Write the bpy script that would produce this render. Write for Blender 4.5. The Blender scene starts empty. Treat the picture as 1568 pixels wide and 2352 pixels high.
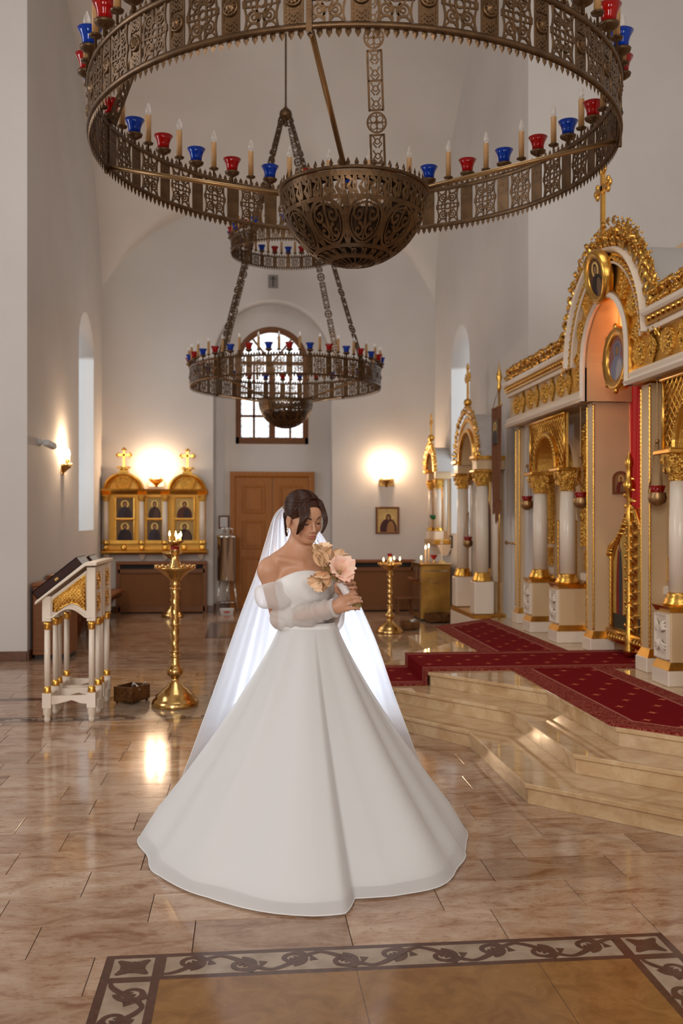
import bpy, bmesh, math, random
import numpy as np
from math import sin, cos, pi, radians, sqrt, atan2, hypot
from mathutils import Matrix, Vector

scn = bpy.context.scene
COL = scn.collection
random.seed(7)

# ------------------------------------------------------------------ camera
FPX, HORY, CAMH = 2240.0, 1195.0, 1.6
YAW = math.atan(219 / FPX)
cam_d = bpy.data.cameras.new('camera')
cam = bpy.data.objects.new('camera', cam_d)
COL.objects.link(cam)
cam_d.sensor_fit = 'VERTICAL'
cam_d.sensor_height = 36.0
cam_d.lens = FPX / 2352 * 36.0
cam_d.shift_y = (HORY - 1176) / 2352
cam_d.clip_start = 0.05
cam.location = (0, 0, CAMH)
cam.rotation_euler = (pi / 2, 0, -YAW)
cam_d.dof.use_dof = True
cam_d.dof.focus_distance = 4.55
cam_d.dof.aperture_fstop = 3.2
scn.camera = cam

# ------------------------------------------------------------------ world, large lights, exposure
wld = bpy.data.worlds.new('sky'); scn.world = wld; wld.use_nodes = True
wld.node_tree.nodes['Background'].inputs[0].default_value = (0.72, 0.82, 1.0, 1)
wld.node_tree.nodes['Background'].inputs[1].default_value = 0.12

def area(name, loc, rot, sx, sy, power, color, spread=None):
    l = bpy.data.lights.new(name, 'AREA'); l.shape = 'RECTANGLE'; l.size = sx; l.size_y = sy
    l.energy = power; l.color = color
    if spread: l.spread = spread
    o = bpy.data.objects.new(name, l); COL.objects.link(o); o.location = loc; o.rotation_euler = rot
    return o

area('unseen_dome_fill', (0.6, 5.6, 9.3), (0, 0, 0), 4.0, 4.0, 120, (0.97, 0.98, 1.0))  # added overhead fill panel, standing in for daylight from an unseen dome
area('unseen_south_window_fill', (-2.8, -5.7, 4.2), (radians(84), 0, radians(-12)), 1.8, 4.4, 500, (1.0, 0.955, 0.905))  # added fill panel behind the camera, standing in for an unseen window
area('unseen_south_window_fill', (2.4, -5.7, 4.2), (radians(84), 0, 0), 1.8, 4.4, 190, (1.0, 0.955, 0.905))  # second, weaker added panel, also in place of an unseen window
area('unseen_west_window_fill', (-6.7, 5.5, 4.6), (radians(90), 0, radians(-90)), 1.8, 4.0, 190, (0.95, 0.97, 1.0))  # added side fill for a window out of view; none is built

def point(name, loc, power, color, r=0.03):
    l = bpy.data.lights.new(name, 'POINT'); l.energy = power; l.color = color; l.shadow_soft_size = r
    o = bpy.data.objects.new(name, l); COL.objects.link(o); o.location = loc
    return o

vs = scn.view_settings
vs.view_transform = 'Standard'; vs.look = 'None'; vs.gamma = 1.0; vs.use_curve_mapping = False
vs.exposure = 0.12

# ------------------------------------------------------------------ pixel helpers (photo is 1568 x 2352)
CY, SY = cos(YAW), sin(YAW)
def ray(px, py):
    u = (px - 784) / FPX; v = (HORY - py) / FPX
    return (SY + u * CY, CY - u * SY, v)
def G(px, py, z=0.0):
    r = ray(px, py); t = (z - CAMH) / r[2]; return (r[0] * t, r[1] * t, z)
def PX(px, py, x):
    r = ray(px, py); t = x / r[0]; return (x, r[1] * t, CAMH + r[2] * t)
def PY(px, py, y):
    r = ray(px, py); t = y / r[1]; return (r[0] * t, y, CAMH + r[2] * t)

# ------------------------------------------------------------------ mesh builder
class MB:
    def __init__(s, M=None):
        s.v = []; s.f = []; s.s = []; s.mi = []; s.M = M; s.cur = 0; s.rc = 0
    def add(s, vs_, fs_, smooth=False):
        n = len(s.v)
        if s.M is not None:
            s.v.extend(tuple(s.M @ Vector(p)) for p in vs_)
        else:
            s.v.extend(tuple(p) for p in vs_)
        for f in fs_:
            s.f.append(tuple(i + n for i in f)); s.s.append(smooth); s.mi.append(s.cur)
        return s
    def box(s, x0, x1, y0, y1, z0, z1, R=None):
        vs_ = [(x, y, z) for x in (x0, x1) for y in (y0, y1) for z in (z0, z1)]
        if R is not None: vs_ = [R @ Vector(p) for p in vs_]
        return s.add(vs_, [(0, 1, 3, 2), (4, 6, 7, 5), (0, 4, 5, 1), (2, 3, 7, 6), (0, 2, 6, 4), (1, 5, 7, 3)])
    def cb(s, c, sz, R=None):
        hx, hy, hz = sz[0] / 2, sz[1] / 2, sz[2] / 2
        T = Matrix.Translation(c)
        if R is not None: T = T @ R.to_4x4()
        return s.box(-hx, hx, -hy, hy, -hz, hz, T)
    def frustum(s, x, y, z0, z1, a0, b0, a1, b1):
        vs_ = [(x - a0, y - b0, z0), (x + a0, y - b0, z0), (x + a0, y + b0, z0), (x - a0, y + b0, z0),
               (x - a1, y - b1, z1), (x + a1, y - b1, z1), (x + a1, y + b1, z1), (x - a1, y + b1, z1)]
        return s.add(vs_, [(3, 2, 1, 0), (4, 5, 6, 7), (0, 1, 5, 4), (1, 2, 6, 5), (2, 3, 7, 6), (3, 0, 4, 7)])
    def lathe(s, prof, n=20, c=(0, 0, 0), smooth=True, a0=0.0, a1=2 * pi, mod=None, axis='z'):
        full = abs(a1 - a0 - 2 * pi) < 1e-6
        m = n if full else n + 1
        vs_ = []; fs_ = []
        for (r, z) in prof:
            for i in range(m):
                a = a0 + (a1 - a0) * i / n
                rr = r * (mod(a, z) if mod else 1)
                p = (rr * cos(a), rr * sin(a), z)
                if axis == 'y': p = (p[0], -z, p[1])
                if axis == 'x': p = (z, p[0], p[1])
                vs_.append((c[0] + p[0], c[1] + p[1], c[2] + p[2]))
        for j in range(len(prof) - 1):
            for i in range(n):
                i2 = (i + 1) % m
                fs_.append((j * m + i, j * m + i2, (j + 1) * m + i2, (j + 1) * m + i))
        return s.add(vs_, fs_, smooth)
    def tube(s, path, r, n=6, closed=False, smooth=True, cap=True, flat=1.0):
        P = [Vector(p) for p in path]; k = len(P)
        rs = r if isinstance(r, (list, tuple)) else [r] * k
        vs_ = []; fs_ = []
        up = Vector((0, 0, 1))
        for i in range(k):
            if closed: t = P[(i + 1) % k] - P[i - 1]
            else: t = P[min(i + 1, k - 1)] - P[max(i - 1, 0)]
            if t.length < 1e-9: t = Vector((0, 0, 1))
            t.normalize()
            if i == 0:
                if abs(t.z) > 0.9: up = Vector((1, 0, 0))
            a = up - t * up.dot(t)
            if a.length < 1e-5: a = t.orthogonal()
            a.normalize(); up = a
            b = t.cross(a)
            for j in range(n):
                q = 2 * pi * j / n
                vs_.append(P[i] + a * (cos(q) * rs[i]) + b * (sin(q) * rs[i] * flat))
        kk = k if closed else k - 1
        for i in range(kk):
            i2 = (i + 1) % k
            for j in range(n):
                j2 = (j + 1) % n
                fs_.append((i * n + j, i * n + j2, i2 * n + j2, i2 * n + j))
        if cap and not closed:
            fs_.append(tuple(range(n - 1, -1, -1))); fs_.append(tuple((k - 1) * n + j for j in range(n)))
        return s.add(vs_, fs_, smooth)
    def ribbon(s, path, w, t=0.004, closed=False, fn=None):
        """flat strip in the local x-z plane (thickness along y); fn maps (x, y, z) afterwards"""
        k = len(path); ws = w if isinstance(w, (list, tuple)) else [w] * k
        s.rc += 1; t = t * (1 + 0.045 * (s.rc % 11))      # crossing strips never share a plane
        vs_ = []; fs_ = []
        for i in range(k):
            if closed: d = (path[(i + 1) % k][0] - path[i - 1][0], path[(i + 1) % k][1] - path[i - 1][1])
            else:
                A, B = path[max(i - 1, 0)], path[min(i + 1, k - 1)]; d = (B[0] - A[0], B[1] - A[1])
            L = hypot(*d) or 1e-9; nx, nz = -d[1] / L, d[0] / L
            x, z = path[i]; h = ws[i] / 2
            for (sg, y) in ((1, -t / 2), (-1, -t / 2), (-1, t / 2), (1, t / 2)):
                p = (x + nx * h * sg, y, z + nz * h * sg)
                vs_.append(fn(*p) if fn else p)
        kk = k if closed else k - 1
        for i in range(kk):
            i2 = (i + 1) % k
            for j in range(4):
                j2 = (j + 1) % 4
                fs_.append((i * 4 + j, i * 4 + j2, i2 * 4 + j2, i2 * 4 + j))
        if not closed:
            fs_.append((3, 2, 1, 0)); q = (k - 1) * 4; fs_.append((q, q + 1, q + 2, q + 3))
        return s.add(vs_, fs_)
    def prism(s, poly, y0, y1, smooth=False):
        """polygon in x-z, extruded along y"""
        n = len(poly)
        vs_ = [(x, y0, z) for x, z in poly] + [(x, y1, z) for x, z in poly]
        fs_ = [tuple(range(n)), tuple(range(2 * n - 1, n - 1, -1))]
        s.add(vs_, fs_)
        return s.add(vs_, [(i, i + n, (i + 1) % n + n, (i + 1) % n) for i in range(n)], smooth)
    def slab(s, poly, z0, z1):
        """polygon in x-y, extruded along z"""
        n = len(poly)
        vs_ = [(x, y, z0) for x, y in poly] + [(x, y, z1) for x, y in poly]
        fs_ = [tuple(range(n - 1, -1, -1)), tuple(range(n, 2 * n))]
        fs_ += [(i, (i + 1) % n, (i + 1) % n + n, i + n) for i in range(n)]
        return s.add(vs_, fs_)
    def sweep(s, path, prof, closed=False, smooth=False):
        """path in x-z plane; prof = (p outward along left normal, q towards -y)"""
        k = len(path); m = len(prof); vs_ = []; fs_ = []
        for i in range(k):
            def nrm(A, B):
                d = (B[0] - A[0], B[1] - A[1]); L = hypot(*d) or 1e-9
                return (-d[1] / L, d[0] / L)
            ns = []
            if closed or i > 0: ns.append(nrm(path[i - 1], path[i]))
            if closed or i < k - 1: ns.append(nrm(path[i], path[(i + 1) % k]))
            nx = sum(a[0] for a in ns); nz = sum(a[1] for a in ns); L = hypot(nx, nz) or 1
            nx, nz = nx / L, nz / L
            sc = 1.0
            if len(ns) == 2: sc = 1 / max(0.4, nx * ns[0][0] + nz * ns[0][1])
            for (p, q) in prof:
                vs_.append((path[i][0] + nx * p * sc, -q, path[i][1] + nz * p * sc))
        kk = k if closed else k - 1
        for i in range(kk):
            i2 = (i + 1) % k
            for j in range(m):
                j2 = (j + 1) % m
                fs_.append((i * m + j, i * m + j2, i2 * m + j2, i2 * m + j))
        if not closed:
            fs_.append(tuple(range(m - 1, -1, -1))); fs_.append(tuple((k - 1) * m + j for j in range(m)))
        return s.add(vs_, fs_, smooth)
    def grid(s, fn, nu, nv, smooth=True, wrapu=False):
        mu = nu if wrapu else nu + 1
        vs_ = [fn(i / nu, j / nv) for j in range(nv + 1) for i in range(mu)]
        fs_ = [(j * mu + i, j * mu + (i + 1) % mu, (j + 1) * mu + (i + 1) % mu, (j + 1) * mu + i)
               for j in range(nv) for i in range(nu)]
        return s.add(vs_, fs_, smooth)
    def sphere(s, c, r, n=10, m=7, sc=(1, 1, 1)):
        vs_ = []; fs_ = []
        for j in range(m + 1):
            ph = -pi / 2 + pi * j / m
            for i in range(n):
                a = 2 * pi * i / n
                vs_.append((c[0] + r * sc[0] * cos(ph) * cos(a), c[1] + r * sc[1] * cos(ph) * sin(a), c[2] + r * sc[2] * sin(ph)))
        for j in range(m):
            for i in range(n):
                i2 = (i + 1) % n
                fs_.append((j * n + i, j * n + i2, (j + 1) * n + i2, (j + 1) * n + i))
        return s.add(vs_, fs_, True)
    def mesh(s, name, mats, bevel=0, weld=False):
        me = bpy.data.meshes.new(name)
        me.from_pydata(s.v, [], s.f)
        mats = mats if isinstance(mats, (list, tuple)) else [mats]
        for m in mats: me.materials.append(m)
        me.polygons.foreach_set('use_smooth', s.s)
        me.polygons.foreach_set('material_index', s.mi)
        bm = bmesh.new(); bm.from_mesh(me)
        if weld or bevel: bmesh.ops.remove_doubles(bm, verts=bm.verts, dist=1e-5)
        bmesh.ops.recalc_face_normals(bm, faces=bm.faces)
        if bevel:
            ed = [e for e in bm.edges if e.is_manifold and e.calc_face_angle(0) > 0.6]
            bmesh.ops.bevel(bm, geom=ed, offset=bevel, segments=1, affect='EDGES', clamp_overlap=True)
        bm.to_mesh(me); bm.free()
        me.update()
        return me
    def build(s, name, mats, parent=None, loc=(0, 0, 0), rot=(0, 0, 0), bevel=0, kind=None, weld=False):
        return place(s.mesh(name, mats, bevel, weld), name, parent, loc, rot, kind=kind)

def place(me, name, parent=None, loc=(0, 0, 0), rot=(0, 0, 0), scale=None, kind=None, M=None):
    o = bpy.data.objects.new(name, me); COL.objects.link(o)
    if M is not None: o.matrix_local = M
    else:
        o.location = loc; o.rotation_euler = rot
        if scale is not None: o.scale = scale if isinstance(scale, (tuple, list)) else (scale,) * 3
    if parent is not None:
        o.parent = parent
    if kind: o['kind'] = kind
    return o

def tag(o, label, cat, group=None):
    o['label'] = label; o['category'] = cat
    if group: o['group'] = group
    return o
def thing(name, label, cat, loc=(0, 0, 0), rotz=0.0, group=None):
    o = bpy.data.objects.new(name, None); COL.objects.link(o)
    o.empty_display_size = 0.1
    o.location = loc; o.rotation_euler = (0, 0, rotz)
    return tag(o, label, cat, group)
def struct(o):
    o['kind'] = 'structure'; return o
def copy_tree(o, parent=None):
    c = o.copy(); COL.objects.link(c); c.parent = parent
    for ch in [x for x in ALLCH.get(o.name, [])]: copy_tree(ch, c)
    return c
ALLCH = {}
def index_children():
    ALLCH.clear()
    for x in bpy.data.objects:
        if x.parent is not None: ALLCH.setdefault(x.parent.name, []).append(x)

# ------------------------------------------------------------------ materials
class NT:
    def __init__(s, name):
        s.m = bpy.data.materials.new(name); s.m.use_nodes = True
        s.t = s.m.node_tree; s.b = s.t.nodes['Principled BSDF']; s.out = s.t.nodes['Material Output']
    def n(s, typ, **kw):
        x = s.t.nodes.new('ShaderNode' + typ)
        for k, v in kw.items(): setattr(x, k, v)
        return x
    def l(s, a, b): s.t.links.new(a, b)
    def val(s, sock, v):
        if hasattr(v, 'is_output') or isinstance(v, bpy.types.NodeSocket): s.l(v, sock)
        else: sock.default_value = v
    def math(s, op, a, b=0.0, c=None):
        x = s.n('Math', operation=op); s.val(x.inputs[0], a); s.val(x.inputs[1], b)
        if c is not None: s.val(x.inputs[2], c)
        return x.outputs[0]
    def mix(s, f, a, b):
        x = s.n('Mix', data_type='RGBA'); s.val(x.inputs[0], f); s.val(x.inputs[6], a); s.val(x.inputs[7], b)
        return x.outputs[2]
    def noise(s, vec, scale, detail=3, rough=0.5, dist=0.0):
        x = s.n('TexNoise'); x.inputs['Scale'].default_value = scale; x.inputs['Detail'].default_value = detail
        x.inputs['Roughness'].default_value = rough; x.inputs['Distortion'].default_value = dist
        if vec is not None: s.l(vec, x.inputs['Vector'])
        return x.outputs[0]
    def ramp(s, f, stops):
        x = s.n('ValToRGB'); s.l(f, x.inputs[0]); e = x.color_ramp.elements
        while len(e) < len(stops): e.new(0.5)
        for i, (p, c) in enumerate(stops): e[i].position = p; e[i].color = (*c, 1) if len(c) == 3 else c
        return x.outputs[0]
    def mapping(s, vec, sc=(1, 1, 1), loc=None, rot=(0, 0, 0)):
        x = s.n('Mapping'); s.l(vec, x.inputs[0]); x.inputs['Scale'].default_value = sc
        x.inputs['Rotation'].default_value = rot
        if loc is not None: s.val(x.inputs['Location'], loc)
        return x.outputs[0]
    def bump(s, h, strength=0.2, dist=0.01):
        x = s.n('Bump'); x.inputs['Strength'].default_value = strength; x.inputs['Distance'].default_value = dist
        s.l(h, x.inputs['Height']); s.l(x.outputs[0], s.b.inputs['Normal'])
    def xyz(s, vec):
        x = s.n('SeparateXYZ'); s.l(vec, x.inputs[0]); return x.outputs
C4 = lambda c: (*c, 1.0) if len(c) == 3 else c

def mat(name, color, rough=0.5, metal=0.0, color2=None, nscale=6.0, bump=0.0, bscale=60.0, bdist=0.004, coat=0.0, **kw):
    t = NT(name); b = t.b
    b.inputs['Base Color'].default_value = C4(color); b.inputs['Roughness'].default_value = rough
    b.inputs['Metallic'].default_value = metal
    if coat: b.inputs['Coat Weight'].default_value = coat; b.inputs['Coat Roughness'].default_value = 0.1
    tc = t.n('TexCoord').outputs['Object'] if (color2 is not None or bump) else None
    if color2 is not None:
        f = t.noise(tc, nscale, 4)
        t.l(t.ramp(f, [(0.35, color), (0.65, color2)]), b.inputs['Base Color'])
    if bump: t.bump(t.noise(tc, bscale, 3), bump, bdist)
    for k, v in kw.items(): b.inputs[k].default_value = v
    return t.m

def emis(name, color, strength):
    t = NT(name); b = t.b
    b.inputs['Base Color'].default_value = C4(color)
    b.inputs['Emission Color'].default_value = C4(color); b.inputs['Emission Strength'].default_value = strength
    return t.m

m_wall = mat('wall_plaster', (0.60, 0.56, 0.525), 0.85, color2=(0.57, 0.53, 0.495), nscale=1.2, bump=0.08, bscale=40)
m_gold = mat('gold_leaf', (0.80, 0.46, 0.10), 0.27, 1.0, color2=(0.70, 0.38, 0.075), nscale=9, bump=0.25, bscale=35, bdist=0.006)
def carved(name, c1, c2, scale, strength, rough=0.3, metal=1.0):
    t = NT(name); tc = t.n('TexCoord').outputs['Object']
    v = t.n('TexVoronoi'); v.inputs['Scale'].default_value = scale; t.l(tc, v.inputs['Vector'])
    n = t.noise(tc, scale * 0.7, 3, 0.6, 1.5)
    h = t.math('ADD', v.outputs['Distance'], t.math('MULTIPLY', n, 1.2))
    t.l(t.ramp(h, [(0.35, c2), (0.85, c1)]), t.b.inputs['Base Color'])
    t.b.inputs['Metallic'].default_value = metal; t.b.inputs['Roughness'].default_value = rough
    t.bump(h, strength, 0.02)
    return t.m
m_goldc = carved('gold_carved', (0.82, 0.47, 0.10), (0.50, 0.24, 0.04), 45, 0.8)
m_goldf = carved('gold_field', (0.72, 0.42, 0.10), (0.62, 0.34, 0.07), 90, 0.35, 0.38)
m_brass = mat('polished_brass', (0.72, 0.46, 0.17), 0.2, 1.0, color2=(0.60, 0.36, 0.12), nscale=7, bump=0.05, bscale=25)
m_bronze = mat('aged_bronze', (0.085, 0.044, 0.018), 0.42, 0.7, color2=(0.135, 0.072, 0.030), nscale=14, bump=0.35, bscale=120, bdist=0.002)
m_bronzel = mat('bronze_bar', (0.34, 0.20, 0.085), 0.35, 0.8)
m_cream = mat('cream_paint', (0.60, 0.42, 0.235), 0.42, color2=(0.55, 0.38, 0.21), nscale=2, coat=0.25)
m_white = mat('white_lacquer', (0.70, 0.59, 0.475), 0.38, coat=0.2)
m_whitec = carved('white_carving', (0.72, 0.66, 0.59), (0.60, 0.54, 0.47), 40, 0.4, 0.45, 0.0)
m_wood = None
def wood(name, c1, c2, sc=(1.5, 1.5, 12), rough=0.4):
    t = NT(name); tc = t.n('TexCoord').outputs['Object']
    mp = t.mapping(tc, sc)
    w = t.noise(mp, 4.0, 4, 0.6, 1.2)
    t.l(t.ramp(w, [(0.3, c1), (0.7, c2)]), t.b.inputs['Base Color']); t.b.inputs['Roughness'].default_value = rough; t.b.inputs['Specular IOR Level'].default_value = 0.2
    t.bump(w, 0.05, 0.002)
    return t.m
m_wood = wood('oak_door', (0.28, 0.096, 0.014), (0.38, 0.142, 0.026), (14, 14, 1.2))
m_woodd = wood('brown_wood', (0.13, 0.048, 0.017), (0.20, 0.08, 0.03), (1.5, 14, 14))
m_woodp = wood('bench_wood', (0.16, 0.052, 0.018), (0.24, 0.085, 0.03), (14, 1.5, 14))
m_dark = mat('dark_leather', (0.030, 0.009, 0.006), 0.4, **{'Specular IOR Level': 0.15})
m_black = mat('dark_gap', (0.02, 0.015, 0.012), 0.7)
m_steel = mat('steel', (0.60, 0.57, 0.53), 0.12, 1.0)
m_grey = mat('grey_plastic', (0.45, 0.45, 0.45), 0.45)
m_wax = mat('tan_candle_tube', (0.36, 0.185, 0.06), 0.5)
m_waxw = mat('beeswax', (0.75, 0.50, 0.22), 0.5, **{'Subsurface Weight': 0.0})
m_flame = emis('candle_flame', (1.0, 0.62, 0.22), 30.0)
m_lit = emis('lit_bulb', (1.0, 0.72, 0.42), 40.0)
def glassy(name, color, rough=0.06, trans=0.75, alpha=1.0):
    t = NT(name); b = t.b
    b.inputs['Base Color'].default_value = C4(color); b.inputs['Roughness'].default_value = rough
    b.inputs['Transmission Weight'].default_value = trans; b.inputs['IOR'].default_value = 1.35
    b.inputs['Alpha'].default_value = alpha
    return t.m
m_red = glassy('red_glass', (0.48, 0.008, 0.006), trans=0.6)
m_blue = glassy('blue_glass', (0.006, 0.06, 0.45), trans=0.6)
m_green = glassy('green_glass', (0.02, 0.30, 0.10))
m_bulb = glassy('bulb_glass', (0.92, 0.88, 0.84), 0.05, 0.85, 0.75)
m_curtain = mat('red_satin', (0.55, 0.008, 0.004), 0.45, **{'Specular IOR Level': 0.25})
m_brownst = mat('brown_marble', (0.065, 0.026, 0.017), 0.14, color2=(0.09, 0.038, 0.025), nscale=30)
m_skirting = mat('brown_skirting', (0.10, 0.042, 0.022), 0.3, color2=(0.14, 0.06, 0.03), nscale=20)
m_creamst = mat('cream_marble', (0.36, 0.275, 0.20), 0.14, color2=(0.27, 0.195, 0.135), nscale=12)

# polished floor stone: pinkish beige tiles, each of its own tone
t = NT('floor_stone'); geo = t.n('NewGeometry'); oi = t.n('ObjectInfo')
rnd = t.math('FRACT', t.math('ADD', oi.outputs['Random'], t.math('MULTIPLY', geo.outputs['Random Per Island'], 1.7)))
cx = t.n('CombineXYZ'); t.l(t.math('MULTIPLY', rnd, 37.0), cx.inputs[0]); t.l(t.math('MULTIPLY', rnd, 91.0), cx.inputs[1])
vm = t.n('VectorMath', operation='ADD'); t.l(geo.outputs['Position'], vm.inputs[0]); t.l(cx.outputs[0], vm.inputs[1])
p1 = t.mapping(vm.outputs[0], (1.5, 3.4, 1)); p2 = t.mapping(vm.outputs[0], (5, 12, 1))
n1 = t.noise(p1, 2.4, 7, 0.70, 0.6); n2 = t.noise(p2, 5.0, 8, 0.80, 0.2)
base = t.ramp(n1, [(0.34, (0.24, 0.115, 0.060)), (0.47, (0.40, 0.265, 0.175)), (0.62, (0.50, 0.385, 0.29))])
tone = t.ramp(rnd, [(0.0, (0.66, 0.57, 0.50)), (0.35, (1.0, 0.92, 0.86)), (0.7, (0.82, 0.72, 0.66)), (1.0, (1.08, 1.04, 1.0))])
mm = t.n('Mix', data_type='RGBA', blend_type='MULTIPLY'); mm.inputs[0].default_value = 1.0
t.l(base, mm.inputs[6]); t.l(tone, mm.inputs[7])
spk = t.ramp(n2, [(0.38, (1, 1, 1)), (0.45, (0, 0, 0))])
t.l(t.mix(t.math('MULTIPLY', spk, 0.75), mm.outputs[2], (0.20, 0.085, 0.05, 1)), t.b.inputs['Base Color'])
t.b.inputs['Roughness'].default_value = 0.10; t.b.inputs['IOR'].default_value = 1.6
t.bump(t.noise(geo.outputs['Position'], 5.0, 2), 0.03, 0.004)
m_floor = t.m
m_grout = mat('grout', (0.10, 0.06, 0.04), 0.8)

def marble(name, c1, c2, c3, sc=2.5, rough=0.15):
    t = NT(name); g = t.n('NewGeometry')
    n = t.noise(t.mapping(g.outputs['Position'], (sc, sc, sc)), 2.0, 6, 0.65, 1.0)
    k = t.noise(g.outputs['Position'], 30.0, 3, 0.6)
    c = t.ramp(n, [(0.3, c1), (0.55, c2), (0.75, c3)])
    t.l(t.mix(t.math('MULTIPLY', t.ramp(k, [(0.3, (1, 1, 1)), (0.42, (0, 0, 0))]), 0.35), c, C4(c1)), t.b.inputs['Base Color'])
    t.b.inputs['Roughness'].default_value = rough; t.b.inputs['IOR'].default_value = 1.55
    return t.m
m_step = marble('yellow_marble', (0.40, 0.235, 0.11), (0.54, 0.37, 0.205), (0.60, 0.44, 0.27), 2.2, 0.05)
m_ochre = marble('ochre_marble', (0.17, 0.072, 0.018), (0.245, 0.115, 0.033), (0.29, 0.15, 0.048), 4.0, 0.15)

# carpets: deep red field with small stars, paler figured border along the long edges
def carpet(name, border):
    t = NT(name); g = t.n('NewGeometry'); P = g.outputs['Position']
    tc = t.n('TexCoord').outputs['UV']; u, v, _ = t.xyz(tc)
    fz = t.noise(P, 400.0, 2)
    if border:
        n = t.noise(t.mapping(P, (1, 1, 1), rot=(0, 0, 0.6)), 34.0, 3, 0.5, 2.2)
        c = t.ramp(n, [(0.46, (0.15, 0.006, 0.007)), (0.50, (0.30, 0.075, 0.05)), (0.56, (0.33, 0.10, 0.065)), (0.60, (0.14, 0.006, 0.007))])
    else:
        def cell(q, per, off=0.0): return t.math('SUBTRACT', t.math('FRACT', t.math('ADD', t.math('DIVIDE', q, per), off)), 0.5)
        x, y, _z = t.xyz(P)
        row = t.math('FLOOR', t.math('DIVIDE', y, 0.22))
        sh = t.math('MULTIPLY', t.math('MODULO', row, 2.0), 0.5)
        a = t.math('ABSOLUTE', t.math('MULTIPLY', cell(t.math('ADD', x, t.math('MULTIPLY', sh, 0.26)), 0.26), 0.26))
        b = t.math('ABSOLUTE', t.math('MULTIPLY', cell(y, 0.22), 0.22))
        d = t.math('MULTIPLY', t.math('ADD', a, 0.008), t.math('ADD', b, 0.008))
        near = t.math('LESS_THAN', t.math('ADD', a, b), 0.05)
        star = t.math('MULTIPLY', near, t.math('LESS_THAN', d, 0.00042))
        c = t.mix(star, (0.155, 0.003, 0.006, 1), (0.46, 0.13, 0.06, 1))
    t.l(c, t.b.inputs['Base Color']); t.b.inputs['Roughness'].default_value = 0.9
    t.b.inputs['Specular IOR Level'].default_value = 0.05
    t.bump(fz, 0.3, 0.004)
    return t.m
m_carpet = carpet('carpet_field', False); m_carpetb = carpet('carpet_border', True)
m_carpetl = mat('carpet_edge_line', (0.34, 0.11, 0.07), 0.9)

def icon(name, bg=(0.55, 0.36, 0.12), robe=(0.10, 0.035, 0.025), robe2=(0.045, 0.03, 0.03), halo=(0.75, 0.50, 0.16), full=False, hx=0.5, hz=0.70):
    """painted panel: haloed figure on a ground, in the panel's own 0..1 coordinates"""
    t = NT(name); x, y, z = t.xyz(t.n('TexCoord').outputs['Generated'])
    def disc(cx, cz, rx, rz):
        a = t.math('POWER', t.math('DIVIDE', t.math('SUBTRACT', x, cx), rx), 2.0)
        b = t.math('POWER', t.math('DIVIDE', t.math('SUBTRACT', z, cz), rz), 2.0)
        return t.math('LESS_THAN', t.math('ADD', a, b), 1.0)
    n = t.noise(t.n('TexCoord').outputs['Generated'], 9.0, 4)
    bgc = t.ramp(n, [(0.3, tuple(k * 0.75 for k in bg)), (0.7, bg)])
    k = 0.55 if full else 1.0
    c = t.mix(disc(hx, hz + (0.1 if full else 0), 0.24 * k, 0.20 * k), bgc, C4(halo))
    if full:
        c = t.mix(disc(hx, 0.30, 0.24, 0.50), c, C4(robe)); c = t.mix(disc(hx + 0.07, 0.42, 0.11, 0.36), c, C4(robe2))
        c = t.mix(t.math('LESS_THAN', z, 0.14), c, (0.05, 0.04, 0.025, 1))
    else:
        c = t.mix(disc(hx, 0.12, 0.42, 0.46), c, C4(robe)); c = t.mix(disc(hx + 0.12, 0.05, 0.2, 0.42), c, C4(robe2))
    zz = hz + (0.1 if full else 0)
    c = t.mix(disc(hx, zz, 0.135 * k, 0.15 * k), c, C4(tuple(q * 0.6 for q in robe)))
    c = t.mix(disc(hx, zz - 0.015, 0.085 * k, 0.105 * k), c, (0.30, 0.15, 0.07, 1))
    t.l(c, t.b.inputs['Base Color']); t.b.inputs['Roughness'].default_value = 0.55; t.b.inputs['Specular IOR Level'].default_value = 0.12
    return t.m
ICONS = [icon('icon_paint_a'), icon('icon_paint_b', (0.16, 0.10, 0.05), (0.05, 0.04, 0.05)), icon('icon_paint_c', (0.30, 0.17, 0.07), (0.16, 0.03, 0.02), (0.2, 0.12, 0.06)),
         icon('icon_paint_d', (0.42, 0.27, 0.10), (0.05, 0.03, 0.025), (0.09, 0.05, 0.04)), icon('icon_paint_e', (0.20, 0.12, 0.06), (0.03, 0.025, 0.03))]
ICON_FULL = icon('icon_paint_full', (0.62, 0.40, 0.10), (0.03, 0.05, 0.08), (0.22, 0.02, 0.015), full=True)
ICON_GATE = icon('icon_paint_gate', (0.50, 0.30, 0.07), (0.20, 0.015, 0.01), (0.03, 0.045, 0.05), full=True)
# ================================================================== STRUCTURE
XL, XR, YB, YP = -2.48, 3.36, 17.2, 11.4      # transept side walls, back wall, pier line
STEP = 0.117

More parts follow.
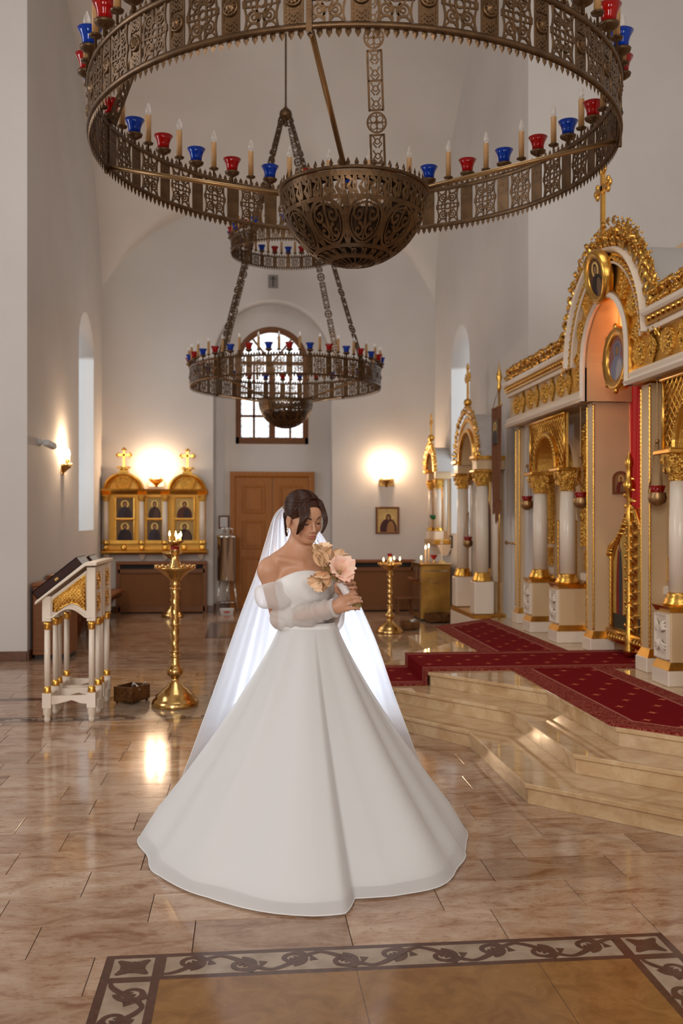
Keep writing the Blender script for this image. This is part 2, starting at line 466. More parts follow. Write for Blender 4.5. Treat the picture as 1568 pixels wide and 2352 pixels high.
def wall(name, U0, U1, H, holes, depth, loc, rotz, thick=0.25):
    mb = MB(); us = U0
    def quad(u0, u1, z0a, z0b, z1a, z1b):
        mb.add([(u0, 0, z0a), (u1, 0, z0b), (u1, 0, z1b), (u0, 0, z1a)], [(0, 1, 2, 3)])
    for (u0, u1, sill, spring, rise) in sorted(holes):
        quad(us, u0, 0, 0, H, H); us = u1
        N = 28; uc = (u0 + u1) / 2; hw = (u1 - u0) / 2
        pts = []
        for i in range(N + 1):
            a = pi - pi * i / N
            pts.append((uc + hw * cos(a), spring + rise * sin(a)))
        for i in range(N):
            (a, za), (b, zb) = pts[i], pts[i + 1]
            quad(a, b, za, zb, H, H)
        if sill > 0: quad(u0, u1, 0, 0, sill, sill)
        loop = [(u0, sill)] + pts + [(u1, sill)]
        for i in range(len(loop) - 1):
            a, b = loop[i], loop[i + 1]
            mb.add([(a[0], 0, a[1]), (b[0], 0, b[1]), (b[0], depth, b[1]), (a[0], depth, a[1])], [(0, 1, 2, 3)], 0 < i < len(loop) - 2)
        if sill > 0:
            mb.add([(u0, 0, sill), (u1, 0, sill), (u1, depth, sill), (u0, depth, sill)], [(0, 1, 2, 3)])
    quad(us, U1, 0, 0, H, H)
    o = mb.build(name, m_wall, None, loc, (0, 0, rotz), weld=True)
    return struct(o)

# back wall with its full-height arched recess
nx0, nx1 = PY(489, 1400, YB)[0], PY(763, 1400, YB)[0]
nr = (nx1 - nx0) / 2
ntop = PY(625, 688, YB)[2]
wall('wall_back', XL - 0.02, XR + 0.02, 9.6, [(nx0, nx1, 0, ntop - nr, nr)], 0.42, (0, YB, 0), 0)
YN = YB + 0.42
wx0, wx1 = PY(541, 1020, YN)[0], PY(708, 1020, YN)[0]
wz0, wztop = PY(625, 1020, YN)[2], PY(625, 750, YN)[2]
wr = (wx1 - wx0) / 2
wall('wall_recess', nx0 - 0.05, nx1 + 0.05, 6.0, [(wx0, wx1, wz0, wztop - wr, wr)], 0.3, (0, YN, 0), 0)
# side walls with deep window openings
def U(px, x): return PX(px, 1195, x)[1]
la, lb = U(181, XL), U(215, XL)
lz0, lz1 = PX(197, 1218, XL)[2], PX(196, 716, XL)[2]
wall('wall_left', YP, YB + 0.02, 9.6, [(la, lb, lz0, lz1 - 0.62, 0.62)], 0.7, (XL, 0, 0), pi / 2)
ra, rb = U(1078, XR), U(1036, XR)
rz0, rz1 = PX(1055, 1226, XR)[2], PX(1055, 748, XR)[2]
wall('wall_right', -(YB + 0.02), -YP, 9.6, [(-rb, -ra, rz0, rz1 - 0.62, 0.62)], 0.7, (XR, 0, 0), -pi / 2)
# piers facing the nave and the nave shell behind the camera
struct(MB().add([(-7, YP, 0), (XL, YP, 0), (XL, YP, 9.6), (-7, YP, 9.6)], [(0, 1, 2, 3)]).build('wall_pier_left', m_wall))
struct(MB().add([(XR, YP, 0), (9, YP, 0), (9, YP, 9.6), (XR, YP, 9.6)], [(0, 1, 2, 3)]).build('wall_pier_right', m_wall))
struct(MB().add([(-7, -6, 0), (-7, YP, 0), (-7, YP, 9.6), (-7, -6, 9.6)], [(0, 1, 2, 3)]).build('wall_west', m_wall))
struct(MB().add([(-7, -6, 0), (9, -6, 0), (9, -6, 9.6), (-7, -6, 9.6)], [(0, 1, 2, 3)]).build('wall_south', m_wall))
struct(MB().add([(5.6, -6, 0), (5.6, YP, 0), (5.6, YP, 9.6), (5.6, -6, 9.6)], [(0, 1, 2, 3)]).build('wall_east', m_wall))
struct(MB().add([(-7, -6, 9.6), (9, -6, 9.6), (9, YP, 9.6), (-7, YP, 9.6)], [(0, 1, 2, 3)]).build('ceiling', m_wall))
# transept vault
def vault(a, b):
    x = XL - 0.02 + (XR - XL + 0.04) * a; y = YP - 0.3 + (YB - YP + 0.33) * b
    q = 1 - ((x - (XL + XR) / 2) / ((XR - XL) / 2 + 0.02)) ** 2
    h1 = 2.1 * sqrt(max(q, 0)); h2 = 4.2 * sqrt(max(0, 1 - ((y - (YP - 0.3)) / (YB - YP + 0.34)) ** 2))
    k = 10.0
    return (x, y, 5.1 + math.log(math.exp(k * h1) + math.exp(k * h2)) / k)
struct(MB().grid(vault, 56, 72).build('ceiling_vault', m_wall))

# ---- floor: dark bed, single polished tiles, inlays
fl = struct(MB().add([(-8, -6, -0.012), (9, -6, -0.012), (9, 18, -0.012), (-8, 18, -0.012)], [(0, 1, 2, 3)]).build('floor', m_grout))
S1 = [(3.5, 3.35), (1.583, 5.38), (1.575, 6.74), (0.90, 7.78), (0.90, 9.16), (1.575, 10.2), (1.58, 11.56), (2.3, 12.3), (3.5, 12.3)]
S2 = [(3.5, 3.95), (1.92, 5.55), (1.915, 6.91), (1.21, 7.86), (1.21, 9.08), (1.915, 10.03), (1.92, 11.4), (2.75, 12.28), (3.5, 12.28)]
S3 = [(3.5, 4.3), (2.24, 5.70), (2.21, 7.0), (1.51, 7.92), (1.51, 9.02), (2.21, 9.94), (2.24, 11.24), (3.2, 12.26), (3.5, 12.26)]
def inside(p, poly):
    c = False; n = len(poly)
    for i in range(n):
        a, b = poly[i], poly[i - 1]
        if (a[1] > p[1]) != (b[1] > p[1]) and p[0] < (b[0] - a[0]) * (p[1] - a[1]) / (b[1] - a[1]) + a[0]: c = not c
    return c
IX0, IX1, IY1 = -0.505, 1.60, 3.645
FX0, FX1, FY0, FY1 = -0.56, 1.5, 13.38, 15.35
TL, TW, GAP = 0.60, 0.294, 0.0016
tiles = []
random.seed(3)
r0 = -3
for r in range(r0, 48):
    y0 = IY1 + r * TW; y1 = y0 + TW; yc = (y0 + y1) / 2
    off = random.uniform(0, TL) if r > 6 else [0.09, 0.33, 0.05, 0.40, 0.21, 0.5, 0.12, 0.3, 0.02, 0.35][r - r0]
    k0 = int((-9 - off) / TL) - 1
    for k in range(k0, k0 + 34):
        x0 = off + k * TL; x1 = x0 + TL
        d = yc; xc0 = (x0 * CY - yc * SY) / max(0.5, x0 * SY + yc * CY); xc1 = (x1 * CY - yc * SY) / max(0.5, x1 * SY + yc * CY)
        if xc1 < -0.75 or xc0 > 0.75: continue
        seen = xc1 > -0.36 and xc0 < 0.36 and y1 > 3.0
        if y0 > YP and (x1 < XL or x0 > XR): continue
        segs = [(x0, x1)]
        def cut(a, b):
            out = []
            for (p, q) in segs:
                if q <= a or p >= b: out.append((p, q))
                else:
                    if p < a - 0.02: out.append((p, a))
                    if q > b + 0.02: out.append((b, q))
            return out
        if y1 <= IY1 + 0.01: segs = cut(IX0, IX1)
        if FY0 < yc < FY1: segs = cut(FX0, FX1)
        for (p, q) in segs:
            cs = [(p, y0), (q, y0), (p, y1), (q, y1)]
            if all(inside(c, S1) for c in cs): continue
            tiles.append((p, q, y0, y1, seen))
tiles.sort(key=lambda t_: (not t_[4], t_[2]))
tmesh = {}
def tile_mesh(w):
    k = round(w, 3)
    if k not in tmesh:
        tmesh[k] = MB().box(-w / 2 + GAP, w / 2 - GAP, -TW / 2 + GAP, TW / 2 - GAP, -0.012, 0.0).mesh('floor_tile', m_floor, bevel=0.001)
    return tmesh[k]
for (p, q, y0, y1, _s) in tiles[:290]:
    place(tile_mesh(q - p), 'floor_tile', fl, ((p + q) / 2, (y0 + y1) / 2, random.uniform(-0.0003, 0.0003)),
          (random.gauss(0, 0.0011), random.gauss(0, 0.0011), 0))
far = MB()
for (p, q, y0, y1, _s) in tiles[290:]:
    far.box(p + GAP, q - GAP, y0 + GAP, y1 - GAP, -0.012, random.uniform(-0.0004, 0.0004))
far.build('distant_floor_tiles', m_floor, fl, kind='stuff')

def spiral(cx, cz, r0, r1, a0, turns, n=22, sg=1):
    return [(cx + (r0 + (r1 - r0) * i / n) * cos(a0 + sg * 2 * pi * turns * i / n), cz + (r0 + (r1 - r0) * i / n) * sin(a0 + sg * 2 * pi * turns * i / n)) for i in range(n + 1)]
def flat_fn(O, ax, ay, z):
    return lambda x, y, zz: (O[0] + ax[0] * x + ay[0] * zz, O[1] + ax[1] * x + ay[1] * zz, z + y)
def vine(mb, fn, L, W, n):
    """running scroll of width W over length L in n modules"""
    p = L / n
    cnt = [0]
    f0 = fn
    def mk():
        cnt[0] += 1; dz_ = 0.00006 * (cnt[0] % 11)
        return lambda x, y, zz: (lambda q: (q[0], q[1], q[2] + dz_))(f0(x, y, zz))
    for k in range(n):
        s_ = 1 if k % 2 == 0 else -1
        x0 = k * p
        P = [(x0 - p * 0.10 + (p * 1.2) * i / 16, -s_ * W * 0.43 * cos(pi * (i / 16 * 1.1 - 0.05))) for i in range(17)]
        mb.ribbon(P, [W * (0.09 + 0.09 * sin(pi * i / 16)) for i in range(17)], 0.0008, fn=mk())
        cz_ = s_ * W * 0.12
        sp = spiral(x0 + p * 0.44, cz_, W * 0.36, W * 0.07, s_ * -pi * 0.5, 1.45, 26, s_)
        mb.ribbon(sp, [W * (0.17 - 0.07 * i / 26) for i in range(27)], 0.0008, fn=mk())
        mb.ribbon([(x0 + p * 0.44, cz_ + s_ * W * 0.30), (x0 + p * 0.62, cz_ + s_ * W * 0.30), (x0 + p * 0.80, cz_ + s_ * W * 0.16)], [W * 0.10, W * 0.20, 0.001], 0.0008, fn=mk())
        mb.ribbon([(x0 + p * 0.86, -s_ * W * 0.02), (x0 + p * 0.80, s_ * W * 0.28)], [W * 0.22, 0.002], 0.0008, fn=mk())
        mb.ribbon([(x0 + p * 0.44, cz_), (x0 + p * 0.36, cz_ - s_ * W * 0.12)], [W * 0.16, 0.004], 0.0008, fn=mk())
# front inlay panel
inl = struct(MB().box(IX0, IX1, 0.6, IY1, -0.012, 0.0004).build('floor_inlay', m_brownst))
BW = 0.205
zt = 0.0009
for (a, b) in ((IX0 + BW, 0.39), (0.391, 1.05), (1.051, IX1 - BW)):
    MB().box(a + GAP / 2, b - GAP / 2, 0.6, IY1 - BW, -0.01, zt).build('panel_slab', m_ochre, inl)
cr = MB()
e = 0.03
cr.box(IX0 + BW + 0.012, IX1 - BW - 0.012, IY1 - BW + e, IY1 - e, -0.01, zt)
cr.box(IX0 + e, IX0 + BW - e, 0.6, IY1 - BW - 0.012, -0.01, zt); cr.box(IX1 - BW + e, IX1 - e, 0.6, IY1 - BW - 0.012, -0.01, zt)
for cx_ in (IX0, IX1 - BW): cr.box(cx_ + e, cx_ + BW - e, IY1 - BW + e, IY1 - e, -0.01, zt)
cr.build('cream_inlay_strip', m_creamst, inl)
vn = MB()
W_ = BW - 2 * e
vine(vn, flat_fn((IX0 + BW + 0.02, IY1 - BW / 2), (1, 0), (0, 1), zt + 0.0006), IX1 - IX0 - 2 * BW - 0.04, W_, 9)
vine(vn, flat_fn((IX0 + BW / 2, IY1 - BW - 0.02), (0, -1), (1, 0), zt + 0.0006), 1.7, W_, 10)
vine(vn, flat_fn((IX1 - BW / 2, IY1 - BW - 0.02), (0, -1), (1, 0), zt + 0.0006), 1.7, W_, 10)
for cx_ in (IX0 + BW / 2, IX1 - BW / 2):
    f_ = flat_fn((cx_, IY1 - BW / 2), (1, 0), (0, 1), zt + 0.0006)
    for k in range(4):
        f_ = flat_fn((cx_, IY1 - BW / 2), (1, 0), (0, 1), zt + 0.0006 + 0.0001 * k)
        a = pi / 4 + k * pi / 2; c_, s_ = cos(a), sin(a)
        vn.ribbon([(0, 0), (c_ * 0.035, s_ * 0.035), (c_ * 0.078, s_ * 0.078)], [0.02, 0.05, 0.012], 0.0008, fn=f_)
        f_ = flat_fn((cx_, IY1 - BW / 2), (1, 0), (0, 1), zt + 0.00105 + 0.0001 * k)
        b_ = a + pi / 4
        vn.ribbon([(0, 0), (cos(b_) * 0.045, sin(b_) * 0.045)], [0.05, 0.012], 0.0008, fn=f_)
vn.build('scroll_inlay', m_brownst, inl, kind='stuff')
# band on the altar axis with its round slab, and the rear panel
bnd = struct(MB().box(-5, 0.86, 7.93, 8.13, -0.01, 0.0006).box(-5, 0.86, 8.87, 9.0, -0.01, 0.0006).build('floor_band', m_brownst))
f_ = flat_fn((-4.9, 8.03), (1, 0), (0, 1), 0.0013)
cb_ = MB().box(-5, 0.86, 7.965, 8.095, -0.009, 0.0009); cb_.build('cream_inlay_strip', m_creamst, bnd)
v2 = MB(); vine(v2, f_, 5.7, 0.13, 28); v2.build('scroll_inlay', m_brownst, bnd, kind='stuff')
rs = struct(MB().lathe([(0.0, 0.0014), (0.52, 0.0014), (0.52, -0.01)], 48, (-0.60, 8.50, 0), smooth=False).build('floor_round_slab', m_creamst))
rp = struct(MB().box(FX0, FX1, FY0, FY1, -0.011, 0.0002).build('floor_rear_inlay', m_brownst))
MB().box(FX0 + 0.16, FX1 - 0.16, FY0 + 0.16, FY1 - 0.16, -0.01, 0.0007).build('panel_slab', m_ochre, rp)
rs2 = struct(MB().lathe([(0.0, 0.0012), (0.36, 0.0012), (0.36, -0.01)], 40, (-1.2, 16.1, 0), smooth=False).build('floor_round_slab', m_creamst))

# ---- steps of the altar platform
def offset_poly(P, d):
    out = []; n = len(P)
    for i in range(n):
        a, b, c = Vector(P[i - 1]), Vector(P[i]), Vector(P[(i + 1) % n])
        t1 = (b - a).normalized(); t2 = (c - b).normalized()
        n1 = Vector((t1.y, -t1.x)); n2 = Vector((t2.y, -t2.x))
        m = (n1 + n2); m.normalize()
        out.append(tuple(b + m * (d / max(0.3, m.dot(n1)))))
    return out
def area2(P): return sum(P[i - 1][0] * P[i][1] - P[i][0] * P[i - 1][1] for i in range(len(P)))
for k, P in enumerate((S1, S2, S3)):
    if area2(P) < 0: P = P[::-1]
    z0, z1 = k * STEP, (k + 1) * STEP
    body = struct(MB().slab(offset_poly(P, -0.012), z0, z1 - 0.03).build('altar_step', m_grout))
    out_ = offset_poly(P, 0.018)
    MB().slab(out_, z1 - 0.028, z1).build('tread', m_step, body, bevel=0.004)
    n = len(P)
    for i in range(n):
        a, b = Vector(P[i]), Vector(P[(i + 1) % n])
        if (a.x > 3.4 and b.x > 3.4) or (a.y > 12.2 and b.y > 12.2): continue
        L = (b - a).length; m = max(1, round(L / 0.85)); t_ = (b - a) / L
        for j in range(m):
            ang = atan2(t_.y, t_.x)
            o = MB().box(0.0012, L / m - 0.0012, 0, 0.012, z0 + 0.001, z1 - 0.0285).build('riser_slab', m_step, body)
            q = a + t_ * (L * j / m); o.location = (q.x, q.y, 0); o.rotation_euler = (0, 0, ang)
PZ = 3 * STEP

# ---- skirtings
def skirt(name, a, b, h=0.11, t_=0.02, nrm=(0, -1)):
    ax, ay = a; bx_, by_ = b
    x0, x1 = sorted((ax, bx_)); y0, y1 = sorted((ay, by_))
    if nrm[0]: (x0, x1) = (x0 - t_, x1) if nrm[0] < 0 else (x0, x1 + t_)
    else: (y0, y1) = (y0 - t_, y1)
    return struct(MB().box(x0, x1, y0, y1, 0, h).build(name, m_skirting, bevel=0.004))
skirt('baseboard_pier', (-7, YP), (XL, YP))
skirt('baseboard_left', (XL, YP), (XL, YB), nrm=(1, 0))
skirt('baseboard_back_left', (XL, YB), (nx0, YB)); skirt('baseboard_back_right', (nx1, YB), (XR, YB))
skirt('baseboard_recess', (nx0, YN), (nx1, YN))
skirt('baseboard_right', (XR, 12.4), (XR, YB), nrm=(-1, 0))

# ---- windows
def pane_mat():
    t = NT('patterned_window_glass'); x, y, z = t.xyz(t.n('NewGeometry').outputs['Position'])
    def saw(q, per): return t.math('ABSOLUTE', t.math('SUBTRACT', t.math('FRACT', t.math('DIVIDE', q, per)), 0.5))
    a, b = saw(x, 0.16), saw(z, 0.20)
    cross = t.math('LESS_THAN', t.math('MULTIPLY', t.math('ADD', a, 0.02), t.math('ADD', b, 0.02)), 0.006)
    rng = t.math('LESS_THAN', t.math('ADD', a, b), 0.24)
    lead = t.math('GREATER_THAN', t.math('MAXIMUM', a, b), 0.475)
    n = t.noise(t.n('NewGeometry').outputs['Position'], 5.0, 2)
    c = t.mix(t.math('MULTIPLY', t.math('MULTIPLY', cross, rng), 0.75), (1, 1, 1, 1), (0.12, 0.26, 0.36, 1))
    c = t.mix(t.math('MULTIPLY', lead, 0.8), c, (0.16, 0.2, 0.23, 1))
    c = t.mix(t.math('MULTIPLY', n, 0.25), c, (0.45, 0.62, 0.72, 1))
    t.l(c, t.b.inputs['Emission Color']); t.b.inputs['Emission Strength'].default_value = 1.15
    t.l(c, t.b.inputs['Base Color']); t.b.inputs['Roughness'].default_value = 0.2
    return t.m
m_pane = pane_mat()
def arc(cx, cz, r, a0, a1, n): return [(cx + r * cos(a0 + (a1 - a0) * i / n), cz + r * sin(a0 + (a1 - a0) * i / n)) for i in range(n + 1)]
YW = YN + 0.12
wcx = (wx0 + wx1) / 2; spr = wztop - wr
w1 = struct(thing('window_1', '', '', (wcx, YW, wz0)))
for k_ in ('label', 'category'): del w1[k_]
Hs = spr - wz0
fr = MB()
path = [(-wr, 0)] + [(x, z) for x, z in arc(0, Hs, wr, pi, 0, 24)] + [(wr, 0)]
fr.sweep(path[::-1], [(0, 0), (0.10, 0), (0.10, 0.09), (0.06, 0.11), (0, 0.11)])
fr.box(-wr, wr, -0.11, 0, 0, 0.12)
fr.build('window_frame', m_woodd, w1)
mu = MB()
mu.box(-0.055, 0.055, -0.09, 0, 0.1, Hs)
for sx in (-1, 1): mu.box(sx * wr * 0.5 - 0.02, sx * wr * 0.5 + 0.02, -0.07, 0, 0.1, Hs)
rows = [PY(625, q, YW)[2] - wz0 for q in (957, 904, 851)]
for z in rows[:2]: mu.box(-wr + 0.08, wr - 0.08, -0.07, 0, z - 0.02, z + 0.02)
mu.box(-wr + 0.08, wr - 0.08, -0.09, 0, Hs - 0.03, Hs + 0.03)
for sx in (-1, 1):
    mu.add([(0.0 - 0.022, -0.07, Hs), (0.022, -0.07, Hs), (sx * wr * 0.62 + 0.022, -0.07, Hs + wr * 0.78), (sx * wr * 0.62 - 0.022, -0.07, Hs + wr * 0.78),
            (0.0 - 0.022, 0, Hs), (0.022, 0, Hs), (sx * wr * 0.62 + 0.022, 0, Hs + wr * 0.78), (sx * wr * 0.62 - 0.022, 0, Hs + wr * 0.78)],
           [(0, 1, 2, 3), (7, 6, 5, 4), (0, 3, 7, 4), (1, 5, 6, 2)])
mu.build('mullion', m_woodd, w1)
zs = [0.1] + rows[:2] + [Hs]
for r in range(3):
    for c in range(4):
        xs = [-wr + 0.06, -wr * 0.5, 0, wr * 0.5, wr - 0.06]
        MB().box(xs[c], xs[c + 1], -0.035, -0.025, zs[r], zs[r + 1]).build('pane', m_pane, w1)
rr = wr - 0.06
for (a0, a1) in ((pi, pi * 0.70), (pi * 0.70, pi * 0.30), (pi * 0.30, 0)):
    MB().prism([(0, Hs)] + arc(0, Hs, rr, a0, a1, 8), -0.035, -0.025).build('pane', m_pane, w1)
m_daypane = emis('daylight_pane', (0.74, 0.88, 1.0), 3.0)
def side_window(name, loc, rotz, w, z0, z1, rise):
    t_ = struct(thing(name, '', '', loc, rotz))
    for k_ in ('label', 'category'): del t_[k_]
    hw = w / 2
    MB().prism([(-hw, z0)] + [(hw * x, z1 - rise + rise * z) for x, z in arc(0, 0, 1, pi, 0, 16)] + [(hw, z0)], -0.01, 0.0).build('pane', m_daypane, t_)
    f2 = MB()
    for x in (-hw, -hw / 3, hw / 3, hw): f2.box(x - 0.02, x + 0.02, -0.06, -0.012, z0, z1 - rise)
    for k in range(5):
        z = z0 + (z1 - rise - z0) * k / 4; f2.box(-hw, hw, -0.055, -0.012, z - 0.02, z + 0.02)
    f2.build('window_frame', m_woodd, t_)
    return t_
side_window('window_2', (XL - 0.68, (la + lb) / 2, 0), pi / 2, lb - la, lz0, lz1, 0.62)
side_window('window_3', (XR + 0.68, (ra + rb) / 2, 0), -pi / 2, rb - ra, rz0, rz1, 0.62)

# ---- door in the recess
dx0, dx1 = PY(528, 1400, YN)[0], PY(721, 1400, YN)[0]
dz = PY(625, 1084, YN)[2]
d1 = struct(thing('door_1', '', '', ((dx0 + dx1) / 2, YN - 0.005, 0)))
for k_ in ('label', 'category'): del d1[k_]
hw = (dx1 - dx0) / 2
MB().sweep([(hw, 0), (hw, dz), (-hw, dz), (-hw, 0)], [(0, 0), (0.10, 0), (0.10, 0.05), (0.07, 0.07), (0, 0.07)]).build('door_frame', m_wood, d1)
for s_ in (-1, 1):
    x0, x1 = sorted((s_ * 0.004, s_ * (hw - 0.1)))
    lf = MB().box(x0, x1, -0.03, 0, 0.01, dz - 0.1).build('door_leaf', m_wood, d1, bevel=0.004)
    for (z0, z1) in ((0.15, 0.95), (1.08, 1.60), (1.72, dz - 0.24)):
        MB().sweep([(x0 + 0.12, z0), (x0 + 0.12, z1), (x1 - 0.12, z1), (x1 - 0.12, z0)][::-1], [(0, 0.03), (0.045, 0.03), (0.035, 0.045), (0.01, 0.045)], closed=True).box(x0 + 0.19, x1 - 0.19, -0.042, -0.03, z0 + 0.07, z1 - 0.07).build('door_panel', m_wood, lf, bevel=0.004)
    if s_ > 0:
        MB().box(0.03, 0.07, -0.038, -0.03, 0.95, 1.12).tube([(0.05, -0.03, 1.03), (0.05, -0.08, 1.03), (0.16, -0.08, 1.03)], 0.01, 8).build('door_handle', m_brass, lf)

# ---- carpets on platform and steps
def runner(label, parts, group=None):
    t_ = thing('carpet_runner', label, 'carpet', (2.3, parts[0], PZ))
    return t_
CT = 0.012
def slabp(poly, z, name, m, parent, h=CT):
    loc = parent.location
    return MB().slab([(x - loc[0], y - loc[1]) for x, y in poly], z - loc[2], z + h - loc[2]).build(name, m, parent)
for (mir, lab) in ((False, 'red patterned carpet runner on the platform nearest the camera'), (True, 'red patterned carpet runner on the platform towards the banner')):
    t_ = thing('carpet_runner', lab, 'carpet', (2.3, 12.0 if mir else 6.0, PZ))
    f_ = (lambda P: [(x, 16.94 - y) for x, y in P][::-1]) if mir else (lambda P: P)
    slabp(f_([(2.375, 7.94), (2.375, 5.81), (2.89, 5.25), (2.89, 7.94)]), PZ, 'field', m_carpet, t_)
    slabp(f_([(2.2, 7.94), (2.2, 5.74), (2.36, 5.80), (2.36, 7.94)]), PZ, 'border', m_carpetb, t_)
    slabp(f_([(2.2, 5.74), (3.05, 4.85), (3.05, 5.06), (2.36, 5.80)]), PZ, 'border', m_carpetb, t_)
    slabp(f_([(2.905, 7.94), (2.905, 5.23), (3.05, 5.06), (3.05, 7.94)]), PZ, 'border', m_carpetb, t_)
    ln = MB()
    for P in ([(2.36, 7.94), (2.36, 5.80), (2.375, 5.81), (2.375, 7.94)], [(2.89, 7.94), (2.89, 5.25), (2.905, 5.23), (2.905, 7.94)], [(2.36, 5.80), (2.905, 5.215), (2.905, 5.235), (2.375, 5.81)]):
        ln.slab([(x - 2.3, y - t_.location[1]) for x, y in f_(P)], 0, CT + 0.001)
    ln.build('edge_line', m_carpetl, t_)
t_ = thing('carpet_runner', 'red carpet running from the altar gates down over the steps', 'carpet', (1.5, 8.47, 0))
def cross_strip(y0, y1, name, m, dz_=0.0):
    off = 0.02
    top = [(3.62, PZ), (1.51 - off, PZ), (1.51 - off, 2 * STEP), (1.21 - off, 2 * STEP), (1.21 - off, STEP), (0.90 - off, STEP), (0.90 - off, 0), (0.62, 0)]
    h = CT + 0.004 + dz_
    low = [(x - 1.5, z + 0.0015) for x, z in top]
    up = [(x - 1.5 - (h if 0 < i < 7 else 0), z + h) for i, (x, z) in enumerate(top)]
    mb = MB(); n = len(low)
    vs_ = [(x, y0, z) for x, z in low] + [(x, y0, z) for x, z in up] + [(x, y1, z) for x, z in low] + [(x, y1, z) for x, z in up]
    fs_ = []
    for i in range(n - 1):
        fs_ += [(n + i, n + i + 1, 3 * n + i + 1, 3 * n + i), (i + 1, i, 2 * n + i, 2 * n + i + 1), (i, i + 1, n + i + 1, n + i), (2 * n + i + 1, 2 * n + i, 3 * n + i, 3 * n + i + 1)]
    mb.add(vs_, fs_); return mb.build(name, m, t_)
cross_strip(-0.39, 0.39, 'field', m_carpet)
for s_ in (-1, 1):
    a, b = sorted((s_ * 0.40, s_ * 0.525)); cross_strip(a, b, 'border', m_carpetb)
    a, b = sorted((s_ * 0.388, s_ * 0.402)); cross_strip(a, b, 'edge_line', m_carpetl, 0.001)
# ================================================================== ICONOSTASIS AND SHRINES
def leaf(mb, p, ang, L, Wd, lift=0.5, y=0.0, curl=0.0, tilt=0.0):
    """curled acanthus leaf in the local x-z plane, bulging to -y"""
    c_, s_ = cos(ang), sin(ang); nu, nv = 2, 4
    vs_ = []
    for j in range(nv + 1):
        t_ = j / nv; w = Wd * (0.45 + 1.25 * t_ - 1.65 * t_ * t_) ; a2 = curl * t_
        for i in range(nu + 1):
            s2 = (i / nu - 0.5) * 2
            lx = L * t_ * cos(a2) - s2 * w * 0.5 * sin(a2); lz = L * t_ * sin(a2) + s2 * w * 0.5 * cos(a2)
            ly = -(L * lift * sin(pi * min(1, t_ * 0.9 + 0.1)) * 0.5 + (1 - s2 * s2) * w * 0.25)
            vs_.append((p[0] + lx * c_ - lz * s_, y + ly, p[1] + lx * s_ + lz * c_))
    fs_ = [(j * 3 + i, j * 3 + i + 1, (j + 1) * 3 + i + 1, (j + 1) * 3 + i) for j in range(nv) for i in range(nu)]
    mb.add(vs_, fs_, True)
def crest(mb, path, h, y, rows=3, dens=0.045, rnd=random.Random(5)):
    """openwork foliage standing on a path in the x-z plane"""
    for i in range(len(path) - 1):
        A, B = path[i], path[i + 1]; L = hypot(B[0] - A[0], B[1] - A[1]); n = max(1, int(L / dens))
        tx, tz = (B[0] - A[0]) / L, (B[1] - A[1]) / L; nx, nz = -tz, tx
        for k in range(n):
            f = (k + 0.5) / n; px, pz = A[0] + tx * L * f, A[1] + tz * L * f
            for r in range(rows):
                q = h * (r + 0.1) / rows; sgn = 1 if (k + r) % 2 else -1
                base = atan2(nz, nx)
                leaf(mb, (px + nx * q + rnd.uniform(-0.01, 0.01), pz + nz * q + rnd.uniform(-0.01, 0.01)), base + sgn * rnd.uniform(0.2, 1.1),
                     h / rows * rnd.uniform(0.95, 1.25), h / rows * rnd.uniform(0.95, 1.3), rnd.uniform(0.5, 1.1), y - rnd.uniform(0, 0.02), -sgn * rnd.uniform(1.2, 2.4))
                mb.sphere((px + nx * (q + h / rows * 0.75) + rnd.uniform(-0.015, 0.015), y - 0.015 - rnd.uniform(0, 0.02), pz + nz * (q + h / rows * 0.75)), h / rows * 0.14, 6, 4)
            if k % 2 == 0:
                sp = spiral(px + nx * h * 0.55, pz + nz * h * 0.55, h * 0.26, h * 0.05, rnd.uniform(0, 6), 1.2, 12, 1 if k % 2 else -1)
                mb.tube([(x, y - 0.01, z) for x, z in sp], h * 0.045, 5)
def beads(mb, a, b, r=0.011, pitch=0.03):
    A, B = Vector(a), Vector(b); n = max(2, int((B - A).length / pitch)) * 2
    mb.tube([A.lerp(B, i / n) for i in range(n + 1)], [r if i % 2 else r * 0.45 for i in range(n + 1)], 6)
def scroll_panel(mb, x0, x1, z0, z1, y, r=0.009, rnd=random.Random(9)):
    """carved acanthus wheel filling a rectangle"""
    cx, cz = (x0 + x1) / 2, (z0 + z1) / 2; hx, hz = (x1 - x0) / 2, (z1 - z0) / 2
    k = min(hx, hz)
    mb.tube([(cx + hx * 0.78 * cos(a), y - 0.012, cz + hz * 0.78 * sin(a)) for a in [2 * pi * i / 20 for i in range(20)]], r * 1.3, 6, closed=True)
    for q in range(6):
        a = 2 * pi * q / 6
        leaf(mb, (cx, cz), a, k * 0.7, k * 0.42, 0.6, y - 0.004, 0.8)
        bx, bz = cx + hx * 0.78 * cos(a), cz + hz * 0.78 * sin(a)
        sp = spiral(bx, bz, k * 0.24, k * 0.04, a, 1.2, 10)
        mb.tube([(x, y - 0.014, z) for x, z in sp], r * 0.9, 5)
    for sx in (-1, 1):
        for sz in (-1, 1):
            leaf(mb, (cx + sx * hx * 0.95, cz + sz * hz * 0.95), atan2(-sz, -sx), k * 0.5, k * 0.35, 0.6, y, 0.5)
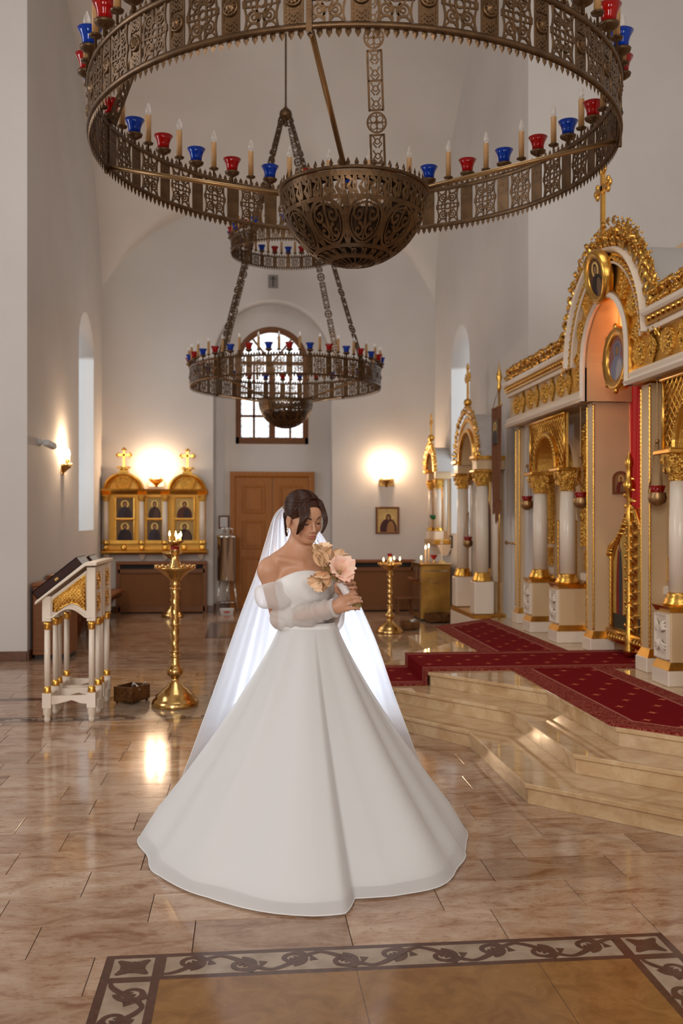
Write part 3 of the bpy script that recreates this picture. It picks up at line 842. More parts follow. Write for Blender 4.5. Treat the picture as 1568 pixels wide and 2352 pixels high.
def budded_cross(mb, x, y, z, h, w, t_=0.02):
    """cross with trefoil ends"""
    r = h * 0.075
    zc = z + h * 0.68
    mb.box(x - t_ * 0.8, x + t_ * 0.8, y - t_ * 0.6, y + t_ * 0.6, z, z + h * 0.9)
    mb.box(x - w / 2, x + w / 2, y - t_ * 0.6, y + t_ * 0.6, zc - t_ * 0.8, zc + t_ * 0.8)
    for (dx, dz_) in ((0, 1), (1, 0), (-1, 0)):
        ex, ez = (x + dx * w / 2, zc + dz_ * h * 0.26)
        for (ox, oz) in ((0, 0.9), (0.9, 0), (-0.9, 0)):
            vx, vz = dx * oz + dz_ * ox, dz_ * oz - dx * ox
            mb.sphere((ex + vx * r, y, ez + vz * r), r * 0.75, 8, 6, (1, 0.55, 1))
    for q in range(4):
        a = pi / 4 + q * pi / 2
        mb.sphere((x + cos(a) * r * 0.9, y, zc + sin(a) * r * 0.9), r * 0.5, 6, 5, (1, 0.6, 1))

# shared medallion meshes
mm_ = MB()
mm_.lathe([(0.11, 0), (0.112, 0.02), (0.10, 0.032), (0.088, 0.024), (0.08, 0.022), (0, 0.03)], 24, axis='y')
for q in range(8):
    a = 2 * pi * q / 8; leaf(mm_, (0.012 * cos(a), 0.012 * sin(a)), a, 0.065, 0.05, 0.5, -0.02, 0.7)
mm_.sphere((0, -0.035, 0), 0.018, 8, 5)
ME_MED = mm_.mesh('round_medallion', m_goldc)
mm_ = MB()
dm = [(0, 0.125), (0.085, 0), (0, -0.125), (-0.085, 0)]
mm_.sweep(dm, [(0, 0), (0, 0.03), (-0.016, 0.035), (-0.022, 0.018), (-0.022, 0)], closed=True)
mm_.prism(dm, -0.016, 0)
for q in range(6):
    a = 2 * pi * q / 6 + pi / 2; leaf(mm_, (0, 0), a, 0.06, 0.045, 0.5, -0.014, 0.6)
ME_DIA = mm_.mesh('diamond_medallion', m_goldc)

def column(parent, x, y, z0, zsh0, zsh1, z1, r, cap=0.11):
    """parts: base, shaft, capital"""
    h = zsh0 - z0
    MB().lathe([(0, z0), (r * 1.5, z0), (r * 1.55, z0 + h * 0.2), (r * 1.35, z0 + h * 0.35), (r * 1.42, z0 + h * 0.5), (r * 1.15, z0 + h * 0.65), (r * 1.22, z0 + h * 0.85), (r, zsh0), (0, zsh0)], 24, (x, y, 0)).build('column_base', m_gold, parent)
    MB().lathe([(0, zsh0), (r, zsh0), (r * 0.99, (zsh0 + zsh1) / 2), (r * 0.9, zsh1), (0, zsh1)], 24, (x, y, 0)).build('column_shaft', m_white, parent)
    hc = z1 - zsh1
    c = MB().lathe([(0, zsh1), (r * 1.0, zsh1), (r * 1.05, zsh1 + hc * 0.06), (r * 0.93, zsh1 + hc * 0.14), (r * 1.12, zsh1 + hc * 0.24), (cap * 0.85, zsh1 + hc * 0.6), (cap, zsh1 + hc * 0.84), (0, zsh1 + hc * 0.84)], 20, (x, y, 0))
    for rw in range(2):
        for q in range(10):
            a = 2 * pi * (q + rw * 0.5) / 10
            rr = r * 1.0 + (cap - r) * (0.35 + 0.4 * rw)
            zz = zsh1 + hc * (0.22 + 0.28 * rw)
            M_ = Matrix.Translation((x, y, 0)) @ Matrix.Rotation(a + pi / 2, 4, 'Z')
            c2 = MB(M_ @ Matrix.Translation((0, -rr, zz)) @ Matrix.Rotation(-0.35, 4, 'X')); leaf(c2, (0, 0), pi / 2, hc * 0.42, cap * 0.55, 0.5, 0, 0)
            c.v_off = len(c.v); c.f += [tuple(i + c.v_off for i in f) for f in c2.f]; c.v += c2.v; c.s += c2.s; c.mi += c2.mi
    c.build('capital', m_goldc, parent)
    MB().box(x - cap * 1.05, x + cap * 1.05, y - cap * 1.05, y + cap * 1.05, zsh1 + hc * 0.84, z1).build('abacus', m_gold, parent, bevel=0.008)

ICX, ICY = 3.5, 8.47
ic = thing('iconostasis', 'tall gold and cream icon screen with a great arch over the altar gates', 'iconostasis', (ICX, ICY, PZ), -pi / 2)
O_P, O_E = 0.20, 0.30
UE0, UE1 = -3.26, 3.9
ZE = [2.38, 2.505, 2.75, 2.92, 3.10]
RI, RO, ZC = 0.525, 0.97, 2.70
# backing wall with the gate opening
bw = MB()
for (a, b) in ((UE0 + 0.02, -0.60), (0.60, UE1)):
    bw.box(a, b, 0.0, 0.12, 0, ZE[0] + 0.05)
bw.build('backing_wall', m_cream, ic)
# piers beside the opening and at the far end
for (a, b) in ((-0.74, -0.565), (0.565, 0.74), (-3.26, -3.10)):
    p = MB().box(a, b, -O_P, 0.30 if abs(a) < 1 else 0.0, 0.16, ZE[0]).build('pier', m_cream, ic, bevel=0.006)
    g = MB()
    for x in (a, b): beads(g, (x, -O_P, 0.2), (x, -O_P, ZE[0] - 0.02), 0.013, 0.035)
    g.build('bead_edge', m_gold, p)
    MB().box(a - 0.03, b + 0.03, -O_P - 0.04, 0.0, 0, 0.12).build('plinth', m_white, p, bevel=0.006)
    MB().frustum((a + b) / 2, -O_P / 2, 0.12, 0.19, (b - a) / 2 + 0.03, O_P / 2 + 0.03, (b - a) / 2, O_P / 2).build('base_moulding', m_gold, p)
# lower dado along the wall
for (a, b) in ((-3.10, -0.74), (0.74, UE1)):
    d_ = MB().box(a, b, -0.06, 0, 0.0, 0.14).build('dado_plinth', m_white, ic, bevel=0.006)
    MB().frustum((a + b) / 2, -0.03, 0.14, 0.20, (b - a) / 2, 0.06, (b - a) / 2, 0.03).build('base_moulding', m_gold, d_)
# bays: niche with icon, small gold panel, carved panel
for uc in (-2.68, -1.0, 1.0, 2.75):
    hw = 0.27
    z0, zs = 0.98, 2.0
    n = MB()
    n.sweep(([(uc + hw, z0)] + [(uc + hw * x, zs + hw * z) for x, z in arc(0, 0, 1, 0, pi, 16)] + [(uc - hw, z0)])[::-1], [(0, 0), (0.05, 0), (0.05, 0.05), (0.02, 0.075), (0, 0.05)])
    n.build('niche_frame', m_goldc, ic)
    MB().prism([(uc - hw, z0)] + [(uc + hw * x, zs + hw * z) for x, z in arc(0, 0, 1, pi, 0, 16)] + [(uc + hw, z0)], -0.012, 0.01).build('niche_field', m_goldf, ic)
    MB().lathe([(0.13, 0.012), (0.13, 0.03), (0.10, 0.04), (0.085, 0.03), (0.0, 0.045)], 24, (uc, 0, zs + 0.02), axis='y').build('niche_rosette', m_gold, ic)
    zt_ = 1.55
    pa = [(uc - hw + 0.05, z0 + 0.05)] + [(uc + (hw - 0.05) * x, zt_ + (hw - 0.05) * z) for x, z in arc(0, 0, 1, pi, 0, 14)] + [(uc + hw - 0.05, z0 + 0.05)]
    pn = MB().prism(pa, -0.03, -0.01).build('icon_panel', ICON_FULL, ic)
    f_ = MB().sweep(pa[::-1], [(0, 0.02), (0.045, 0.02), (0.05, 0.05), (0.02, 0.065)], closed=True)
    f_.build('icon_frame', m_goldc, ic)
    f_ = MB().box(uc - hw, uc + hw, -0.05, 0, 0.74, 0.94)
    for q in (-1, 1):
        for z in range(5): f_.sphere((uc + q * hw * 0.6, -0.055, 0.77 + z * 0.035), 0.018, 6, 4)
    f_.lathe([(0.085, 0.05), (0.085, 0.08), (0.06, 0.085), (0, 0.07)], 18, (uc, 0, 0.84), axis='y')
    f_.build('predella_panel', m_goldc, ic)
    f_ = MB().box(uc - hw - 0.02, uc + hw + 0.02, -0.07, 0, 0.63, 0.71)
    for q in range(7): f_.box(uc - hw + q * hw / 3.2, uc - hw + q * hw / 3.2 + 0.045, -0.085, -0.07, 0.64, 0.70)
    f_.build('dentil_strip', m_white, ic)
    f_ = MB().box(uc - hw, uc + hw, -0.03, 0, 0.22, 0.60)
    for (p0, p1) in ((uc - hw, uc), (uc, uc + hw)): scroll_panel(f_, p0 + 0.02, p1 - 0.02, 0.25, 0.57, -0.03, 0.012)
    f_.sweep([(uc - hw, 0.22), (uc + hw, 0.22), (uc + hw, 0.60), (uc - hw, 0.60)][::-1], [(0, 0), (0.02, 0), (0.02, 0.05), (0, 0.06)], closed=True)
    f_.build('carved_panel', m_gold, ic)
# pedestals, columns and lattice canopies
COLU = (-2.26, -1.32, 1.30, 2.22)
for u in COLU:
    pd = MB().box(u - 0.13, u + 0.13, -0.33, -0.03, 0.17, 0.555).build('pedestal', m_cream, ic, bevel=0.008)
    MB().box(u - 0.15, u + 0.15, -0.36, -0.0, 0, 0.12).build('plinth', m_white, pd, bevel=0.006)
    MB().frustum(u, -0.18, 0.12, 0.18, 0.15, 0.18, 0.13, 0.15).build('base_moulding', m_gold, pd)
    w_ = MB().box(u - 0.11, u + 0.11, -0.345, -0.33, 0.20, 0.54)
    for sg in (1, -1):
        for k in range(3):
            for sx in (-1, 1): leaf(w_, (u, 0.37 + sg * 0.03), sg * pi / 2 + sx * (0.25 + 0.3 * k), 0.13, 0.05, 0.35, -0.345, sx * 0.5)
    w_.sweep([(u - 0.11, 0.20), (u + 0.11, 0.20), (u + 0.11, 0.54), (u - 0.11, 0.54)][::-1], [(0, 0.345), (0, 0.36), (-0.012, 0.36), (-0.015, 0.345)], closed=True)
    w_.build('carved_face', m_white, pd)
    MB().frustum(u, -0.18, 0.555, 0.60, 0.135, 0.155, 0.16, 0.18).build('pedestal_cap', m_gold, pd)
    column(ic, u, -0.20, 0.60, 0.70, 1.55, 1.79, 0.083, 0.145)
for (a, b) in ((-2.26, -1.32), (1.30, 2.22)):
    uc = (a + b) / 2; R_ = (b - a) / 2 - 0.13
    g = MB()
    ztop = ZE[0] - 0.03
    for (x0, x1) in ((a - 0.13, uc - R_), (uc + R_, b + 0.13)): g.box(x0, x1, -0.27, -0.235, 1.79, ztop)
    N = 16; A_ = arc(uc, 1.80, R_, pi, 0, N)
    for i in range(N):
        (xa, za), (xb, zb) = A_[i], A_[i + 1]
        g.add([(xa, -0.27, za), (xb, -0.27, zb), (xb, -0.27, ztop), (xa, -0.27, ztop), (xa, -0.1, za), (xb, -0.1, zb), (xb, -0.1, ztop), (xa, -0.1, ztop)], [(0, 1, 2, 3), (0, 4, 5, 1)])
    cn = g.build('canopy_panel', m_goldf, ic)
    lt = MB()
    n = 15; x0, x1, z0_, z1_ = a - 0.11, b + 0.11, 1.82, ztop - 0.02
    for i in range(-n, n * 2):
        for sg in (1, -1):
            pts_ = []
            for k in range(41):
                z = z0_ + (z1_ - z0_) * k / 40; x = x0 + i * (x1 - x0) / n + (0 if sg > 0 else 0) + sg * (z - z0_) * 0.9
                if x0 < x < x1 and hypot(x - uc, z - 1.80) > R_ + 0.06: pts_.append((x, -0.275, z))
                else:
                    if len(pts_) > 2: lt.tube([pts_[0], pts_[-1]], 0.006, 4)
                    pts_ = []
            if len(pts_) > 2: lt.tube([pts_[0], pts_[-1]], 0.006, 4)
    lt.build('lattice', m_gold, cn)
    f_ = MB().sweep(arc(uc, 1.80, R_, pi, 0, 20), [(0, 0.27), (0.05, 0.27), (0.055, 0.30), (0.02, 0.315), (0, 0.30)])
    for q in range(26):
        aa = pi * (q + 0.5) / 26; f_.sphere((uc + (R_ + 0.03) * cos(aa), -0.305, 1.80 + (R_ + 0.03) * sin(aa)), 0.014, 6, 4)
    f_.build('canopy_arch_moulding', m_gold, cn)
    f_ = MB()
    for x in (a - 0.125, b + 0.125): f_.tube([(x, -0.275, 1.79), (x, -0.275, ztop)], 0.016, 8)
    f_.tube([(a - 0.15, -0.28, ztop - 0.01), (b + 0.15, -0.28, ztop - 0.01)], 0.02, 8)
    f_.build('canopy_rail', m_gold, cn)
    # side door under the canopy
    hw = R_ - 0.02
    dd = MB().prism([(uc - hw, 0.05), (uc - hw, 1.2)] + arc(uc, 1.2, hw, pi, 0, 12) + [(uc + hw, 1.2), (uc + hw, 0.05)], -0.04, 0).build('side_door', m_cream, ic)
    MB().prism([(uc - hw + 0.07, 0.35), (uc - hw + 0.07, 1.2)] + arc(uc, 1.2, hw - 0.07, pi, 0, 12) + [(uc + hw - 0.07, 0.35)], -0.05, -0.04).build('side_door_icon', ICON_GATE, dd)
    g = MB()
    for x in (uc - hw + 0.03, uc + hw - 0.03): beads(g, (x, -0.05, 0.1), (x, -0.05, 1.25), 0.016, 0.05)
    g.build('bead_edge', m_gold, dd)
# entablature: left and right runs
for (a, b) in ((UE0, -RI), (RI, UE1)):
    en = MB().box(a if b < 0 else a + 0.002, b - 0.002 if b < 0 else b, -O_E + 0.03, 0.25, ZE[0] + 0.01, ZE[3] - 0.01).build('entablature', m_cream if b < 0 else m_goldf, ic)
    pr = [(0, O_E - 0.03), (0, O_E + 0.03), (0.03, O_E + 0.05), (0.06, O_E + 0.02), (0.085, O_E + 0.03), (0.115, O_E), (0.12, O_E - 0.03)]
    MB().sweep([(a if b < 0 else a + 0.004, ZE[0]), (b - 0.004 if b < 0 else b, ZE[0])], pr).build('lower_moulding', m_white, en)
    o0, o1 = (a, -RO) if b < 0 else (RO, b)
    pr = [(0, O_E - 0.03), (0, O_E + 0.02), (0.03, O_E + 0.03), (0.05, O_E + 0.01), (0.05, O_E - 0.03)]
    MB().sweep([(o0, ZE[2]), (o1, ZE[2])], pr).build('cornice_bed', m_white, en)
    lb_ = MB().box(o0, o1, -O_E - 0.035, 0, ZE[2] + 0.05, ZE[3] - 0.05)
    k = int((o1 - o0) / 0.09)
    for i in range(k):
        leaf(lb_, (o0 + 0.09 * i + 0.02, ZE[2] + 0.085), 0.25, 0.085, 0.05, 0.5, -O_E - 0.035, 0)
    lb_.build('leaf_frieze', m_gold, en)
    pr = [(0, O_E - 0.03), (0, O_E + 0.06), (0.02, O_E + 0.075), (0.05, O_E + 0.08), (0.05, O_E - 0.03)]
    MB().sweep([(o0, ZE[3] - 0.05), (o1, ZE[3] - 0.05)], pr).build('cornice', m_white, en)
    cm = MB(); crest(cm, [(o0, ZE[3]), (o1, ZE[3])], 0.19, -O_E + 0.02, 2, 0.05)
    cm.box(o0, o1, -O_E + 0.03, -O_E + 0.045, ZE[3], ZE[3] + 0.14)
    cm.build('foliage_crest', m_gold, ic, kind='stuff')
    u = -2.93 if b < 0 else 0.72
    k = 0
    while (u < -0.55) if b < 0 else (u < b):
        place(ME_MED if k % 2 == 0 else ME_DIA, 'round_medallion' if k % 2 == 0 else 'diamond_medallion', en, (u, -O_E + 0.03, (ZE[1] + ZE[2]) / 2))
        u += 0.2725; k += 1
# great arch
N = 36
ab = MB()
def ring_pts(R_, a0=0, a1=pi, n=N): return arc(0, ZC, R_, a0, a1, n)
inn, out = [(RI, ZE[0])] + ring_pts(RI) + [(-RI, ZE[0])], [(RO, ZE[0])] + ring_pts(RO) + [(-RO, ZE[0])]
for i in range(len(inn) - 1):
    a, b, c, d = inn[i], inn[i + 1], out[i + 1], out[i]
    for y in (-O_E + 0.02,): ab.add([(a[0], y, a[1]), (b[0], y, b[1]), (c[0], y, c[1]), (d[0], y, d[1])], [(0, 1, 2, 3)])
ab.build('arch_field', m_goldf, ic)
ib = MB()
for i in range(len(inn) - 1):
    a, b = inn[i], inn[i + 1]
    ib.add([(a[0], -O_E, a[1]), (b[0], -O_E, b[1]), (b[0], 0.72, b[1]), (a[0], 0.72, a[1])], [(0, 1, 2, 3)], True)
ib.build('arch_soffit', m_cream, ic)
ob = MB()
for i in range(len(out) - 1):
    a, b = out[i], out[i + 1]
    ob.add([(a[0], -O_E + 0.02, a[1]), (b[0], -O_E + 0.02, b[1]), (b[0], 0.45, b[1]), (a[0], 0.45, a[1])], [(0, 1, 2, 3)], True)
    ob.add([(a[0], 0.45, a[1]), (b[0], 0.45, b[1]), (inn[i + 1][0], 0.45, inn[i + 1][1]), (inn[i][0], 0.45, inn[i][1])], [(0, 1, 2, 3)])
ob.build('arch_back', mat('grey_primer', (0.38, 0.36, 0.34), 0.6), ic)
MB().sweep(inn[::-1], [(0, O_E - 0.02), (0, O_E + 0.02), (0.02, O_E + 0.045), (0.05, O_E + 0.03), (0.065, O_E - 0.02)], smooth=False).build('inner_arch_moulding', m_white, ic)
MB().sweep(inn[::-1], [(0.066, O_E - 0.02), (0.066, O_E + 0.025), (0.08, O_E + 0.025), (0.085, O_E - 0.02)]).build('inner_arch_fillet', m_gold, ic)
o2 = ring_pts(RO, pi - 0.06, 0.06)
MB().sweep(o2, [(-0.05, O_E - 0.02), (-0.05, O_E + 0.03), (-0.03, O_E + 0.06), (-0.01, O_E + 0.07), (0.0, O_E + 0.02), (0, O_E - 0.02)]).build('outer_arch_moulding', m_white, ic)
lb_ = MB().sweep(o2, [(-0.125, O_E - 0.02), (-0.125, O_E + 0.02), (-0.055, O_E + 0.03), (-0.05, O_E - 0.02)])
for i in range(34):
    a = 0.06 + (pi - 0.12) * (i + 0.5) / 34
    leaf(lb_, ((RO - 0.09) * cos(a), ZC + (RO - 0.09) * sin(a)), a + pi / 2 + 0.2, 0.08, 0.045, 0.5, -O_E - 0.025, 0)
lb_.build('arch_leaf_band', m_gold, ic)
MB().sweep(o2, [(-0.145, O_E - 0.02), (-0.145, O_E + 0.03), (-0.125, O_E + 0.035), (-0.125, O_E - 0.02)]).build('arch_fillet', m_white, ic)
rm = (RI + 0.085 + RO - 0.145) / 2
for (deg, kd) in ((172, 1), (150, 0), (128, 2), (52, 2), (30, 0), (8, 1)):
    a = radians(deg)
    if kd < 2: place(ME_MED if kd == 0 else ME_DIA, 'round_medallion' if kd == 0 else 'diamond_medallion', ic, (rm * cos(a), -O_E + 0.02, ZC + rm * sin(a)), (0, -(a - pi / 2) if kd == 1 else 0, 0))
    else: MB(Matrix.Translation((rm * cos(a), -O_E + 0.02, ZC + rm * sin(a))) @ Matrix.Rotation(-(a - pi / 2), 4, 'Y')).box(-0.075, 0.075, -0.02, 0, -0.11, 0.11).sweep([(-0.075, -0.11), (0.075, -0.11), (0.075, 0.11), (-0.075, 0.11)][::-1], [(0, 0.02), (0, 0.04), (-0.015, 0.04), (-0.02, 0.02)], closed=True).build('square_medallion', m_goldc, ic)
cm = MB(); crest(cm, ring_pts(RO, pi - 0.02, 0.02, 40), 0.25, -O_E + 0.02, 3, 0.05, random.Random(11))
cb2 = MB()
Rc = RO + 0.16
cm.sweep(ring_pts(RO, pi - 0.02, 0.02, 40), [(0, O_E - 0.05), (0, O_E - 0.03), (0.13, O_E - 0.03), (0.13, O_E - 0.05)])
cm.build('foliage_crest', m_gold, ic, kind='stuff')
cr_ = MB(); budded_cross(cr_, 0, -O_E - 0.02, 3.80, 0.62, 0.26, 0.028); cr_.build('cross', m_gold, ic)
# round icon on the arch crown, leaning forward
T_ = Matrix.Translation((0, -O_E - 0.06, 3.43)) @ Matrix.Rotation(radians(10), 4, 'X')
rd = MB(T_).lathe([(0.235, -0.04), (0.24, 0.03), (0.215, 0.055), (0.18, 0.03), (0.165, 0.03), (0.165, 0)], 32, axis='y').build('round_icon_frame', m_gold, ic)
MB(T_).lathe([(0.17, 0.022), (0.0, 0.022)], 32, axis='y').build('round_icon', icon('icon_paint_round', (0.12, 0.06, 0.03), (0.03, 0.02, 0.02), (0.16, 0.1, 0.06)), rd)
# hall behind the arch
AX = ICX + 0.72
altar = struct(MB().box(AX, AX + 0.1, 6.2, 11.2, 0, 4.3).box(ICX + 0.12, AX, 11.1, 11.2, 0, PZ + ZE[0]).box(ICX + 0.12, AX, 6.2, 6.3, 0, PZ + ZE[0]).box(ICX + 0.12, AX, 6.2, ICY - 0.53, PZ + ZE[0], PZ + ZE[0] + 0.1).box(ICX + 0.12, AX, ICY + 0.53, 11.2, PZ + ZE[0], PZ + ZE[0] + 0.1).build('wall_altar', mat('altar_wall', (0.66, 0.47, 0.27), 0.8)))
struct(MB().box(ICX - 0.02, ICX + 0.8, 6.3, 11.1, 0.0, PZ - 0.002).build('floor_altar', m_step))
point('altar_lamp', (ICX + 0.5, 8.1, 2.65), 110, (1.0, 0.64, 0.32), 0.08)
# curtain
ct = thing('altar_curtain', 'red satin curtain hanging behind the altar gates', 'curtain', (ICX + 0.16, ICY, PZ), -pi / 2)
MB().grid(lambda a, b: (-0.56 + 1.12 * a, 0.028 * sin(a * 2 * pi * 9) + 0.008 * sin(a * 50 + b * 4), 0.03 + 2.72 * b), 90, 10).build('drape', m_curtain, ct)
MB().tube([(-0.57, 0, 2.76), (0.57, 0, 2.76)], 0.014, 8).build('rod', m_brass, ct)
# gates
gt = thing('altar_gates', 'gilded openwork double gates below the great arch', 'gate', (ICX - 0.02, ICY, PZ), -pi / 2)
for s_ in (-1, 1):
    def X(u): return s_ * u
    edge = [(0.56, 0.92), (0.53, 0.98), (0.47, 1.00), (0.38, 1.04), (0.28, 1.11), (0.18, 1.21), (0.09, 1.33), (0.03, 1.36)]
    poly = [(X(0.56), 0.10), (X(0.56), 0.92)] + [(X(a), b) for a, b in edge[1:]] + [(X(0.015), 1.36), (X(0.015), 0.10)]
    lf = MB().prism(poly, -0.02, 0.02).build('gate_leaf', m_goldf, gt)
    pin = [(X(0.47), 0.24), (X(0.47), 0.86), (X(0.40), 0.98), (X(0.28), 1.09), (X(0.17), 1.20), (X(0.13), 1.22), (X(0.13), 0.24)]
    MB().prism(pin, -0.028, -0.018).build('gate_icon', ICON_GATE, lf)
    b_ = MB()
    beads(b_, (X(0.515), -0.03, 0.24), (X(0.515), -0.03, 0.92), 0.02, 0.05)
    b_.tube([(X(a), -0.035, b) for a, b in edge], 0.022, 7)
    b_.tube([(X(x), -0.03, z) for x, z in [(0.46, 0.24), (0.46, 0.86), (0.39, 0.98), (0.27, 1.09), (0.16, 1.20), (0.14, 1.22)]], 0.012, 6)
    for i in range(16):
        t_ = i / 16; q = t_ * (len(edge) - 1); k = int(q); f = q - k
        ex, ez = edge[k][0] + (edge[k + 1][0] - edge[k][0]) * f, edge[k][1] + (edge[k + 1][1] - edge[k][1]) * f
        leaf(b_, (X(ex), ez), pi / 2 + s_ * 0.4, 0.08, 0.06, 0.6, -0.03, s_ * 0.9)
    for i in range(10):
        leaf(b_, (X(0.06), 0.22 + i * 0.105), pi / 2, 0.11, 0.07, 0.7, -0.02, s_ * 0.9)
        leaf(b_, (X(0.10), 0.25 + i * 0.105), pi / 2, 0.10, 0.06, 0.6, -0.02, -s_ * 0.9)
    b_.tube([(X(0.57), -0.035, 0.205), (X(0.02), -0.035, 0.205)], 0.03, 7)
    for i in range(8):
        leaf(b_, (X(0.54 - i * 0.068), 0.20), -pi / 2, 0.11, 0.07, 0.8, -0.03, 0.5)
    b_.sphere((X(0.56), -0.03, 0.93), 0.03, 8, 6); b_.sphere((X(0.56), -0.03, 0.20), 0.03, 8, 6)
    b_.build('gate_carving', m_gold, lf)
post = MB().lathe([(0, 0.03), (0.045, 0.03), (0.05, 0.08), (0.035, 0.14), (0.045, 0.2), (0.025, 0.26), (0.02, 1.2), (0.035, 1.26), (0.022, 1.32), (0.024, 1.5), (0.05, 1.53), (0.055, 1.58), (0.03, 1.62), (0.028, 1.72), (0.04, 1.75), (0.035, 1.8), (0.0, 1.87)], 14, (0, -0.055, 0))
for i in range(22):
    a = i * 1.1; post.sphere((0.022 * cos(a), -0.055 + 0.022 * sin(a), 0.3 + i * 0.042), 0.014, 6, 4)
for i in range(7):
    leaf(post, (-0.06 + 0.02 * (i % 3), 1.30 + 0.05 * i), pi / 2 + (0.6 if i % 2 else -0.6), 0.11, 0.07, 0.6, -0.03, 0.8 if i % 2 else -0.8)
post.build('centre_post', m_gold, gt)
# oval icon hanging in the arch
hi = thing('hanging_icon', 'large round gilt-framed icon hanging on a chain inside the great arch', 'icon', (ICX - 0.17, ICY, PZ + 2.42), -pi / 2)
f_ = MB().lathe([(0.285, -0.05), (0.29, 0.03), (0.265, 0.055), (0.235, 0.04), (0.205, 0.045), (0.195, 0.02), (0.195, 0)], 36, (0, 0, 0.28), axis='y')
for q in range(8):
    a = 2 * pi * q / 8; f_.sphere((0.285 * cos(a), -0.03, 0.28 + 0.285 * sin(a)), 0.035, 8, 6, (1, 0.7, 1))
f_.build('icon_frame', m_gold, hi)
MB().lathe([(0.2, 0.02), (0.0, 0.02)], 36, (0, 0, 0.28), axis='y').build('icon_painting', icon('icon_paint_oval', (0.30, 0.12, 0.10), (0.20, 0.20, 0.26), (0.36, 0.33, 0.33), (0.2, 0.17, 0.2)), hi)
MB().tube([(0, 0, 0.57), (0, 0, 0.80)], 0.005, 6).build('chain', m_gold, hi)
# small icon fixed on the far jamb
si = thing('small_wall_icon', 'small arched icon in a dark frame on the far gate jamb', 'icon', (ICX + 0.06, ICY + 0.562, PZ + 1.50), 0)
MB().prism([(-0.08, 0), (-0.08, 0.14)] + arc(0, 0.14, 0.08, pi, 0, 10) + [(0.08, 0)], -0.022, 0).build('icon_frame', m_bronzel, si)
MB().prism([(-0.055, 0.02), (-0.055, 0.14)] + arc(0, 0.14, 0.055, pi, 0, 10) + [(0.055, 0.02)], -0.027, -0.02).build('icon_painting', ICONS[2], si)

# hanging oil lamps
def lampada(label, loc, top, sc=1.0):
    t_ = thing('hanging_oil_lamp', label, 'oil lamp', loc, 0, 'oil lamps hanging along the icon screen')
    MB().lathe([(0, 0), (0.02 * sc, 0.0), (0.065 * sc, 0.03 * sc), (0.075 * sc, 0.07 * sc), (0.068 * sc, 0.10 * sc), (0.07 * sc, 0.11 * sc), (0.06 * sc, 0.11 * sc), (0.05 * sc, 0.05 * sc), (0, 0.03 * sc)], 18).build('bowl', m_bronzel, t_)
    MB().lathe([(0.045 * sc, 0.07 * sc), (0.05 * sc, 0.12 * sc), (0.068 * sc, 0.165 * sc), (0.063 * sc, 0.165 * sc), (0.045 * sc, 0.12 * sc), (0.04 * sc, 0.075 * sc)], 18).build('glass_cup', m_red, t_)
    zj = 0.52 * sc
    c_ = MB()
    for q in range(3):
        a = 2 * pi * q / 3 + 0.5; c_.tube([(0.07 * sc * cos(a), 0.07 * sc * sin(a), 0.1 * sc), (0.012 * cos(a), 0.012 * sin(a), zj)], 0.0035, 5)
    c_.sphere((0, 0, zj), 0.02, 8, 6)
    n = max(2, int((top - loc[2] - zj) / 0.025)) * 2
    c_.tube([(0, 0, zj + (top - loc[2] - zj) * i / n) for i in range(n + 1)], [0.006 if i % 2 else 0.003 for i in range(n + 1)], 5)
    c_.build('chain', m_bronzel, t_)
    return t_
ztop = PZ + ZE[0] + 0.005
for (px, py, lab) in ((1210, 1172, 'dark oil lamp with red cup hanging at the far end of the icon screen'), (1333, 1169, 'oil lamp with red cup hanging before the niche left of the gates'), (1509, 1163, 'largest oil lamp with red cup, hanging right of the gates')):
    y_, z_ = PX(px, py, 3.27)[1:]
    lampada(lab, (3.27, y_, z_), ztop, 1.0 if px < 1500 else 1.0)

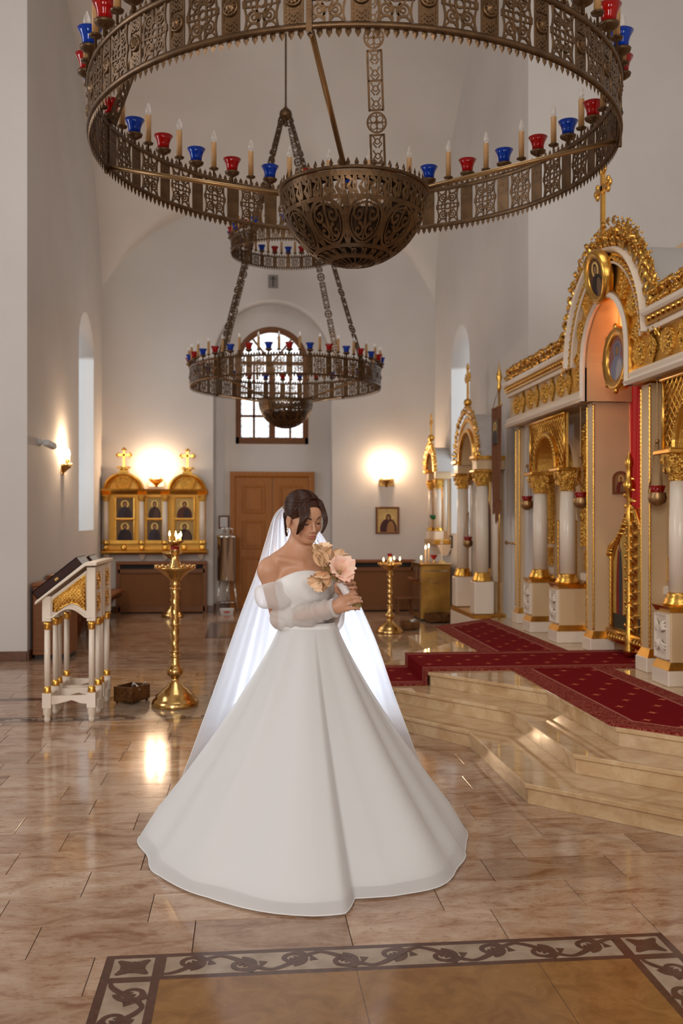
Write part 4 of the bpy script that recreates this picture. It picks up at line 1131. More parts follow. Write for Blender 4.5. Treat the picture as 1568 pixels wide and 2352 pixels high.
# ---- free-standing shrine and wall shrine on the right wall
def shrine(name, label, loc, hw, dep, zb, zp, zsh0, zsh1, zcap, R_, colr, stand=True):
    t_ = thing(name, label, 'shrine', loc, -pi / 2)
    MB().box(-hw - 0.02, hw + 0.02, -0.05, 0.0, zb, zcap + 0.05).build('back_panel', m_cream, t_)
    if stand:
        MB().box(-hw - 0.15, hw + 0.15, -dep - 0.15, 0, 0, 0.32).build('plinth', m_white, t_, bevel=0.01)
        MB().sweep([(-hw - 0.15, 0.32), (hw + 0.15, 0.32)], [(0, 0), (0, dep + 0.15), (0.05, dep + 0.13), (0.06, 0)]).build('base_moulding', m_gold, t_)
        MB().box(-hw + 0.1, hw - 0.1, -dep + 0.12, -0.02, 0.38, zp - 0.03).build('dado', m_cream, t_)
    else:
        MB().box(-hw - 0.1, hw + 0.1, -dep - 0.1, 0, zb - 0.02, zb + 0.06).build('shelf', m_gold, t_, bevel=0.01)
        for sx in (-1, 1): MB().frustum(sx * hw, -dep / 2, zb - 0.2, zb - 0.02, 0.03, 0.04, 0.09, dep / 2 + 0.03).build('bracket', m_white, t_)
    for sx in (-1, 1):
        if stand: MB().box(sx * hw - 0.13, sx * hw + 0.13, -dep - 0.13, -dep + 0.13, 0.38, zp).build('pedestal', m_white, t_, bevel=0.01)
        else: MB().box(sx * hw - 0.07, sx * hw + 0.07, -dep - 0.07, -dep + 0.07, zb + 0.06, zp).build('pedestal', m_white, t_, bevel=0.008)
        column(t_, sx * hw, -dep, zp, zsh0, zsh1, zcap, colr, colr * 1.55)
        MB().lathe([(0, zp), (colr * 0.8, zp), (colr * 0.8, zcap), (0, zcap)], 14, (sx * hw, -0.09, 0)).build('rear_column', m_white, t_)
    # side beams and vaulted roof
    for sx in (-1, 1):
        MB().box(sx * hw - colr * 1.4, sx * hw + colr * 1.4, -dep - colr * 1.2, 0, zcap, zcap + 0.13).build('side_beam', m_cream, t_, bevel=0.008)
        MB().sweep([(sx * hw - 0.01 - colr * 1.4, zcap + 0.13), (sx * hw + colr * 1.4 + 0.01, zcap + 0.13)], [(0, 0), (0, dep + colr * 1.3), (0.02, dep + colr * 1.6), (0.05, dep + colr * 1.6), (0.05, 0)]).build('beam_cornice', m_gold, t_)
    zs = zcap + 0.12; Ro = hw + 0.10; Ri = R_
    A_, B_ = arc(0, zs, Ro, 0, pi, 24), arc(0, zs, Ri, 0, pi, 24)
    for (P, nm, mm2) in ((A_, 'vault_roof', mat('shrine_roof', (0.48, 0.44, 0.41), 0.6)), (B_, 'vault_soffit', m_cream)):
        rf = MB()
        for i in range(24):
            a, b = P[i], P[i + 1]
            rf.add([(a[0], -dep - 0.06, a[1]), (b[0], -dep - 0.06, b[1]), (b[0], 0, b[1]), (a[0], 0, a[1])], [(0, 1, 2, 3)], True)
        rf.build(nm, mm2, t_)
    fp = MB()
    for i in range(24):
        a, b, c, d = A_[i], A_[i + 1], B_[i + 1], B_[i]
        fp.add([(a[0], -dep - 0.06, a[1]), (b[0], -dep - 0.06, b[1]), (c[0], -dep - 0.06, c[1]), (d[0], -dep - 0.06, d[1])], [(0, 1, 2, 3)])
    fp.build('arch_front', m_white, t_)
    MB().sweep(B_[::-1], [(0, dep + 0.05), (0, dep + 0.10), (0.05, dep + 0.10), (0.06, dep + 0.05)]).build('arch_moulding', m_gold, t_)
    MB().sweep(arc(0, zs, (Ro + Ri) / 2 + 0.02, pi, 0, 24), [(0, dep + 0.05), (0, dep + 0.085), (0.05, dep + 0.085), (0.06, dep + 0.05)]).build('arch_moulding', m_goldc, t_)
    cm = MB(); crest(cm, arc(0, zs, Ro - 0.01, pi, 0.0, 20), 0.13, -dep - 0.06, 2, 0.05, random.Random(3)); cm.build('foliage_crest', m_gold, t_, kind='stuff')
    budded = MB(); budded.sphere((0, -dep - 0.06, zs + Ro + 0.16), 0.06, 8, 6); budded_cross(budded, 0, -dep - 0.06, zs + Ro + 0.15, 0.52 if stand else 0.4, 0.2 if stand else 0.15, 0.022); budded.build('cross', m_gold, t_)
    ip = [(-hw + 0.13, zp + 0.1), (-hw + 0.13, zsh1 + 0.1)] + arc(0, zsh1 + 0.1, hw - 0.13, pi, 0, 14) + [(hw - 0.13, zsh1 + 0.1), (hw - 0.13, zp + 0.1)]
    MB().prism(ip, -0.075, -0.05).build('icon_painting', ICONS[0], t_)
    MB().sweep(ip[::-1], [(0, 0.05), (0, 0.11), (0.04, 0.12), (0.06, 0.05)], closed=True).build('icon_frame', m_goldc, t_)
    return t_
ys0, ys1 = PX(1063, 1195, 3.08)[1], PX(1107, 1195, 3.08)[1]
shrine('icon_shrine', 'white and gold columned shrine with vaulted roof beside the banner', (XR - 0.002, (ys0 + ys1) / 2, 0), (ys0 - ys1) / 2, 0.28, 0.3, 0.80, 0.92, 2.05, 2.26, 0.42, 0.085)
ys0, ys1 = PX(990, 1195, 3.16)[1], PX(1007, 1195, 3.16)[1]
shrine('wall_shrine', 'small gold arched shrine mounted high on the wall near the back corner', (XR - 0.002, (ys0 + ys1) / 2, 0), (ys0 - ys1) / 2, 0.2, 1.22, 1.42, 1.48, 2.12, 2.28, 0.33, 0.05, False)
ys = PX(1074, 1250, 3.0)
lampada('oil lamp with red cup hanging inside the columned shrine', (3.0, PX(1074, 1258, 3.0)[1], PX(1074, 1258, 3.0)[2]), 2.30, 0.9)
ys = PX(995, 1195, 3.15)
lg = thing('hanging_oil_lamp', 'green glass lamp hanging in the wall shrine', 'oil lamp', PX(995, 1194, 3.1), 0)
MB().lathe([(0, 0), (0.05, 0.02), (0.07, 0.08), (0.065, 0.08), (0.045, 0.03), (0, 0.015)], 14).build('glass_cup', m_green, lg)
MB().tube([(0, 0, 0.0), (0, 0, 0.62)], 0.004, 5).build('chain', m_gold, lg)

# ---- processional banner
by = PX(1146, 1195, 3.17)[1]
bn = thing('church_banner', 'dark red embroidered banner on a gilt pole by the right wall', 'banner', (3.17, by, 0), -pi / 2)
zb = lambda q: PX(1146, q, 3.17)[2]
MB().tube([(0, 0, 0.02), (0, 0, zb(895))], 0.016, 8).build('pole', m_brass, bn)
MB().lathe([(0, zb(900)), (0.02, zb(898)), (0.03, zb(890)), (0.018, zb(880)), (0.045, zb(866)), (0.03, zb(858)), (0.012, zb(848)), (0.0, zb(828))], 12).build('finial', m_gold, bn)
ct_ = carved('banner_cloth', (0.17, 0.07, 0.035), (0.030, 0.006, 0.006), 26, 0.2, 0.8, 0.0)
ct_.node_tree.nodes['Principled BSDF'].inputs['Specular IOR Level'].default_value = 0.1
z1_, z0_ = zb(935), zb(1150)
cl = MB().grid(lambda a, b: (-0.2 + 0.4 * a, -0.035 - 0.012 * sin(a * 9 + b * 2), z0_ + (z1_ - z0_) * b), 16, 12).build('cloth', ct_, bn)
MB().tube([(-0.22, -0.03, z1_), (0.22, -0.03, z1_)], 0.014, 8).tube([(-0.22, -0.03, z1_), (0, -0.01, z1_ + 0.22), (0.22, -0.03, z1_)], 0.004, 5).build('crossbar', m_brass, bn)
for k, x in enumerate((-0.13, 0.0, 0.13)):
    MB().grid(lambda a, b: (x - 0.06 + 0.12 * a, -0.035 - 0.012 * sin(a * 5), z0_ - (0.30 if x == 0 else 0.18) * b * (1 - 0.6 * abs(a - 0.5))), 6, 4).build('tail', ct_, bn)
MB().box(-0.14, 0.14, -0.055, -0.045, zb(1020), zb(965)).build('painted_image', ICONS[1], bn)
MB().lathe([(0.12, 0), (0.12, 0.03), (0.02, 0.05), (0, 0.05)], 16).build('base', m_brass, bn)
# brass tie bar between screen and wall
tb = thing('brass_tie_bar', 'thin brass bar fixed to the right wall beside the icon screen', 'bar', (XR, 12.36, PX(1150, 1245, XR)[2]), -pi / 2)
MB().lathe([(0.03, 0), (0.03, 0.012), (0.012, 0.02), (0.012, 0.03), (0, 0.03)], 12, axis='y').build('rosette', m_brass, tb)
MB().tube([(0, -0.02, 0), (0.45, -0.02, 0)], 0.011, 8).sphere((0.45, -0.02, 0), 0.02, 8, 6).build('rod', m_brass, tb)
# ================================================================== CHANDELIERS
def circ(cx, cz, r, n=14, a0=0.0, a1=2 * pi): return [(cx + r * cos(a0 + (a1 - a0) * i / n), cz + r * sin(a0 + (a1 - a0) * i / n)) for i in range(n if abs(a1 - a0 - 2 * pi) < 1e-6 else n + 1)]
def knot_mesh(w, h, seg=1.0):
    """pierced interlace panel, centred, in the x-z plane"""
    mb = MB(); t_ = 0.006; a = w / 2; b = h / 2; W = w * 0.055
    n = max(6, int(14 * seg))
    for sx in (-1, 1):
        for sz in (-1, 1):
            mb.ribbon(circ(sx * a * 0.42, sz * b * 0.48, a * 0.34, n), W, t_, True)
            mb.ribbon(circ(sx * a * 0.42, sz * b * 0.48, a * 0.14, max(5, n - 5)), W * 0.9, t_, True)
            mb.ribbon([(sx * a * (0.97 - 0.12 * sin(pi * i / 8)), sz * b * (0.08 + 0.88 * i / 8)) for i in range(9)], W, t_)
            mb.ribbon([(sx * a * (0.10 + 0.8 * (i / 8) ** 1.5), sz * b * (0.98 - 0.5 * sin(pi * 0.5 * i / 8) + 0.44 * (i / 8) ** 3)) for i in range(9)], W, t_)
        mb.ribbon([(sx * a * 0.95, b * q) for q in (-0.12, 0.12)], W * 2.2, t_)
        for sz in (-1, 1): mb.ribbon([(sx * a * 0.9, sz * b * 0.10), (sx * a * 0.3, sz * b * 0.12)], W * 0.9, t_)
        mb.ribbon([(sx * a * 0.13 * (1 + 1.1 * sin(pi * i / 10) ** 2), b * (-0.95 + 1.9 * i / 10)) for i in range(11)], W, t_)
    mb.ribbon(circ(0, 0, a * 0.24, n), W * 1.1, t_, True)
    mb.ribbon(circ(0, 0, a * 0.60, n + 4), W * 0.8, t_, True)
    return mb
def plate_mesh(w, h):
    """narrow pierced plate with a raised rosette"""
    mb = MB(); t_ = 0.006
    for sx in (-1, 1): mb.box(sx * w * 0.5 - w * 0.07, sx * w * 0.5 + w * 0.07, -t_ / 2, t_ / 2, -h / 2, h / 2)
    k = 6
    for sz in (-1, 1):
        for i in range(3):
            z = sz * h * (0.27 + 0.085 * i)
            mb.ribbon([(-w * 0.45, z - w * 0.1), (-w * 0.2, z + w * 0.12), (0, z - w * 0.1), (w * 0.2, z + w * 0.12), (w * 0.45, z - w * 0.1)], w * 0.16, t_)
            for sx in (-1, 1): mb.ribbon(circ(sx * w * 0.25, z, w * 0.13, 6), w * 0.1, t_, True)
    mb.box(-w * 0.5, w * 0.5, 0.0015, 0.0025, -h * 0.5, h * 0.5)
    mb.lathe([(w * 0.5, -0.002), (w * 0.5, 0.006), (w * 0.40, 0.012), (w * 0.36, 0.006), (w * 0.2, 0.016), (0, 0.022)], 14, axis='y')
    for q in range(8):
        a = 2 * pi * q / 8; mb.sphere((w * 0.3 * cos(a), -0.012, w * 0.3 * sin(a)), w * 0.07, 5, 4)
    return mb

BR_H = 0.25
def cup_meshes(s=1.0):
    hol = MB().lathe([(0, 0), (0.008, 0), (0.008, 0.03), (0.02, 0.035), (0.042, 0.05), (0.046, 0.062), (0.038, 0.064), (0, 0.06)], 14)
    gl = MB().lathe([(0, 0.064), (0.032, 0.064), (0.034, 0.09), (0.040, 0.115), (0.056, 0.142), (0.052, 0.143), (0.036, 0.115), (0.030, 0.09), (0.028, 0.07), (0, 0.07)], 18)
    blb = MB().sphere((0, 0, 0.12), 0.02, 8, 6, (1, 1, 1.5))
    ch = MB().lathe([(0, 0), (0.006, 0), (0.006, 0.045), (0.026, 0.05), (0.03, 0.058), (0.012, 0.06), (0, 0.06)], 12)
    wx = MB().lathe([(0, 0.06), (0.0165, 0.06), (0.0165, 0.215), (0.012, 0.217), (0, 0.217)], 12)
    lb = MB().lathe([(0, 0.217), (0.010, 0.217), (0.0165, 0.235), (0.0165, 0.25), (0.010, 0.272), (0.0, 0.292)], 10)
    return (hol.mesh('cup_holder', m_bronze), gl.mesh('glass_cup_red', m_red), gl.mesh('glass_cup_blue', m_blue), blb.mesh('lamp', m_bulb),
            ch.mesh('candle_dish', m_bronze), wx.mesh('candle_tube', m_wax), lb.mesh('candle_bulb', m_bulb))
CUPS = cup_meshes()

def ring_tier(t_, R, z0, h, N, phi0, knot, plate, gap, cups=True, spikes=True, vis=None, rail=0.012):
    zc = z0 + h / 2
    rl = MB()
    for z in (z0 + rail, z0 + h - rail):
        rl.lathe([(R - 0.006, z - rail), (R + 0.010, z - rail), (R + 0.014, z), (R + 0.010, z + rail), (R - 0.006, z + rail), (R - 0.010, z), (R - 0.006, z - rail)], 128)
    rl.build('ring_rail', m_bronze, t_)
    if spikes:
        sp = MB(); ns = int(2 * pi * R / 0.036)
        for i in range(ns):
            a = 2 * pi * i / ns; M_ = Matrix.Rotation(a, 4, 'Z')
            w = 0.011; hh = 0.034
            for (zb_, sg) in ((z0, -1), (z0 + h, 1)):
                vs_ = [(R, -w, zb_), (R, -w * 1.1, zb_ + sg * hh * 0.4), (R, 0, zb_ + sg * hh), (R, w * 1.1, zb_ + sg * hh * 0.4), (R, w, zb_), (R + 0.006, 0, zb_ + sg * hh * 0.3)]
                sp.add([tuple(M_ @ Vector(v)) for v in vs_], [(0, 1, 5), (1, 2, 5), (2, 3, 5), (3, 4, 5), (4, 0, 5), (4, 3, 2, 1, 0)])
        sp.build('spike_fringe', m_bronze, t_, kind='stuff')
    for i in range(N):
        a = phi0 + 2 * pi * i / N
        for (me, nm, da) in ((knot, 'knot_panel', 0.0), (plate, 'rosette_panel', pi / N)):
            q = a + da
            if me is not None: place(me, nm, t_, (R * cos(q), R * sin(q), zc), (0, 0, q + pi / 2))
        if cups:
            for (da, kd) in ((pi / N, 'cup'), (0.0, 'candle')):
                q = a + da; x, y = (R + 0.012) * cos(q), (R + 0.012) * sin(q); z = z0 + h
                if kd == 'cup':
                    c = place(CUPS[0], 'cup_holder', t_, (x, y, z))
                    place(CUPS[1 + (i + 1) % 2], 'glass_cup', c); place(CUPS[3], 'lamp', c)
                else:
                    c = place(CUPS[4], 'candle_dish', t_, (x, y, z))
                    place(CUPS[5], 'candle_tube', c); place(CUPS[6], 'candle_bulb', c)

def chain_meshes():
    L = 0.36; w = 0.085
    pl = MB()
    for sx in (-1, 1): pl.box(sx * w / 2 - 0.007, sx * w / 2 + 0.007, -0.004, 0.004, 0, L)
    for z in (0.007, L - 0.007, L / 2): pl.box(-w / 2, w / 2, -0.004, 0.004, z - 0.007, z + 0.007)
    for k in range(4):
        z = L * (0.125 + 0.25 * k)
        for sx in (-1, 1):
            pl.ribbon([(sx * w * 0.06, z - L * 0.11), (sx * w * 0.32, z - L * 0.04), (sx * w * 0.12, z + L * 0.02), (sx * w * 0.34, z + L * 0.1)], 0.009, 0.008)
        pl.ribbon(circ(0, z, w * 0.2, 8), 0.008, 0.008, True)
    r = 0.058
    cl = MB().ribbon(circ(0, 0, r, 18), 0.012, 0.009, True)
    cl.box(-0.004, 0.004, -0.004, 0.004, -r, r).box(-r, r, -0.004, 0.004, -0.004, 0.004)
    for q in range(4):
        a = pi / 4 + q * pi / 2; cl.ribbon(circ(r * 0.5 * cos(a), r * 0.5 * sin(a), r * 0.34, 8), 0.007, 0.008, True)
    return pl.mesh('chain_plate', m_bronze), cl.mesh('chain_ring', m_bronze), L, r
CH = chain_meshes()
def chain(t_, A, B):
    """flat pierced chain between two local points, face turned outwards"""
    A, B = Vector(A), Vector(B); d = (B - A); Ltot = d.length; d.normalize()
    side = Vector((0, 0, 1)).cross(d)
    if side.length < 1e-3: side = Vector((1, 0, 0))
    side.normalize(); nrm = d.cross(side)
    R3 = Matrix((side, nrm, d)).transposed().to_4x4()
    L, r = CH[2], CH[3]; pit = L + 2 * r + 0.02
    n = max(1, round(Ltot / pit)); sc = Ltot / (n * pit)
    for k in range(n):
        z = k * pit * sc
        M1 = Matrix.Translation(A + d * z) @ R3 @ Matrix.Diagonal((1, 1, sc, 1))
        place(CH[0], 'chain_plate', t_, M=M1)
        M2 = Matrix.Translation(A + d * (z + (L + 0.01 + r) * sc)) @ R3
        place(CH[1], 'chain_ring', t_, M=M2)

def bowl_mesh(rb):
    """pierced hemispherical bowl: scrolls laid over a sphere; local z=0 at the rim"""
    def on(x, y, z):      # x = longitude, z = latitude below rim (0..1), y = thickness
        ph = z * pi / 2 * 0.985; r = rb + y * 1.0
        return (r * cos(x) * cos(ph), r * sin(x) * cos(ph), -r * sin(ph) * 0.98)
    mb = MB(); T = 0.008
    def rib(P, w, closed=False):
        w = [q * 1.35 for q in w] if isinstance(w, (list, tuple)) else w * 1.35
        # longitudes shrink with latitude: keep width honest by scaling later
        mb.ribbon(P, w, T, closed, on)
    for (la_, w) in ((0.03, 0.05), (0.22, 0.035), (0.66, 0.04), (0.80, 0.045), (0.97, 0.06)):
        mb.ribbon([(2 * pi * i / 72, la_) for i in range(72)] + [(2 * pi, la_)], w, T, False, on)
    S_ = 10
    for s_ in range(S_):
        L0 = 2 * pi * s_ / S_; dl = 2 * pi / S_
        rib([(L0, 0.22 + 0.44 * i / 6) for i in range(7)], 0.035)
        rib([(L0 + dl * 0.04, 0.22 + 0.44 * i / 6) for i in range(7)], 0.012)
        cxl, czl = L0 + dl * 0.5, 0.43
        for (rx, rz, w) in ((0.44, 0.205, 0.024), (0.36, 0.165, 0.012)):
            rib([(cxl + dl * rx * cos(2 * pi * i / 22), czl + rz * sin(2 * pi * i / 22)) for i in range(23)], w)
        for sx in (-1, 1):
            for (cz2, dirn) in ((0.36, 1), (0.51, -1)):
                P = []
                for i in range(15):
                    f = i / 14; a = -pi / 2 + dirn * 2.4 * pi * f; rr = (1 - 0.85 * f)
                    P.append((cxl + sx * (dl * 0.17 + dl * 0.15 * rr * cos(a)), cz2 + 0.075 * rr * sin(a)))
                rib(P, [0.026 - 0.012 * i / 14 for i in range(15)])
            for sz in (-1, 1):
                rib([(cxl + sx * dl * 0.47, czl + sz * 0.20), (cxl + sx * dl * 0.40, czl + sz * 0.13), (cxl + sx * dl * 0.47, czl + sz * 0.06)], [0.045, 0.02, 0.02])
        rib([(cxl, 0.24 + 0.4 * i / 6) for i in range(7)], [0.012, 0.03, 0.012, 0.04, 0.012, 0.03, 0.012])
        for k in range(4):   # upright leaves of the rim band
            x = L0 + dl * (k + 0.5) / 4
            rib([(x - dl * 0.07, 0.05), (x + dl * 0.03, 0.09), (x - dl * 0.04, 0.14), (x + dl * 0.05, 0.20)], [0.04, 0.025, 0.035, 0.045])
            rib([(x + dl * 0.10 + dl * 0.03 * cos(2 * pi * i / 8), 0.12 + 0.075 * sin(2 * pi * i / 8)) for i in range(9)], 0.018)
        for k in range(2):   # lower zones
            x = L0 + dl * (k + 0.5) / 2
            P = [(x + dl * 0.2 * (1 - 0.8 * i / 12) * cos(1.0 + 1.1 * 2 * pi * i / 12), 0.73 + 0.05 * (1 - 0.8 * i / 12) * sin(1.0 + 1.1 * 2 * pi * i / 12)) for i in range(13)]
            rib(P, 0.018)
            rib([(x - dl * 0.24, 0.67), (x - dl * 0.1, 0.71), (x + dl * 0.1, 0.77), (x + dl * 0.24, 0.79)], 0.018)
            rib([(x, 0.82), (x + dl * 0.15, 0.88), (x, 0.95)], 0.05)
    mb.lathe([(rb * 1.0, 0.0), (rb * 1.035, 0.0), (rb * 1.045, 0.012), (rb * 1.0, 0.022), (rb * 0.985, 0.01), (rb * 1.0, 0.0)], 72)
    ns = int(2 * pi * rb / 0.04)
    for i in range(ns):
        a = 2 * pi * i / ns; M_ = Matrix.Rotation(a, 4, 'Z'); w = 0.011; r_ = rb * 1.01
        mb.add([tuple(M_ @ Vector(v)) for v in [(r_, -w * 0.5, 0.015), (r_, -w, 0.03), (r_, 0, 0.055), (r_, w, 0.03), (r_, w * 0.5, 0.015), (r_ + 0.008, 0, 0.028)]], [(0, 1, 5), (1, 2, 5), (2, 3, 5), (3, 4, 5), (4, 3, 2, 1, 0)])
    mb.lathe([(0.0, -rb * 0.99), (rb * 0.10, -rb * 0.985), (rb * 0.10, -rb * 0.96), (0, -rb * 0.96)], 20)
    return mb

CR = 1.30
KN = knot_mesh(CR * 2 * pi / 32 * 0.56, BR_H - 0.03).mesh('knot_panel', m_bronze)
PL = plate_mesh(CR * 2 * pi / 32 * 0.27, BR_H - 0.03).mesh('rosette_panel', m_bronze)
RBW = 0.283 * CR
BOWL = bowl_mesh(RBW).mesh('pierced_bowl', m_bronze)
BOWL_IN = MB().lathe([(RBW * 0.93 * cos(pi / 2 * i / 10), -RBW * 0.93 * sin(pi / 2 * i / 10)) for i in range(3, 11)], 32).mesh('bowl_liner', mat('bronze_mesh_liner', (0.055, 0.028, 0.013), 0.55, 0.4))
KN2 = knot_mesh(0.74 * 2 * pi / 24 * 0.55, 0.14, 0.6).mesh('knot_panel', m_bronze)
PL2 = plate_mesh(0.74 * 2 * pi / 24 * 0.28, 0.14).mesh('rosette_panel', m_bronze)

def chandelier(label, c, zring, phi, zhub, ztop, upper):
    t_ = thing('ring_chandelier', label, 'chandelier', (c[0], c[1], zring), 0, 'bronze ring chandeliers')
    ring_tier(t_, CR, 0.0, BR_H, 32, phi + radians(2.9), KN, PL, 0)
    zr = 1.272 * CR - 1.417 * CR           # rim of the bowl relative to the ring's lower edge
    place(BOWL, 'pierced_bowl', t_, (0, 0, zr), (0, 0, phi))
    place(BOWL_IN, 'bowl_liner', t_, (0, 0, zr))
    MB().lathe([(RBW * 0.6, zr + 0.0), (RBW * 0.9, zr + 0.0), (RBW * 0.9, zr + 0.01), (RBW * 0.6, zr + 0.01), (RBW * 0.6, zr)], 32).build('lamp_tray', m_bronze, t_)
    hub = zhub - zring
    for k in range(4):
        a = phi + k * pi / 2
        nm = MB()
        A = (RBW * 1.02 * cos(a), RBW * 1.02 * sin(a), zr + 0.02); B = ((CR - 0.01) * cos(a), (CR - 0.01) * sin(a), 0.015)
        nm.tube([A, B], 0.0125, 8); nm.build('strut', m_bronzel, t_)
        chain(t_, ((CR - 0.02) * cos(a), (CR - 0.02) * sin(a), BR_H), (0.06 * cos(a), 0.06 * sin(a), hub))
        MB().cb(((CR + 0.005) * cos(a), (CR + 0.005) * sin(a), BR_H / 2), (0.03, 0.022, BR_H + 0.03), Matrix.Rotation(a, 3, 'Z')).build('bracket', m_bronze, t_)
    MB().lathe([(0, hub - 0.16), (0.02, hub - 0.15), (0.03, hub - 0.11), (0.02, hub - 0.08), (0.06, hub - 0.05), (0.09, hub), (0.08, hub + 0.05), (0.04, hub + 0.09), (0.015, hub + 0.12), (0.012, hub + 0.2)], 18).build('hub', m_bronze, t_)
    nn = 40
    MB().tube([(0, 0, hub + 0.15 + (ztop - zring - hub - 0.15) * i / nn) for i in range(nn + 1)], 0.014, 7).build('suspension_rod', m_bronze, t_)
    if upper:
        ring_tier(t_, 0.74, upper - zring, 0.165, 24, phi, KN2, PL2, 0, rail=0.009)
    return t_
c1 = ((812 - 784) / FPX * 3.809 * CR, 3.809 * CR)
c1 = (c1[0] * CY + c1[1] * SY, -c1[0] * SY + c1[1] * CY)
c2 = ((656 - 784) / FPX * 10.3 * CR, 10.3 * CR)
c2 = (c2[0] * CY + c2[1] * SY, -c2[0] * SY + c2[1] * CY)
# phi measured from +x; camera-frame azimuth f (clockwise from view axis) -> phi = pi/2 - YAW - f
chandelier('huge bronze ring chandelier above the bride, its rim cut by the top edge', c1, CAMH + 1.417 * CR, pi / 2 - YAW - radians(8), CAMH + 4.0 * CR, 9.59, None)
chandelier('distant two-tier bronze ring chandelier hanging before the arched window', c2, CAMH + 1.395 * CR, pi / 2 - YAW - radians(37), 7.16, 9.25, CAMH + 3.65)
# ================================================================== FURNITURE AND WALL PIECES
# ---- wall sconces
def sconce(label, loc, rotz, power):
    t_ = thing('wall_sconce', label, 'wall lamp', loc, rotz, 'brass wall sconces')
    MB().lathe([(0, -0.02), (0.02, -0.015), (0.03, 0.01), (0.07, 0.05), (0.115, 0.085), (0.13, 0.12), (0.12, 0.125), (0.10, 0.09), (0, 0.07)], 18, a0=pi, a1=2 * pi).build('half_bowl', m_brass, t_)
    g = MB().box(-0.13, 0.13, -0.012, 0, 0.0, 0.125)
    for q in range(7): g.sphere((-0.12 + 0.04 * q, -0.125 * sqrt(max(0.05, 1 - ((q - 3) / 3.2) ** 2)), 0.125), 0.014, 6, 4)
    g.lathe([(0, 0.1), (0.012, 0.1), (0.008, 0.15), (0.018, 0.17), (0.0, 0.21)], 8, (0, -0.08, 0))
    g.build('backplate', m_brass, t_)
    for sx in (-1, 1):
        c = MB().lathe([(0, 0.10), (0.014, 0.10), (0.014, 0.24), (0, 0.24)], 10, (sx * 0.085, -0.07, 0)).build('candle_tube', m_waxw, t_)
        b = MB().lathe([(0, 0.24), (0.012, 0.245), (0.02, 0.27), (0.016, 0.30), (0, 0.335)], 10, (sx * 0.085, -0.07, 0)).build('bulb', m_lit, c)
        l = bpy.data.lights.new('sconce_light', 'POINT'); l.energy = power / 2; l.color = (1.0, 0.70, 0.44); l.shadow_soft_size = 0.03
        o = bpy.data.objects.new('sconce_light', l); COL.objects.link(o); o.parent = t_; o.location = (sx * 0.085, -0.13, 0.34)
    return t_
def bw(px, py, off=0.0): x, y, z = PY(px, py, YB - off); return (x, z)
x, z = bw(359, 1117); sconce('brass two-candle sconce above the gold icon case', (x, YB, z), 0, 36)
x, z = bw(887, 1117); sconce('brass two-candle sconce above the framed icon on the back wall', (x, YB, z), 0, 36)
_, y, z = PX(143, 1088, XL); sconce('brass sconce on the left side wall beside the narrow window', (XL, y, z), pi / 2, 40)
sconce('brass sconce on the pier behind the icon screen', (4.6, YP, 2.3), 0, 10)

# ---- gold icon case on the back wall
kc = thing('icon_case', 'gilded triple icon case with two arches and crosses on the back wall', 'icon case', (bw(356, 1272)[0], YB, bw(356, 1272)[1]))
def kx(px): return bw(px, 1195)[0] - kc.location[0]
def kz(py): return bw(356, py)[1] - kc.location[2]
D = 0.16
cab = MB().box(kx(240), kx(472), -D, 0, kz(1262), kz(1128)).build('case_body', m_goldf, kc, bevel=0.006)
pr = [(0, 0), (0, D + 0.05), (0.03, D + 0.08), (0.06, D + 0.06), (0.08, D), (0.08, 0)]
MB().sweep([(kx(235), kz(1272)), (kx(477), kz(1272))], pr).build('base_moulding', m_gold, kc)
MB().sweep([(kx(238), kz(1248)), (kx(474), kz(1248))], [(0, 0), (0, D + 0.05), (0.05, D + 0.03), (0.05, 0)]).build('sill_moulding', m_gold, kc)
MB().sweep([(kx(234), kz(1136)), (kx(478), kz(1136))], [(0, 0), (0, D + 0.03), (0.06, D + 0.08), (0.09, D + 0.09), (0.10, 0)]).build('cornice', m_gold, kc)
for (c, hwp) in ((286, 46), (431, 44)):
    xc = kx(c); R_ = kx(c + hwp) - xc; zs_ = kz(1128)
    MB().prism([(xc - R_, zs_)] + [(xc + R_ * a, zs_ + R_ * 0.92 * b) for a, b in arc(0, 0, 1, pi, 0, 20)], -D, 0).build('arch_tympanum', m_goldf, kc)
    ap = [(xc + R_ * a, zs_ + R_ * 0.92 * b) for a, b in arc(0, 0, 1, pi, 0, 20)]
    MB().sweep(ap, [(0, 0), (0, D + 0.06), (-0.03, D + 0.07), (-0.07, D + 0.02), (-0.07, 0)]).build('arch_moulding', m_gold, kc)
    d_ = MB()
    for q in range(18):
        a = pi * (q + 0.5) / 18; d_.sphere((xc + (R_ - 0.09) * cos(a), -D - 0.02, zs_ + (R_ - 0.09) * 0.92 * sin(a)), 0.018, 6, 4)
    d_.build('bead_row', m_gold, kc)
    MB().lathe([(0.14, D), (0.14, D + 0.03), (0.11, D + 0.04), (0.09, D + 0.02), (0.04, D + 0.025), (0, D + 0.035)], 24, (xc, 0, zs_ + 0.15), axis='y').build('rosette', m_goldc, kc)
    cr_ = MB().frustum(xc, -D / 2, zs_ + R_ * 0.92 - 0.02, zs_ + R_ * 0.92 + 0.10, 0.09, 0.05, 0.05, 0.03)
    for q in (-1, 1):
        for k in range(3): leaf(cr_, (xc + q * 0.03, zs_ + R_ * 0.92 + 0.04 + 0.02 * k), pi / 2 - q * (0.3 + 0.4 * k), 0.10, 0.06, 0.5, -D / 2 - 0.03, -q * 0.6)
    cr_.build('cross_base', m_gold, kc)
    cr_ = MB(); budded_cross(cr_, xc, -D / 2, zs_ + R_ * 0.92 + 0.06, 0.36, 0.2, 0.024); cr_.build('cross', m_gold, kc)
for px in (247, 328, 381, 465): column(kc, kx(px), -D - 0.04, kz(1248), kz(1240), kz(1152), kz(1138), 0.045, 0.07)
